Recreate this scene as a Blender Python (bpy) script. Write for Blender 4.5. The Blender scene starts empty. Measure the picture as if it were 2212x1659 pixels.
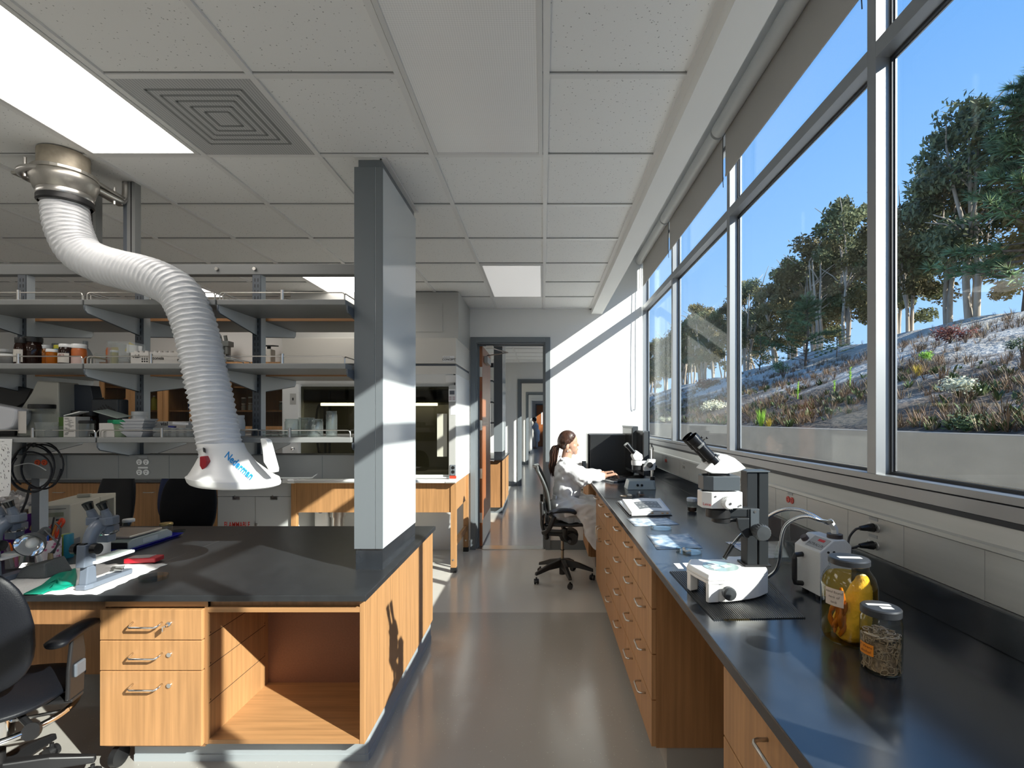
import bpy, bmesh, math, random
from mathutils import Vector, Matrix, Euler
random.seed(7)
PI = math.pi
sc = bpy.context.scene
COL = sc.collection
# ------------------------------------------------------------------ camera
F = 1055.0
cam_d = bpy.data.cameras.new('camera')
cam_d.sensor_fit = 'HORIZONTAL'
cam_d.sensor_width = 36.0
cam_d.lens = F / 2212.0 * 36.0
cam_d.shift_x = -(1173 - 1106) / 2212.0
cam_d.shift_y = (906 - 829.5) / 2212.0
cam_d.clip_start = 0.05
cam_d.clip_end = 400
cam = bpy.data.objects.new('camera', cam_d)
cam.location = (0, 0, 1.53)
cam.rotation_euler = (PI / 2, 0, 0)
COL.objects.link(cam)
sc.camera = cam
# ------------------------------------------------------------------ exposure, sky, sun
sc.view_settings.view_transform = 'Standard'
sc.view_settings.look = 'None'
sc.view_settings.gamma = 1.0
sc.view_settings.use_curve_mapping = False
sc.view_settings.exposure = 0.72
SUNDIR = Vector((-1.0, 0.655, -0.69)).normalized()
sun_d = bpy.data.lights.new('sun', 'SUN')
sun_d.energy = 6.8
sun_d.color = (1.0, 0.95, 0.88)
sun_d.angle = math.radians(0.53)
sun = bpy.data.objects.new('sun', sun_d)
sun.location = (12, -8, 14)
sun.rotation_euler = SUNDIR.to_track_quat('-Z', 'Y').to_euler()
COL.objects.link(sun)
w = bpy.data.worlds.new('sky')
sc.world = w
w.use_nodes = True
nt = w.node_tree
nt.nodes.clear()
wo = nt.nodes.new('ShaderNodeOutputWorld')
wb = nt.nodes.new('ShaderNodeBackground')
wr = nt.nodes.new('ShaderNodeValToRGB')
ws = nt.nodes.new('ShaderNodeSeparateXYZ')
wt = nt.nodes.new('ShaderNodeTexCoord')
nt.links.new(wt.outputs['Generated'], ws.inputs[0])
nt.links.new(ws.outputs['Z'], wr.inputs[0])
nt.links.new(wr.outputs[0], wb.inputs[0])
nt.links.new(wb.outputs[0], wo.inputs[0])
cr = wr.color_ramp
cr.elements[0].position = 0.0
cr.elements[0].color = (0.42, 0.62, 0.93, 1)
cr.elements[1].position = 1.0
cr.elements[1].color = (0.10, 0.25, 0.62, 1)
e = cr.elements.new(0.28); e.color = (0.27, 0.50, 0.88, 1)
e = cr.elements.new(0.55); e.color = (0.16, 0.37, 0.78, 1)
wb.inputs[1].default_value = 0.85

# ------------------------------------------------------------------ helpers
def at(px, py, Y):
    return Vector(((px - 1173) * Y / F, Y, 1.53 - (py - 906) * Y / F))
def atz(px, py, z):
    Y = (1.53 - z) * F / (py - 906)
    return Vector(((px - 1173) * Y / F, Y, z))

class MB:
    """collects geometry for ONE mesh object"""
    def __init__(s):
        s.v = []; s.f = []
    def add(s, vs, fs):
        o = len(s.v)
        s.v += [Vector(p) for p in vs]
        s.f += [tuple(i + o for i in f) for f in fs]
        return s
    def box(s, x0, x1, y0, y1, z0, z1):
        vs = [(x0,y0,z0),(x1,y0,z0),(x1,y1,z0),(x0,y1,z0),(x0,y0,z1),(x1,y0,z1),(x1,y1,z1),(x0,y1,z1)]
        return s.add(vs, [(3,2,1,0),(4,5,6,7),(0,1,5,4),(1,2,6,5),(2,3,7,6),(3,0,4,7)])
    def obox(s, c, size, rot=(0,0,0)):
        m = Euler(rot).to_matrix(); c = Vector(c)
        hx, hy, hz = [q/2 for q in size]
        o = MB().box(-hx,hx,-hy,hy,-hz,hz)
        return s.add([c + m @ p for p in o.v], o.f)
    def quad(s, a, b, c, d):
        return s.add([a,b,c,d], [(0,1,2,3)])
    def prism(s, poly, axis, a, b):
        """extrude a 2D polygon along an axis ('x': poly in yz, 'y': poly in xz, 'z': poly in xy)"""
        def p3(p, t):
            return {'x': (t,p[0],p[1]), 'y': (p[0],t,p[1]), 'z': (p[0],p[1],t)}[axis]
        n = len(poly)
        vs = [p3(p,a) for p in poly] + [p3(p,b) for p in poly]
        fs = [tuple(range(n))[::-1], tuple(range(n,2*n))] + [(i,(i+1)%n,n+(i+1)%n,n+i) for i in range(n)]
        return s.add(vs, fs)
    def cyl(s, p0, p1, r0, r1=None, n=20, caps=True):
        p0 = Vector(p0); p1 = Vector(p1); r1 = r0 if r1 is None else r1
        d = (p1-p0).normalized()
        u = d.orthogonal().normalized(); w_ = d.cross(u)
        vs = []
        for p, r in ((p0,r0),(p1,r1)):
            for i in range(n):
                t = 2*PI*i/n
                vs.append(p + u*math.cos(t)*r + w_*math.sin(t)*r)
        fs = [(i,(i+1)%n,n+(i+1)%n,n+i) for i in range(n)]
        if caps: fs += [tuple(range(n))[::-1], tuple(range(n,2*n))]
        return s.add(vs, fs)
    def lathe(s, prof, c=(0,0,0), n=28, M=None, caps=True):
        """prof: list of (r,z)"""
        c = Vector(c); vs = []
        for r, z in prof:
            for i in range(n):
                t = 2*PI*i/n
                p = Vector((r*math.cos(t), r*math.sin(t), z))
                if M is not None: p = M @ p
                vs.append(c+p)
        fs = []
        for k in range(len(prof)-1):
            fs += [(k*n+i,k*n+(i+1)%n,(k+1)*n+(i+1)%n,(k+1)*n+i) for i in range(n)]
        if caps:
            if prof[0][0] > 1e-6: fs.append(tuple(range(n))[::-1])
            if prof[-1][0] > 1e-6: fs.append(tuple(range((len(prof)-1)*n,len(prof)*n)))
        return s.add(vs, fs)
    def tube(s, pts, r, n=10, caps=True, flat=None):
        """tube through points; r number or list; flat=(ry) scales second axis"""
        pts = [Vector(p) for p in pts]
        m = len(pts); rs = r if isinstance(r,(list,tuple)) else [r]*m
        T = []
        for i in range(m):
            a = pts[max(i-1,0)]; b = pts[min(i+1,m-1)]
            T.append((b-a).normalized())
        u = T[0].orthogonal().normalized()
        if flat is not None:
            up = Vector((0,0,1)); u = (up - T[0]*up.dot(T[0]))
            u = u.normalized() if u.length > 1e-4 else T[0].orthogonal().normalized()
        vs = []
        for i in range(m):
            u = (u - T[i]*u.dot(T[i])).normalized()
            w_ = T[i].cross(u)
            for k in range(n):
                t = 2*PI*k/n
                vs.append(pts[i] + u*math.cos(t)*rs[i]*(flat if flat else 1) + w_*math.sin(t)*rs[i])
        fs = []
        for k in range(m-1):
            fs += [(k*n+i,k*n+(i+1)%n,(k+1)*n+(i+1)%n,(k+1)*n+i) for i in range(n)]
        if caps: fs += [tuple(range(n))[::-1], tuple(range((m-1)*n,m*n))]
        return s.add(vs, fs)
    def ell(s, c, rad, n=16, m=10, rot=(0,0,0)):
        c = Vector(c); M = Euler(rot).to_matrix()
        rx, ry, rz = rad if isinstance(rad,(list,tuple)) else (rad,)*3
        vs = [c + M @ Vector((0,0,-rz))]
        for j in range(1,m):
            a = -PI/2 + PI*j/m
            for i in range(n):
                t = 2*PI*i/n
                vs.append(c + M @ Vector((rx*math.cos(a)*math.cos(t), ry*math.cos(a)*math.sin(t), rz*math.sin(a))))
        vs.append(c + M @ Vector((0,0,rz)))
        fs = [(0,1+(i+1)%n,1+i) for i in range(n)]
        for j in range(m-2):
            fs += [(1+j*n+i,1+j*n+(i+1)%n,1+(j+1)*n+(i+1)%n,1+(j+1)*n+i) for i in range(n)]
        L = len(vs)-1
        fs += [(1+(m-2)*n+i,1+(m-2)*n+(i+1)%n,L) for i in range(n)]
        return s.add(vs, fs)
    def cap(s, p0, p1, r0, r1=None, n=14):
        """capsule (for the sculpted bodies)"""
        r1 = r0 if r1 is None else r1
        s.ell(p0, r0, n, 8); s.ell(p1, r1, n, 8)
        if (Vector(p1)-Vector(p0)).length > 1e-5: s.cyl(p0, p1, r0, r1, n)
        return s
    def grid(s, nu, nv, fn, closed=False):
        vs = [fn(i/(nu-1), j/(nv-1)) for j in range(nv) for i in range(nu)]
        fs = [(j*nu+i,j*nu+i+1,(j+1)*nu+i+1,(j+1)*nu+i) for j in range(nv-1) for i in range(nu-1)]
        return s.add(vs, fs)
    def xf(s, M):
        s.v = [M @ p for p in s.v]; return s
    def build(s, name, mat, parent=None, world=True, smooth=False, bevel=0, seg=2, subsurf=0, solid=0):
        """link as ONE mesh object; world=True: vertices are world coordinates (parents must be unrotated)"""
        off = Vector((0,0,0))
        if world and parent is not None:
            q = parent
            while q is not None:
                off += q.location; q = q.parent
        me = bpy.data.meshes.new(name)
        me.from_pydata([p-off for p in s.v], [], s.f)
        me.validate(); me.update()
        if mat is not None: me.materials.append(mat)
        if smooth:
            me.polygons.foreach_set('use_smooth', [True]*len(me.polygons))
            if smooth is not True:
                me.set_sharp_from_angle(angle=math.radians(smooth))
        o = bpy.data.objects.new(name, me)
        COL.objects.link(o)
        if parent is not None: o.parent = parent
        if bevel:
            b = o.modifiers.new('bevel','BEVEL'); b.width = bevel; b.segments = seg; b.limit_method = 'ANGLE'
            b.angle_limit = math.radians(35)
        if subsurf:
            b = o.modifiers.new('sub','SUBSURF'); b.levels = subsurf; b.render_levels = subsurf
        if solid:
            b = o.modifiers.new('solid','SOLIDIFY'); b.thickness = solid; b.offset = 0
        return o

def tag(o, label, cat, group=None):
    o['label'] = label; o['category'] = cat
    if group: o['group'] = group
    return o
def thing(name, label, cat, loc=(0,0,0), rz=0, group=None):
    o = bpy.data.objects.new(name, None)
    o.empty_display_size = 0.05
    COL.objects.link(o)
    o.location = loc; o.rotation_euler = (0,0,rz)
    return tag(o, label, cat, group)
def struct(o):
    o['kind'] = 'structure'; return o
def copy_tree(o, parent=None):
    c = o.copy(); COL.objects.link(c)
    if parent is not None: c.parent = parent
    for ch in list(o.children): copy_tree(ch, c)
    return c
def dup(root, loc, rz=None, label=None, group=None, scale=None):
    c = copy_tree(root)
    c.location = loc
    if rz is not None: c.rotation_euler = (0,0,rz)
    if label: c['label'] = label
    if group: c['group'] = group
    if scale: c.scale = (scale,)*3 if not isinstance(scale,(tuple,list)) else scale
    return c
def plabel(o, s):
    o['label'] = s; return o

def sculpt(mb, name, mat, parent=None, voxel=0.006, smooth=4, world=True, disp=None):
    """one continuous surface out of overlapping volumes (voxel union, smoothed)"""
    me = bpy.data.meshes.new(name + '_src')
    me.from_pydata(mb.v, [], mb.f)
    o = bpy.data.objects.new(name, me)
    COL.objects.link(o)
    r = o.modifiers.new('r','REMESH'); r.mode = 'VOXEL'; r.voxel_size = voxel
    if smooth:
        q = o.modifiers.new('s','SMOOTH'); q.factor = 0.5; q.iterations = smooth
    dg = bpy.context.evaluated_depsgraph_get(); dg.update()
    me2 = bpy.data.meshes.new_from_object(o.evaluated_get(dg))
    bpy.data.objects.remove(o); bpy.data.meshes.remove(me)
    me2.name = name
    off = Vector((0,0,0))
    if world and parent is not None:
        q = parent
        while q is not None:
            off += q.location; q = q.parent
    for v in me2.vertices:
        if disp:
            v.co += v.normal * disp(v.co)
    for v in me2.vertices: v.co -= off
    me2.materials.clear(); me2.materials.append(mat)
    me2.polygons.foreach_set('use_smooth', [True]*len(me2.polygons))
    o = bpy.data.objects.new(name, me2); COL.objects.link(o)
    if parent is not None: o.parent = parent
    return o

def text(s, size, mat, parent, name, M, extr=0.0004, align='CENTER', shear=0, sx=1.0, warp=None, bold=0):
    """lettering as a thin mesh part; M maps the text plane (x right, y up, z out) to the parent's space"""
    cu = bpy.data.curves.new('t','FONT'); cu.body = s; cu.size = size; cu.align_x = align; cu.align_y = 'CENTER'
    cu.extrude = extr; cu.shear = shear; cu.resolution_u = 2
    if bold: cu.offset = bold
    o = bpy.data.objects.new('t', cu); COL.objects.link(o)
    dg = bpy.context.evaluated_depsgraph_get(); dg.update()
    me = bpy.data.meshes.new_from_object(o.evaluated_get(dg))
    bpy.data.objects.remove(o); bpy.data.curves.remove(cu)
    for v in me.vertices:
        v.co.x *= sx
        v.co = warp(v.co) if warp else M @ v.co
    me.materials.clear(); me.materials.append(mat)
    me.name = name
    q = bpy.data.objects.new(name, me); COL.objects.link(q)
    if parent is not None: q.parent = parent
    return q
def face_m(c, right=(1,0,0), up=(0,0,1)):
    r = Vector(right).normalized(); u = Vector(up).normalized(); n = r.cross(u)
    M = Matrix((r,u,n)).transposed().to_4x4(); M.translation = Vector(c)
    return M
def bez(p, n=8):
    """Catmull-Rom through the points"""
    p = [Vector(q) for q in p]; out = []
    for i in range(len(p)-1):
        a = p[i-1] if i else p[0]*2-p[1]; b = p[i]; c = p[i+1]; d = p[i+2] if i+2 < len(p) else c*2-b
        for k in range(n):
            t = k/n
            out.append(0.5*((2*b)+(c-a)*t+(2*a-5*b+4*c-d)*t*t+(3*b-a-3*c+d)*t*t*t))
    out.append(p[-1]); return out
def lerp(a, b, t): return a+(b-a)*t

# ------------------------------------------------------------------ materials
MATS = {}
def mat(name, col, rough=0.5, metal=0.0, spec=0.5, noise=None, bump=None, trans=0, coat=0, alpha=None, emit=None, sheen=0):
    """noise=(scale, amount[, mapping scale xyz]); bump=(scale, strength[, mapping])"""
    if name in MATS: return MATS[name]
    m = bpy.data.materials.new(name); m.use_nodes = True
    nt = m.node_tree; b = nt.nodes['Principled BSDF']
    b.inputs['Base Color'].default_value = (*col,1); b.inputs['Roughness'].default_value = rough
    b.inputs['Metallic'].default_value = metal; b.inputs['Specular IOR Level'].default_value = spec
    if trans: b.inputs['Transmission Weight'].default_value = trans
    if coat: b.inputs['Coat Weight'].default_value = coat
    if sheen: b.inputs['Sheen Weight'].default_value = sheen
    if emit:
        b.inputs['Emission Color'].default_value = (*emit[:3],1); b.inputs['Emission Strength'].default_value = emit[3]
    def tex(scale, mp):
        tc = nt.nodes.new('ShaderNodeTexCoord'); mpn = nt.nodes.new('ShaderNodeMapping')
        mpn.inputs['Scale'].default_value = mp
        nz = nt.nodes.new('ShaderNodeTexNoise'); nz.inputs['Scale'].default_value = scale; nz.inputs['Detail'].default_value = 4
        nt.links.new(tc.outputs['Object'], mpn.inputs[0]); nt.links.new(mpn.outputs[0], nz.inputs['Vector'])
        return nz
    if noise:
        nz = tex(noise[0], noise[2] if len(noise) > 2 else (1,1,1))
        mx = nt.nodes.new('ShaderNodeMixRGB'); a = noise[1]
        mx.inputs[1].default_value = (*[max(0,c*(1-a)) for c in col],1); mx.inputs[2].default_value = (*[c*(1+a) for c in col],1)
        rp = nt.nodes.new('ShaderNodeValToRGB'); rp.color_ramp.elements[0].position = .32; rp.color_ramp.elements[1].position = .68
        nt.links.new(nz.outputs['Fac'], rp.inputs[0]); nt.links.new(rp.outputs[0], mx.inputs[0]); nt.links.new(mx.outputs[0], b.inputs['Base Color'])
    if bump:
        nz = tex(bump[0], bump[2] if len(bump) > 2 else (1,1,1))
        bp = nt.nodes.new('ShaderNodeBump'); bp.inputs['Strength'].default_value = bump[1]; bp.inputs['Distance'].default_value = 0.01
        nt.links.new(nz.outputs['Fac'], bp.inputs['Height']); nt.links.new(bp.outputs[0], b.inputs['Normal'])
    MATS[name] = m
    return m
def glass(name, tint=(1,1,1), gloss=1.0, rough=0.0, body=None):
    """thin clear sheet: transparent with a Fresnel reflection (and an optional thin milky body)"""
    if name in MATS: return MATS[name]
    m = bpy.data.materials.new(name); m.use_nodes = True
    nt = m.node_tree; nt.nodes.clear()
    o = nt.nodes.new('ShaderNodeOutputMaterial'); t = nt.nodes.new('ShaderNodeBsdfTransparent'); g = nt.nodes.new('ShaderNodeBsdfGlossy')
    t.inputs[0].default_value = (*tint,1); g.inputs['Roughness'].default_value = rough
    lw = nt.nodes.new('ShaderNodeLayerWeight'); pw = nt.nodes.new('ShaderNodeMath'); pw.operation = 'POWER'; pw.inputs[1].default_value = 4.5
    nt.links.new(lw.outputs['Facing'], pw.inputs[0]); lw.inputs['Blend'].default_value = .5
    fr = nt.nodes.new('ShaderNodeMath'); fr.operation = 'MULTIPLY_ADD'; fr.inputs[1].default_value = .85; fr.inputs[2].default_value = .035
    nt.links.new(pw.outputs[0], fr.inputs[0])
    ml = nt.nodes.new('ShaderNodeMath'); ml.operation = 'MULTIPLY'; ml.inputs[1].default_value = gloss
    mx = nt.nodes.new('ShaderNodeMixShader')
    nt.links.new(fr.outputs[0], ml.inputs[0]); nt.links.new(ml.outputs[0], mx.inputs[0])
    base = t
    if body:
        d = nt.nodes.new('ShaderNodeBsdfDiffuse'); d.inputs[0].default_value = (*body[:3],1)
        m2 = nt.nodes.new('ShaderNodeMixShader'); m2.inputs[0].default_value = body[3]
        nt.links.new(t.outputs[0], m2.inputs[1]); nt.links.new(d.outputs[0], m2.inputs[2]); base = m2
    nt.links.new(base.outputs[0], mx.inputs[1]); nt.links.new(g.outputs[0], mx.inputs[2]); nt.links.new(mx.outputs[0], o.inputs[0])
    MATS[name] = m
    return m
def wood(name, col, grain='z', amt=0.16, rough=0.42):
    sc_ = {'z': (1,1,.04), 'x': (.04,1,1), 'y': (1,.04,1)}[grain]
    return mat(name, col, rough, noise=(55, amt, sc_), bump=(90, .06, sc_), spec=.4)

M_wall = mat('white wall paint', (.84,.84,.82), .55, noise=(2,.015))
M_gray_paint = mat('grey steel paint', (.165,.185,.20), .38)
M_col_side = mat('pale grey enamel', (.64,.68,.695), .12, spec=.6)
M_frame = mat('window aluminium', (.36,.365,.37), .46, metal=.88)
M_gasket = mat('black gasket', (.02,.022,.028), .5)
M_epoxy_l = mat('black epoxy resin, worn', (.022,.024,.027), .34, noise=(14,.15), spec=.5)
M_wood = wood('oak', (.43,.228,.096))
M_wood_h = wood('oak horizontal', (.43,.228,.096), 'x')
M_wood_r = wood('oak right bench', (.44,.235,.105))
M_wood_dark = wood('oak carcass', (.36,.18,.075))
M_hardboard = mat('brown hardboard', (.20,.085,.045), .6, noise=(120,.08))
M_epoxy = mat('black epoxy resin', (.022,.026,.032), .19, noise=(14,.2), spec=1.0)
M_steel = mat('brushed steel', (.62,.60,.57), .28, metal=1.0)
M_chrome = mat('chrome', (.80,.80,.80), .10, metal=1.0)
M_black = mat('black plastic', (.012,.012,.013), .42)
M_black_sh = mat('shiny black plastic', (.010,.010,.011), .2)
M_white_pl = mat('white plastic', (.80,.80,.79), .35)
M_white_en = mat('white enamel', (.78,.79,.78), .25)
M_leather = mat('black leather', (.005,.006,.009), .46, bump=(260,.10), spec=.28)
M_paper = mat('white paper', (.83,.83,.82), .6)
M_shelf = mat('shelf grey', (.235,.24,.238), .42)
M_shelf_lit = mat('window lit shelf grey', (.60,.645,.67), .35)  # window light on right-hand faces is put into this pale grey
M_post = mat('post grey', (.10,.115,.135), .4)
M_black_ink = mat('black ink', (.015,.015,.015), .6)
M_red = mat('red plastic', (.55,.02,.03), .35)
M_orange_out = mat('orange outlet', (.75,.09,.02), .4)
M_glass = glass('clear window glass', (.94,.97,.965), .35)
M_jar = glass('clear jar glass', (.93,.955,.95), 1.0)
M_jar_thin = glass('thin clear plastic', (.90,.91,.91), .9, .08, (.75,.78,.78,.10))
M_amber = glass('amber plastic', (.80,.30,.03), .8, .05, (.65,.20,.01,.45))
M_brown_gl = glass('brown bottle glass', (.16,.05,.02), 1.0, .02, (.03,.012,.008,.6))
M_cable = mat('black cable', (.02,.02,.025), .45)
# ------------------------------------------------------------------ the room
ZC = 2.83
YF = 5.74            # far wall
XL = -6.2            # left wall
YB = -4.6            # wall behind
XW = 1.195           # inner face of the window mullions
# floor
fm = mat('sheet vinyl floor', (.36,.35,.325), .16, spec=.65)
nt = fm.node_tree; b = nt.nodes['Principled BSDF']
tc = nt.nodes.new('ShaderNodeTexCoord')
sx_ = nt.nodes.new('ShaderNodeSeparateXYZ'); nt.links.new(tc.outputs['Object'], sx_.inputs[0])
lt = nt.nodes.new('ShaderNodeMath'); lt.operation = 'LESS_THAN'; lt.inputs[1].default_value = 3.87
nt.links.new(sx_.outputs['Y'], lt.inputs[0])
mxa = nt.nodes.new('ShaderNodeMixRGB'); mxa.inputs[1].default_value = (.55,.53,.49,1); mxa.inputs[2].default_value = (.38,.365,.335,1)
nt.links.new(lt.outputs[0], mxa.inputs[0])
vo = nt.nodes.new('ShaderNodeTexVoronoi'); vo.inputs['Scale'].default_value = 62
nt.links.new(tc.outputs['Object'], vo.inputs['Vector'])
vr = nt.nodes.new('ShaderNodeValToRGB'); vr.color_ramp.elements[0].position = .10; vr.color_ramp.elements[1].position = .14
vr.color_ramp.elements[0].color = (1,1,1,1); vr.color_ramp.elements[1].color = (0,0,0,1)
nt.links.new(vo.outputs['Distance'], vr.inputs[0])
nz = nt.nodes.new('ShaderNodeTexNoise'); nz.inputs['Scale'].default_value = 30
nt.links.new(tc.outputs['Object'], nz.inputs['Vector'])
gt = nt.nodes.new('ShaderNodeMath'); gt.operation = 'GREATER_THAN'; gt.inputs[1].default_value = .54
nt.links.new(nz.outputs['Fac'], gt.inputs[0])
mm = nt.nodes.new('ShaderNodeMath'); mm.operation = 'MULTIPLY'
nt.links.new(vr.outputs[0], mm.inputs[0]); nt.links.new(gt.outputs[0], mm.inputs[1])
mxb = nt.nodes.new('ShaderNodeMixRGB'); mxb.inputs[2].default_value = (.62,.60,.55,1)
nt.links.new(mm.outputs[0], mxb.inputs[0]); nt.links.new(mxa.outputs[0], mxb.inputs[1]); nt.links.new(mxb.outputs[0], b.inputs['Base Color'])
nz2 = nt.nodes.new('ShaderNodeTexNoise'); nz2.inputs['Scale'].default_value = 7; nz2.inputs['Detail'].default_value = 1
nt.links.new(tc.outputs['Object'], nz2.inputs['Vector'])
bp = nt.nodes.new('ShaderNodeBump'); bp.inputs['Strength'].default_value = .06; bp.inputs['Distance'].default_value = .02
nt.links.new(nz2.outputs['Fac'], bp.inputs['Height']); nt.links.new(bp.outputs[0], b.inputs['Normal'])
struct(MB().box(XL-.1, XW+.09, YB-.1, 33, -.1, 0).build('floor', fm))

# ceiling tiles: pitted mineral fibre, plus the T-bar grid
tm = mat('ceiling tile', (.88,.885,.875), .8)
nt = tm.node_tree; b = nt.nodes['Principled BSDF']
tc = nt.nodes.new('ShaderNodeTexCoord')
vo = nt.nodes.new('ShaderNodeTexVoronoi'); vo.inputs['Scale'].default_value = 75
nt.links.new(tc.outputs['Object'], vo.inputs['Vector'])
vr = nt.nodes.new('ShaderNodeValToRGB'); vr.color_ramp.elements[0].position = .13; vr.color_ramp.elements[1].position = .22
vr.color_ramp.elements[0].color = (1,1,1,1); vr.color_ramp.elements[1].color = (0,0,0,1)
nt.links.new(vo.outputs['Distance'], vr.inputs[0])
nz = nt.nodes.new('ShaderNodeTexNoise'); nz.inputs['Scale'].default_value = 55
nt.links.new(tc.outputs['Object'], nz.inputs['Vector'])
gt = nt.nodes.new('ShaderNodeMath'); gt.operation = 'GREATER_THAN'; gt.inputs[1].default_value = .53
nt.links.new(nz.outputs['Fac'], gt.inputs[0])
mm = nt.nodes.new('ShaderNodeMath'); mm.operation = 'MULTIPLY'
nt.links.new(vr.outputs[0], mm.inputs[0]); nt.links.new(gt.outputs[0], mm.inputs[1])
mxb = nt.nodes.new('ShaderNodeMixRGB'); mxb.inputs[1].default_value = (.88,.885,.875,1); mxb.inputs[2].default_value = (.36,.36,.36,1)
nt.links.new(mm.outputs[0], mxb.inputs[0]); nt.links.new(mxb.outputs[0], b.inputs['Base Color'])
M_tbar = mat('T bar white', (.80,.80,.79), .4)
M_groove = mat('tile edge shadow gap', (.30,.30,.29), .7)
TP = .558
XB0, XB1 = .568, .694     # bulkhead beside the window
ceil_z = ZC
Y0 = 2.407                # a grid line (centre of the cross bar at the column)
X0 = .012                 # a grid line running along the room
struct(MB().box(XL-.1, XB0, YB-.1, YF+.06, ZC+.006, ZC+.12).build('ceiling', tm))
g = MB(); gv = MB()
xs = [X0 + k*TP for k in range(-11, 2) if XL < X0 + k*TP < XB0-.02]
ys = [Y0 + k*TP for k in range(-12, 7) if YB < Y0 + k*TP < YF-.1]
for x in xs: g.box(x-.0125, x+.0125, YB, YF, ZC-.004, ZC+.008)
for y in ys:
    g.box(XL, XB0, y-.012, y+.012, ZC-.0025, ZC+.0075)
g.box(XB0-.028, XB0, YB, YF, ZC-.004, ZC+.008)
g.box(XL, XB0, YF-.022, YF, ZC-.004, ZC+.008)
gc = g.build('ceiling_grid', M_tbar, COL.objects['ceiling'])
for y in ys: gv.box(XL, XB0, y-.0165, y-.012, ZC+.002, ZC+.0063)
gv.build('tile_edge_gap', M_groove, COL.objects['ceiling'])
# bulkhead, window pocket and raised ceiling
struct(MB().box(XB0, XB1, YB, YF, 2.768, 3.55).build('trim_1', M_wall))
struct(MB().box(XB1, XW+.14, YB-.1, YF+.15, 3.455, 3.55).build('ceiling_2', M_wall))

# far wall with the door opening
DX0, DX1, DZ = -.795, .035, 2.44
T = .15
fw = MB()
fw.box(XL, DX0, YF, YF+T, 0, 3.5).box(DX1, 1.155, YF, YF+T, 0, 3.5).box(DX0, DX1, YF, YF+T, DZ, 3.5).box(1.155, XW, YF+.105, YF+T, 0, 3.5)
struct(fw.build('wall_far', M_wall))
struct(MB().box(XL-.15, XL, YB, YF+T, 0, 3.0).build('wall_left', M_wall))
struct(MB().box(XL-.15, XW+.14, YB-.15, YB, 0, 3.5).build('wall_back', M_wall))
bb = MB().box(DX1+.05, XW-.02, YF-.012, YF, 0, .11).box(-.86, DX0-.055, YF-.012, YF, 0, .11)
M_base = mat('grey rubber base', (.16,.18,.195), .45)
struct(bb.build('baseboard_far', M_base))

def door_frame(name, x0, x1, y0, y1, z, m):
    fr = MB()
    for yy, s in ((y0, -1), (y1, 1)):
        a, b_ = sorted((yy, yy + s*.02))
        fr.box(x0-.055, x0+.006, a, b_, 0, z+.055).box(x1-.006, x1+.05, a, b_, 0, z+.055).box(x0+.006, x1-.006, a, b_, z-.006, z+.055)
    fr.box(x0-.0, x0+.022, y0, y1, 0, z).box(x1-.022, x1, y0, y1, 0, z).box(x0+.022, x1-.022, y0, y1, z-.022, z)
    ym = (y0+y1)/2
    fr.box(x0+.022, x0+.036, ym, ym+.03, 0, z-.022).box(x1-.036, x1-.022, ym, ym+.03, 0, z-.022).box(x0+.036, x1-.036, ym, ym+.03, z-.036, z-.022)
    return struct(fr.build(name, m, bevel=.002))
door_frame('trim_2', DX0, DX1, YF, YF+T, DZ, M_gray_paint)
struct(MB().box(DX0, DX1, YF-.01, YF+T+.01, 0, .008).build('trim_3', M_steel))

# rooms beyond the door, in a row along the same window wall
WY = [11.22, 16.55, 22.0, 27.4]
M_wall2 = mat('cream wall paint', (.76,.73,.68), .55)
for i, y in enumerate(WY):
    m = M_wall if i in (0, 2) else M_wall2
    if i < 3:
        x0, x1, z = -.53, .33, 2.40
        q = MB().box(-3.2, x0, y, y+T, 0, 2.83).box(x1, XW, y, y+T, 0, 2.83).box(x0, x1, y, y+T, z, 2.83)
        struct(q.build('wall_room_%s' % ('second','third','fourth')[i], m))
        door_frame('trim_%d' % (4+i), x0, x1, y, y+T, z, M_gray_paint if i < 2 else M_tbar)
        struct(MB().box(-3.2, x0-.06, y-.012, y, 0, .10).build('baseboard_%s' % ('second','third','fourth')[i], M_base))
    else:
        struct(MB().box(-3.2, XW, y, y+T, 0, 2.83).build('wall_end', m))
struct(MB().box(-3.3, -3.2, YF+T, WY[-1]+T, 0, 2.83).build('wall_rooms_left', M_wall))
struct(MB().box(-3.2, XW+.09, YF+T, WY[-1]+T, ZC+.004, ZC+.1).build('ceiling_3', tm))
g = MB()
for k in range(-5, 3): g.box(X0+k*TP-.0125, X0+k*TP+.0125, YF+T, WY[-1], ZC-.004, ZC+.006)
y = YF+T+.3
while y < WY[-1]:
    g.box(-3.2, XW, y-.012, y+.012, ZC-.002, ZC+.006); y += TP
g.build('ceiling_grid', M_tbar, COL.objects['ceiling_3'])

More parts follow.
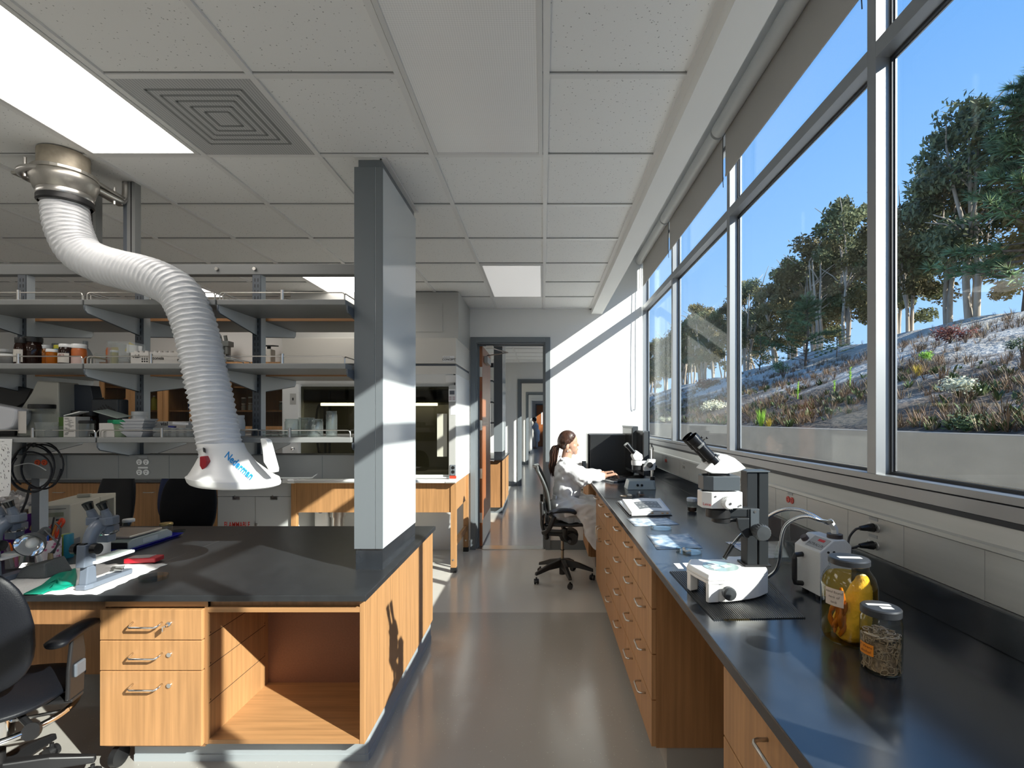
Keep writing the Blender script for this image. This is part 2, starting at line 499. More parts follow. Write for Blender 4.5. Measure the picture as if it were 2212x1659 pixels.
# ------------------------------------------------------------------ window wall
MY = [1.778 + 1.374*k for k in range(-4, 3)]      # mullion centres
XG = 1.262
SILL0, SILL1 = 1.266, 1.333
TR0, TR1 = 2.831, 2.888
HEAD = 3.40
def window_run(y_from, y_to, mull, n0):
    """one glazed run: frame (structure) and its panes"""
    fr = MB()
    x0, x1 = XW, XW+.078
    for y in mull: fr.box(x0, x1, y-.0235, y+.0235, SILL1, HEAD)
    fr.box(x0, x1, y_from, y_to, SILL1-.022, SILL1)
    fr.box(x0+.004, x1, y_from, y_to, SILL0, SILL1-.026)
    fr.box(x0, x1, y_from, y_to, HEAD, HEAD+.06)
    edges = [y_from] + [y for y in mull] + [y_to]
    for a, b_ in zip(edges[:-1], edges[1:]):
        fr.box(x0, x1, a+.0235, b_-.0235, TR0, TR1)
    o = struct(fr.build('window_%d' % n0, M_frame, bevel=.0015))
    gk = MB(); bd = MB(); pn = []
    for a, b_ in zip(edges[:-1], edges[1:]):
        a += .0235; b_ -= .0235
        for z0, z1 in ((SILL1, TR0), (TR1, HEAD)):
            for xs_, w_, t in ((XG-.016, .010, gk), (XG-.006, .014, bd)):
                d = .0095 if t is gk else .0055
                t.box(xs_, xs_+d, a, a+w_, z0, z1).box(xs_, xs_+d, b_-w_, b_, z0, z1)
                t.box(xs_, xs_+d, a+w_, b_-w_, z0, z0+w_).box(xs_, xs_+d, a+w_, b_-w_, z1-w_, z1)
            pn.append(MB().box(XG, XG+.006, a+.002, b_-.002, z0+.002, z1-.002))
    gk.build('gasket', M_gasket, o); bd.build('glazing_bead', M_steel, o)
    for p in pn: p.build('pane', M_glass, o)
    return o
window_run(YB, YF+T, MY + [YF+.125], 1)
window_run(YF+T, 16.5, [YF+T+.03 + 1.334*k for k in range(0, 8)], 2)
window_run(16.7, WY[-1], [16.73 + 1.334*k for k in range(0, 8)], 3)
# wall under the window: the raceway face, the sloping cover strip and the wall proper
struct(MB().box(XW+.03, XW+.145, YB, WY[-1], 0, SILL0).build('wall_right', M_wall))
struct(MB().box(XW+.02, XW+.145, YB, WY[-1], HEAD+.06, 3.55).build('wall_right_above', M_wall))
M_race = mat('brushed raceway aluminium', (.44,.44,.42), .38, metal=.45, noise=(40,.04,(1,.05,1)))
rc = thing('wall_raceway', 'long silver power raceway along the wall under the windows', 'raceway', (1.20, 2.5, 1.044))
MB().box(1.1845, 1.225, YB+.01, YF-.002, 1.044, 1.180).build('panel', M_race, rc)
MB().prism([(1.183,1.180),(1.225,1.180),(1.225,1.252),(1.203,1.250),(1.187,1.202),(1.179,1.196),(1.177,1.184)], 'y', YB+.01, YF-.002).build('cover_strip', M_race, rc, smooth=30)
MB().box(1.1995, 1.225, YB+.01, YF-.002, 1.2505, 1.2655).build('gasket', M_gasket, rc)
jl = MB()
y = .134
while y < 5.7:
    jl.box(1.1839, 1.1855, y-.0012, y+.0012, 1.044, 1.180); y += .2939
jl.build('panel_joints', M_groove, rc)['kind'] = 'stuff'

# roller blinds, one per bay
M_blind = mat('taupe blind fabric', (.44,.41,.37), .75, noise=(900,.06))
M_blind_tube = mat('blind cassette', (.60,.59,.56), .4)
bl_lab = ['roller blind drawn partly down over the farthest upper pane', 'roller blind over the upper pane behind the large microscope',
          'roller blind over the upper pane above the lamp box and specimen jars', 'roller blind at the upper right corner of the photo, nearest the viewer']
edges = [5.73, MY[6]+.002, MY[5]+.002, MY[4]+.002, MY[3]]
for i in range(4):
    yb, ya = edges[i], edges[i+1]
    r = thing('roller_blind', bl_lab[i], 'blind', (1.135, (ya+yb)/2, 3.09))
    MB().cyl((1.128, ya+.012, 3.385), (1.128, yb-.012, 3.385), .044, n=28).build('roller', M_blind_tube, r, smooth=40)
    MB().box(1.1665, 1.169, ya+.012, yb-.03, 3.095, 3.39).build('fabric', M_blind, r)
    MB().box(1.164, 1.1715, ya+.012, yb-.03, 3.083, 3.10).build('hem_bar', M_blind, r, bevel=.002)
    if i < 3:
        MB().tube(bez([(1.165,ya+.004,3.42),(1.163,ya+.004,3.25),(1.163,ya+.006,3.11),(1.166,ya+.005,3.03)],4), .0022, 6).build('cord', M_cable, r)
MB().tube(bez([(1.148,5.70,3.37),(1.145,5.70,2.4),(1.145,5.70,1.75),(1.135,5.69,1.70),(1.123,5.68,1.75),(1.123,5.68,2.4),(1.127,5.69,3.37)],6), .0028, 6).build('bead_chain', M_white_pl, bpy.data.objects['roller_blind'])

# ------------------------------------------------------------------ ceiling lights
def emis(name, col, st):
    m = bpy.data.materials.new(name); m.use_nodes = True
    n = m.node_tree; b = n.nodes['Principled BSDF']
    b.inputs['Base Color'].default_value = (.8,.8,.8,1); b.inputs['Roughness'].default_value = .5
    b.inputs['Emission Color'].default_value = (*col,1); b.inputs['Emission Strength'].default_value = st
    # lamp tubes behind ribbed acrylic: brighter bands along the tubes, fine ribs across
    tc = n.nodes.new('ShaderNodeTexCoord'); wv = n.nodes.new('ShaderNodeTexWave'); wv.wave_type = 'BANDS'; wv.bands_direction = 'X'
    wv.inputs['Scale'].default_value = 26
    n.links.new(tc.outputs['Object'], wv.inputs['Vector'])
    w2 = n.nodes.new('ShaderNodeTexWave'); w2.bands_direction = 'X'; w2.inputs['Scale'].default_value = .95; w2.inputs['Phase Offset'].default_value = 2.2
    n.links.new(tc.outputs['Object'], w2.inputs['Vector'])
    m1 = n.nodes.new('ShaderNodeMath'); m1.operation = 'MULTIPLY_ADD'; m1.inputs[1].default_value = .16*st; m1.inputs[2].default_value = .70*st
    n.links.new(wv.outputs['Fac'], m1.inputs[0])
    m2 = n.nodes.new('ShaderNodeMath'); m2.operation = 'MULTIPLY_ADD'; m2.inputs[1].default_value = .35*st
    n.links.new(w2.outputs['Fac'], m2.inputs[0]); n.links.new(m1.outputs[0], m2.inputs[2])
    n.links.new(m2.outputs[0], b.inputs['Emission Strength'])
    return m
M_lit = emis('lit ribbed diffuser', (1.0,.94,.87), 3.6)
# unlit prismatic lens, lightened by a faint glow put into the material
M_lens = mat('prismatic lens', (.80,.805,.80), .28, emit=(1,.98,.95,.015))
nt = M_lens.node_tree; b = nt.nodes['Principled BSDF']
tc = nt.nodes.new('ShaderNodeTexCoord'); mp = nt.nodes.new('ShaderNodeMapping'); mp.inputs['Rotation'].default_value = (0,0,PI/4)
nt.links.new(tc.outputs['Object'], mp.inputs[0])
ck = nt.nodes.new('ShaderNodeTexChecker'); ck.inputs['Scale'].default_value = 165
ck.inputs['Color1'].default_value = (.76,.765,.76,1); ck.inputs['Color2'].default_value = (.86,.865,.86,1)
nt.links.new(mp.outputs[0], ck.inputs['Vector']); nt.links.new(ck.outputs['Color'], b.inputs['Base Color'])
M_lamp_frame = mat('lamp frame', (.72,.72,.71), .3)
M_lens2 = M_lens.copy(); M_lens2.name = 'prismatic lens with glow'; M_lens2.node_tree.nodes['Principled BSDF'].inputs['Emission Strength'].default_value = .22  # stronger glow put in to brighten the far panel
def lamp(ix, y_near, n_tiles, lit, label, lens=None):
    """2 ft wide troffer: ix = tile column index left of X0, y_near = near grid line, n tiles long"""
    x0 = X0 + ix*TP + .014; x1 = x0 + TP - .028
    y0 = y_near + .014; y1 = y_near + n_tiles*TP - .014
    o = thing('ceiling_light', label, 'ceiling light', ((x0+x1)/2, (y0+y1)/2, ZC))
    f = MB(); w_ = .020
    f.box(x0, x0+w_, y0, y1, ZC-.007, ZC+.005).box(x1-w_, x1, y0, y1, ZC-.007, ZC+.005)
    f.box(x0+w_, x1-w_, y0, y0+w_, ZC-.007, ZC+.005).box(x0+w_, x1-w_, y1-w_, y1, ZC-.007, ZC+.005)
    f.build('frame', M_lamp_frame, o, bevel=.002)
    MB().box(x0+w_, x1-w_, y0+w_, y1-w_, ZC-.003, ZC+.004).build('diffuser', M_lit if lit else (lens or M_lens), o)
    return o
Yg = lambda k: Y0 + k*TP
lamp(-1, Yg(-2), 2, False, 'unlit ceiling light with prismatic lens at the top middle of the photo')
lamp(-1, Yg(3), 2, False, 'pale glowing ceiling light panel high in front of the far doorway', M_lens2)
lamp(-4, Yg(-2), 2, True, 'large lit ribbed ceiling light at the upper left corner')
lamp(-4, Yg(3), 2, True, 'lit ceiling light panel seen between the flexible duct and the grey column')
lamp(-7, Yg(3), 2, True, 'lit ceiling light panel at the left edge, seen left of the flexible duct')
lamp(-4, Yg(4)+TP, 1, True, 'narrow lit ceiling light seen just under the top shelf rail near the column') if False else None
lamp(-7, Yg(-2), 2, True, 'lit ceiling light out of view to the left')
lamp(-4, Yg(-7), 2, True, 'added unseen ceiling light behind the viewer')  # this and the next five: unseen lamps added to brighten the room
lamp(-1, Yg(-7), 2, True, 'added unseen ceiling light behind the viewer near the windows')
lamp(-7, Yg(-7), 2, True, 'added unseen ceiling light behind the viewer at the left')
lamp(-1, Yg(-11), 2, True, 'second added unseen ceiling light behind the viewer near the windows')
lamp(-4, Yg(-11), 2, True, 'second added unseen ceiling light behind the viewer')
lamp(-7, Yg(-11), 2, True, 'second added unseen ceiling light behind the viewer at the left')
# return air grille: perforated panel beside the big lit lamp
M_perf = mat('perforated panel', (.50,.51,.51), .5)
nt = M_perf.node_tree; b = nt.nodes['Principled BSDF']
tc = nt.nodes.new('ShaderNodeTexCoord'); wv = nt.nodes.new('ShaderNodeTexWave'); wv.bands_direction = 'X'; wv.inputs['Scale'].default_value = 26
nt.links.new(tc.outputs['Object'], wv.inputs['Vector'])
mx = nt.nodes.new('ShaderNodeMixRGB'); mx.inputs[1].default_value = (.36,.37,.375,1); mx.inputs[2].default_value = (.58,.59,.59,1)
nt.links.new(wv.outputs['Fac'], mx.inputs[0]); nt.links.new(mx.outputs[0], b.inputs['Base Color'])
M_perf_d = mat('perforated panel plenum', (.24,.25,.25), .6)
x0 = X0-3*TP+.014; y0 = Yg(-1)+.014
vt = thing('air_return_grille', 'square perforated air return panel in the ceiling beside the big lit lamp', 'vent', (x0+.26, y0+.26, ZC))
MB().box(x0, x0+TP-.028, y0, y0+TP-.028, ZC-.001, ZC+.005).build('perforated_plate', M_perf, vt)
lv = MB()
cx, cy = x0+.27, y0+.25
for k, h in enumerate((.05, .085, .12, .155, .19)):
    for s_ in (-1, 1):
        lv.box(cx-h, cx+h, cy+s_*h-.006, cy+s_*h+.006, ZC-.0016, ZC-.0006)
        lv.box(cx+s_*h-.006, cx+s_*h+.006, cy-h, cy+h, ZC-.0016, ZC-.0006)
lv.build('louvre', M_perf_d, vt)

# ------------------------------------------------------------------ column / service chase at the end of the left bench
cz0 = .78
cl = thing('service_column', 'tall grey metal service column standing on the left bench end', 'column', (-.867, 2.74, cz0))
MB().box(-.9375, -.797, 2.43, 3.058, cz0+.105, 2.786).build('front_cover', M_col_side, cl, bevel=.002)
MB().box(-.9385, -.836, 2.4265, 2.4315, cz0+.106, 2.785).build('front_panel', M_gray_paint, cl, bevel=.001)
MB().box(-.833, -.796, 2.4265, 2.4315, cz0+.106, 2.785).build('front_panel', M_gray_paint, cl, bevel=.001)
MB().box(-.922, -.806, 2.440, 3.05, 2.786, ZC).build('top_collar', M_gray_paint, cl)
MB().box(-.934, -.800, 2.436, 3.055, cz0, cz0+.106).build('curb', M_epoxy, cl)
MB().box(-.812, -.780, 2.425, 3.06, ZC-.006, ZC+.001).box(-.935, -.80, 2.405, 2.437, ZC-.006, ZC+.001).build('ceiling_trim', M_tbar, cl)
# ------------------------------------------------------------------ outside: added bounce ground, retaining wall, hill, trees
M_conc = mat('board marked concrete', (.25,.222,.185), .8, noise=(2.2,.07,(1,1,2)), bump=(25,.15))
M_bounce = mat('pale bounce ground', (.66,.63,.58), .85, noise=(2,.06))
struct(MB().box(XW+.145, 4.0, -14, 60, -.1, .25).build('ground', M_bounce))  # unseen pale ground, added to bounce sunlight up onto the ceiling
RWX = 4.0
RWZ = 1.53 - .0337*RWX
struct(MB().box(RWX, RWX+.28, -8, 110, -.3, RWZ).build('retaining_wall', M_conc, bevel=.01))
def hz(x, y):
    """height of the hillside"""
    a = RWZ - .03 + .367*(x-RWX-.2)
    if x > 13.3:
        a = min(a, RWZ - .03 + .367*(13.1-RWX) - .02*(x-13.3)**1.3*.6 + .05)
    f = .10*math.sin(y*.31+x*.5)+.07*math.sin(y*.83-x*.9)+.04*math.sin(y*1.9+x*1.7)
    return a + f*min(1,(x-RWX)/3)
def hill_pt(px, py):
    """where the line of sight meets the hillside"""
    rx, rz = (px-1173)/F, (906-py)/F
    lo, hi = 2.0, 90.0
    y = lo
    while y < hi:
        x = rx*y
        if x > RWX+.25 and 1.53+rz*y <= hz(x,y): return Vector((x,y,hz(x,y)))
        y += .03
    return Vector((rx*14/rx if rx else 0, 14/rx, hz(14, 14/rx)))
hm = mat('hill soil', (.30,.25,.20), .95)
nt = hm.node_tree; b = nt.nodes['Principled BSDF']
tc = nt.nodes.new('ShaderNodeTexCoord'); sp = nt.nodes.new('ShaderNodeSeparateXYZ'); nt.links.new(tc.outputs['Object'], sp.inputs[0])
n1 = nt.nodes.new('ShaderNodeTexNoise'); n1.inputs['Scale'].default_value = .9; n1.inputs['Detail'].default_value = 8
nt.links.new(tc.outputs['Object'], n1.inputs['Vector'])
ad = nt.nodes.new('ShaderNodeMath'); ad.operation = 'MULTIPLY_ADD'; ad.inputs[1].default_value = .105; ad.inputs[2].default_value = -.92
nt.links.new(sp.outputs['X'], ad.inputs[0])
a2 = nt.nodes.new('ShaderNodeMath'); a2.operation = 'ADD'
n1m = nt.nodes.new('ShaderNodeMath'); n1m.operation = 'MULTIPLY'; n1m.inputs[1].default_value = 1.25
nt.links.new(n1.outputs['Fac'], n1m.inputs[0]); nt.links.new(n1m.outputs[0], a2.inputs[0]); nt.links.new(ad.outputs[0], a2.inputs[1])
rp = nt.nodes.new('ShaderNodeValToRGB'); r_ = rp.color_ramp
r_.elements[0].position = .15; r_.elements[0].color = (.075,.058,.044,1); r_.elements[1].position = .62; r_.elements[1].color = (.46,.43,.39,1)
q = r_.elements.new(.38); q.color = (.15,.115,.088,1)
nt.links.new(a2.outputs[0], rp.inputs[0])
n2 = nt.nodes.new('ShaderNodeTexNoise'); n2.inputs['Scale'].default_value = 9; n2.inputs['Detail'].default_value = 6
nt.links.new(tc.outputs['Object'], n2.inputs['Vector'])
mx = nt.nodes.new('ShaderNodeMixRGB'); mx.blend_type = 'OVERLAY'; mx.inputs[0].default_value = .55
nt.links.new(rp.outputs[0], mx.inputs[1]); nt.links.new(n2.outputs['Fac'], mx.inputs[2]); nt.links.new(mx.outputs[0], b.inputs['Base Color'])
bp = nt.nodes.new('ShaderNodeBump'); bp.inputs['Strength'].default_value = .9; bp.inputs['Distance'].default_value = .12
nt.links.new(n2.outputs['Fac'], bp.inputs['Height']); nt.links.new(bp.outputs[0], b.inputs['Normal'])
hx = [RWX+.2+i*.3 for i in range(50)] + [19+i*4 for i in range(1,14)]
hy = [-6+i*.45 for i in range(110)] + [44+i*2.5 for i in range(1,40)]
def hv(u, v): 
    x = hx[round(u*(len(hx)-1))]; y = hy[round(v*(len(hy)-1))]
    return (x, y, hz(x,y))
struct(MB().grid(len(hx), len(hy), hv).build('hillside', hm, smooth=True))

def leafmat(name, c, amt=.35, sc_=.8):
    return mat(name, c, .6, noise=(sc_, amt), spec=.3)
M_dry = leafmat('dry brush', (.165,.102,.058), .5, 2)
M_straw = leafmat('straw', (.34,.27,.16), .4, 2)
M_gcov = leafmat('green ground cover', (.07,.10,.035), .5, 2)
M_redsh = leafmat('red brown leaves', (.17,.045,.03), .4, 5)
M_silver = leafmat('silver leaves', (.50,.50,.36), .3, 5)
M_olive = leafmat('olive leaves', (.20,.26,.12), .35, 4)
M_reed = leafmat('reed green', (.28,.50,.05), .3, 4)
M_yel = leafmat('yellow grass', (.62,.46,.06), .3, 4)
M_euc = leafmat('eucalyptus leaves', (.12,.13,.055), .5, .9)
M_euc2 = leafmat('bronze eucalyptus leaves', (.15,.125,.05), .5, .9)
M_pine = leafmat('pine needles', (.17,.235,.10), .4, 1.2)
M_bark = mat('eucalyptus bark', (.36,.30,.24), .8, noise=(6,.3,(1,1,.2)))
M_bark_d = mat('dark bark', (.13,.09,.065), .9, noise=(9,.3,(1,1,.2)))
rnd = random.Random(11)
def tuft(mb, p, h, n, spread, wd, rr=rnd):
    for _ in range(n):
        a = rr.uniform(0,2*PI); s_ = rr.uniform(.25,1)*spread; hh = h*rr.uniform(.5,1.1)
        d = Vector((math.cos(a),math.sin(a),0)); b_ = p + d*s_*.15*h; t = p + d*s_*h + Vector((0,0,hh))
        m_ = b_.lerp(t,.6) + Vector((0,0,.1*hh))
        sd = Vector((-d.y,d.x,0))*wd*h
        mb.add([b_-sd, b_+sd, m_+sd*.8, m_-sd*.8, t], [(0,1,2,3),(3,2,4)])
def scatter(name, m, n, zone, hr, blades, spread, wd):
    mb = MB()
    k = 0
    while k < n:
        y = 3.2 + 55*rnd.random()**2.0
        x = RWX+.35 + rnd.random()**1.3*(zone-RWX)
        if x > y*1.15+1.2: continue
        if math.sin(x*1.3+y*.7)+math.sin(y*1.9-x*.6) < rnd.uniform(-1.4,.9): continue
        tuft(mb, Vector((x,y,hz(x,y)-.01)), rnd.uniform(*hr), blades, spread, wd); k += 1
    o = mb.build(name, m); o['kind'] = 'stuff'; o['label'] = zonelab[name]; o['category'] = 'brush'
    return o
zonelab = {'dry_brush': 'brown dry brush covering the lower hillside', 'straw_grass': 'sparse straw grass on the hillside', 'ground_cover': 'low green ground cover behind the concrete wall'}
scatter('dry_brush', M_dry, 3600, 11.0, (.08,.25), 18, 1.0, .016)
scatter('straw_grass', M_straw, 900, 13.2, (.05,.20), 10, .7, .02)
scatter('ground_cover', M_gcov, 1100, 6.8, (.06,.16), 10, 1.0, .12)

def leaves(mb, c, rad, n, size, rr, squash=1, shell=.55):
    for _ in range(n):
        a = rr.uniform(0,2*PI); z = rr.uniform(-1,1); q = math.sqrt(1-z*z); r = rad*rr.uniform(shell,1.06)
        p = Vector(c) + Vector((math.cos(a)*q*r, math.sin(a)*q*r, z*r*squash))
        d = Vector((rr.gauss(0,1),rr.gauss(0,1),rr.gauss(0,1)-.3)).normalized()
        u = d.orthogonal().normalized(); l = size*rr.uniform(.6,1.3)
        mb.add([p-u*l*.22, p+d*l*.5, p+u*l*.22, p-d*l*.5], [(0,1,2,3)])
def shrub(name, label, px, py, wpx, hpx, m, kind, cat='shrub', seed=1):
    p = hill_pt(px, py); s_ = p.y/F; rr = random.Random(seed)
    W, H = wpx*s_, hpx*s_
    o = thing(name, label, cat, p)
    mb = MB()
    if kind == 'grass':
        tuft(mb, p-Vector((0,0,.02)), H, 90, W/H*.5, .014, rr); mb.build('blades', m, o)
    elif kind == 'bush':
        for k in range(7):
            c = p + Vector((rr.uniform(-.35,.35)*W, rr.uniform(-.3,.3)*W, H*rr.uniform(.35,.65)))
            leaves(mb, c, W*.24, 110, W*.09, rr, .8, .2)
        mb.build('foliage', m, o)
        st = MB()
        for k in range(6): st.cyl(p-Vector((0,0,.03)), p+Vector((rr.uniform(-.25,.25)*W, rr.uniform(-.25,.25)*W, H*.7)), .008*H/.3, .003, 5)
        st.build('stem', M_bark_d, o)
    elif kind == 'stalk':
        mb.cyl(p-Vector((0,0,.03)), p+Vector((.03*H,0,H)), W*.16, W*.10, 6); 
        for k in range(26):
            z = H*rr.uniform(.25,1); a = rr.uniform(0,6.28); c = p+Vector((.03*z,0,z))
            mb.add([c, c+Vector((math.cos(a)*W*.5,math.sin(a)*W*.5,W*.35)), c+Vector((0,0,W*.25))], [(0,1,2)])
        mb.build('stem', m, o)
    return o
shrub('shrub','silvery round bush on the slope right of the nearest window post',2088,858,95,50,M_silver,'bush',seed=1)
shrub('shrub','small pale bush just above the wall in the second window from the far end',1540,888,60,24,M_silver,'bush',seed=2)
shrub('shrub','tiny pale bush in the farthest window pane',1436,913,26,16,M_silver,'bush',seed=3)
shrub('shrub','dark red shrub high on the pale slope in the nearest window',2050,742,80,42,M_redsh,'bush',seed=4)
shrub('shrub','low dark red shrub on the slope in the second window from the far end',1528,838,60,18,M_redsh,'bush',seed=5)
shrub('shrub','little green shrub left of the dark red one in the nearest window',1993,786,40,32,M_reed,'bush',seed=6)
shrub('grass_clump','yellow grass clump beside the nearest window post',1982,812,42,28,M_yel,'grass','grass',seed=7)
shrub('reed_clump','bright green reeds standing behind the concrete wall',1644,922,30,42,M_reed,'grass','grass',seed=8)
shrub('grass_clump','yellow grass clump right of the bright green reeds',1660,924,30,24,M_yel,'grass','grass',seed=9)
shrub('plant_stalk','tallest thin green plant stalk on the slope behind the third window bay',1836,836,9,40,M_reed,'stalk','plant',seed=10)
shrub('plant_stalk','short thin green stalk left of the tallest stalk on the slope',1802,850,8,26,M_reed,'stalk','plant',seed=11)
shrub('plant_stalk','thin green stalk below the olive shrub on the slope',1723,862,8,36,M_reed,'stalk','plant',seed=12)
shrub('shrub','olive green shrub at the foot of the mid pine tree',1692,818,48,56,M_olive,'bush',seed=13)
shrub('shrub','dark green bush cut by the right edge of the photo',2212,790,60,90,M_gcov,'bush',seed=14)
shrub('shrub','low green mound behind the wall at the right in the nearest window',2080,928,110,26,M_gcov,'bush',seed=15)

def eucalyptus(seed, m, H=7.5, W=2.3):
    rr = random.Random(seed)
    lf = MB(); tr = MB()
    tops = []
    for k in range(3):
        a = rr.uniform(0,6.28); lean = rr.uniform(.1,.9)
        p = [Vector((math.cos(a)*.12,math.sin(a)*.12,-.4))]
        for j in range(1,5):
            t = j/4
            p.append(Vector((math.cos(a)*lean*t*1.2+rr.gauss(0,.08), math.sin(a)*lean*t*1.2+rr.gauss(0,.08), H*.78*t)))
        tr.tube(bez(p,4), [lerp(.10,.03,i/16) for i in range(17)], 6); tops += p[2:]
        for j in range(4):
            q = p[2+j%3]; e_ = q+Vector((rr.uniform(-1,1)*W*.6,rr.uniform(-1,1)*W*.6,rr.uniform(.5,1.6)))
            tr.tube([q, q.lerp(e_,.5)+Vector((0,0,.15)), e_], [.035,.025,.012], 5); tops.append(e_)
    n = 26
    for k in range(n):
        t = rr.random()
        z = H*lerp(.34,1.0,t); wd = W*(.45+.65*math.sin(PI*min(1,(t*.85+.15))))*.72
        a = rr.uniform(0,6.28); r = wd*math.sqrt(rr.random())
        leaves(lf, (math.cos(a)*r, math.sin(a)*r, z-.35), rr.uniform(.42,.85), 300, .215, rr, .75, .35)
    o = thing('eucalyptus_tree', 'dark eucalyptus tree in the row along the hill crest', 'tree', (0,0,0), group='eucalyptus trees along the hill crest')
    lf.build('crown', m, o); tr.build('trunk', M_bark, o, smooth=True)
    return o
protos = [eucalyptus(3, M_euc), eucalyptus(5, M_euc2), eucalyptus(9, M_euc, 7.9, 2.0), eucalyptus(14, M_euc2, 6.6, 2.6)]
used = [False]*4
rr = random.Random(5)
y = 12.5
k = 0
spots = []
while y < 90:
    spots.append((14.9 + rr.uniform(-.5,.9), y, rr.uniform(.80,1.02)*(1.10 if y < 17 else 1)*(1.06 if y > 45 else 1)))
    y += rr.uniform(1.25,1.75)*(1+.012*y)
for (x, yy) in ((17.5,16),(17.6,20),(17.8,24.5),(18,29.5),(18,35),(18.2,42),(18.4,50)): spots.append((x,yy,rr.uniform(.9,1.05)))
for i, (x, y, s_) in enumerate(spots):
    j = i % 4
    o = protos[j] if not used[j] else copy_tree(protos[j])
    used[j] = True
    o.location = (x, y, hz(x,y)-.1); o.rotation_euler = (0,0,rr.uniform(0,6.28)); o.scale = (s_*rr.uniform(.9,1.15),)*2 + (s_,)
def pine(name, label, p, H, W, seed, dens=1.0):
    rr = random.Random(seed); p = Vector(p)
    o = thing(name, label, 'tree', p)
    lf = MB(); tr = MB()
    tr.tube([p-Vector((0,0,.2)), p+Vector((.05*H,0,H*.5)), p+Vector((.03*H,0,H*.97))], [.035*H*.5,.022*H*.5,.006*H], 7)
    for k in range(int(46*dens)):
        t = rr.random()**.9; z = H*lerp(.06,.97,t); L = W*.5*(1-t*.82)*rr.uniform(.7,1.1); a = rr.uniform(0,6.28)
        d = Vector((math.cos(a),math.sin(a),rr.uniform(.05,.45)))
        b0 = p+Vector((.04*H*t,0,z)); e_ = b0+d*L
        tr.cyl(b0, e_, .012*H/3, .005, 5, caps=False)
        for q in range(5):
            c = b0.lerp(e_, lerp(.35,1.0,q/4))
            for _ in range(26):
                v = (d*rr.uniform(.2,1)+Vector((rr.gauss(0,.6),rr.gauss(0,.6),rr.gauss(.35,.5)))).normalized()*H*.055*rr.uniform(.7,1.2)
                u = v.orthogonal().normalized()*H*.0045
                lf.add([c-u, c+u, c+v], [(0,1,2)])
    lf.build('needles', M_pine, o); tr.build('trunk', M_bark_d, o, smooth=True)
    return o
q = hill_pt(1738, 792); pine('pine_tree','pale green young pine tree in front of the dark tree row',q,160*q.y/F,150*q.y/F,2,1.3)
q = hill_pt(1806, 772); pine('pine_tree','low bushy pine right of the young pine tree',q,62*q.y/F,90*q.y/F,4,.8)
q = Vector((13.4,13.55,hz(13.4,13.55))); pine('pine_tree','tall dark pine at the right edge of the photo',q,6.8,4.6,6,1.7)
q = hill_pt(1640, 800); pine('pine_tree','small pine half hidden by the window post left of the young pine',q,80*q.y/F,70*q.y/F,8,.8)
# ------------------------------------------------------------------ left bench
ZL = .78
wt_ = thing('lab_worktop', 'black resin worktop of the left island bench', 'worktop', (-.755, 2.08, ZL))
MB().box(-4.7, -.755, 2.08, 3.436, .753, ZL).build('slab', M_epoxy_l, wt_, bevel=.003)
M_seam = mat('worktop seam', (.07,.075,.08), .5)
MB().box(-1.999, -1.9975, 2.09, 3.42, ZL-.001, ZL+.0003).build('seam', M_seam, wt_)
def pull(parent, c, along, out, L, proj=.03, r=.0045, m=None, name='handle'):
    """bent bar pull: c on the face, along = direction of the bar, out = away from the face"""
    c = Vector(c); a = Vector(along).normalized(); o = Vector(out).normalized(); q = .012
    pts = [c-a*L/2, c-a*L/2+o*(proj-q), c-a*(L/2-.004)+o*(proj-.004), c-a*(L/2-q)+o*proj, c+a*(L/2-q)+o*proj, c+a*(L/2-.004)+o*(proj-.004), c+a*L/2+o*(proj-q), c+a*L/2]
    return MB().tube(pts, r, 8).build(name, m or M_steel, parent, smooth=True)
# drawer pedestal
dp = thing('drawer_pedestal', 'oak drawer unit with three locked drawers under the left bench', 'drawers', (-1.686, 2.35, 0))
MB().box(-1.902, -1.468, 2.121, 2.58, .11, .705).build('carcass', M_wood_dark, dp)
MB().box(-1.902, -1.4535, 2.122, 2.14, .716, .752).build('top_rail', M_wood_h, dp)
for i, (z0, z1) in enumerate(((.581,.712),(.450,.5775),(.125,.4465))):
    d = MB().box(-1.907, -1.467, 2.10, 2.1205, z0, z1).build('drawer', M_wood, dp, bevel=.003)
    hz_ = (z0+z1)/2 if i < 2 else z1-.065
    pull(d, (-1.700, 2.10, hz_+.012), (1,0,0), (-.05,-1,-.35), .125, .034, .0042, M_chrome)
    MB().cyl((-1.605,2.10,hz_+.006),(-1.605,2.093,hz_+.006),.0105,.0095,18).build('lock', M_chrome, d, smooth=40)
kk = bpy.data.objects['drawer']
MB().cyl((-1.605,2.093,.652),(-1.605,2.074,.650),.004,.004,8).obox((-1.607,2.068,.645),(.004,.018,.022),(0,0,.2)).build('key', M_chrome, kk)
for x in (-1.875,):
    for y in (2.16,2.54):
        MB().cyl((x-.012,y,.045),(x+.012,y,.045),.045,.045,16).box(x-.006,x+.006,y-.006,y+.006,.045,.11).build('caster', M_black, dp, smooth=40)
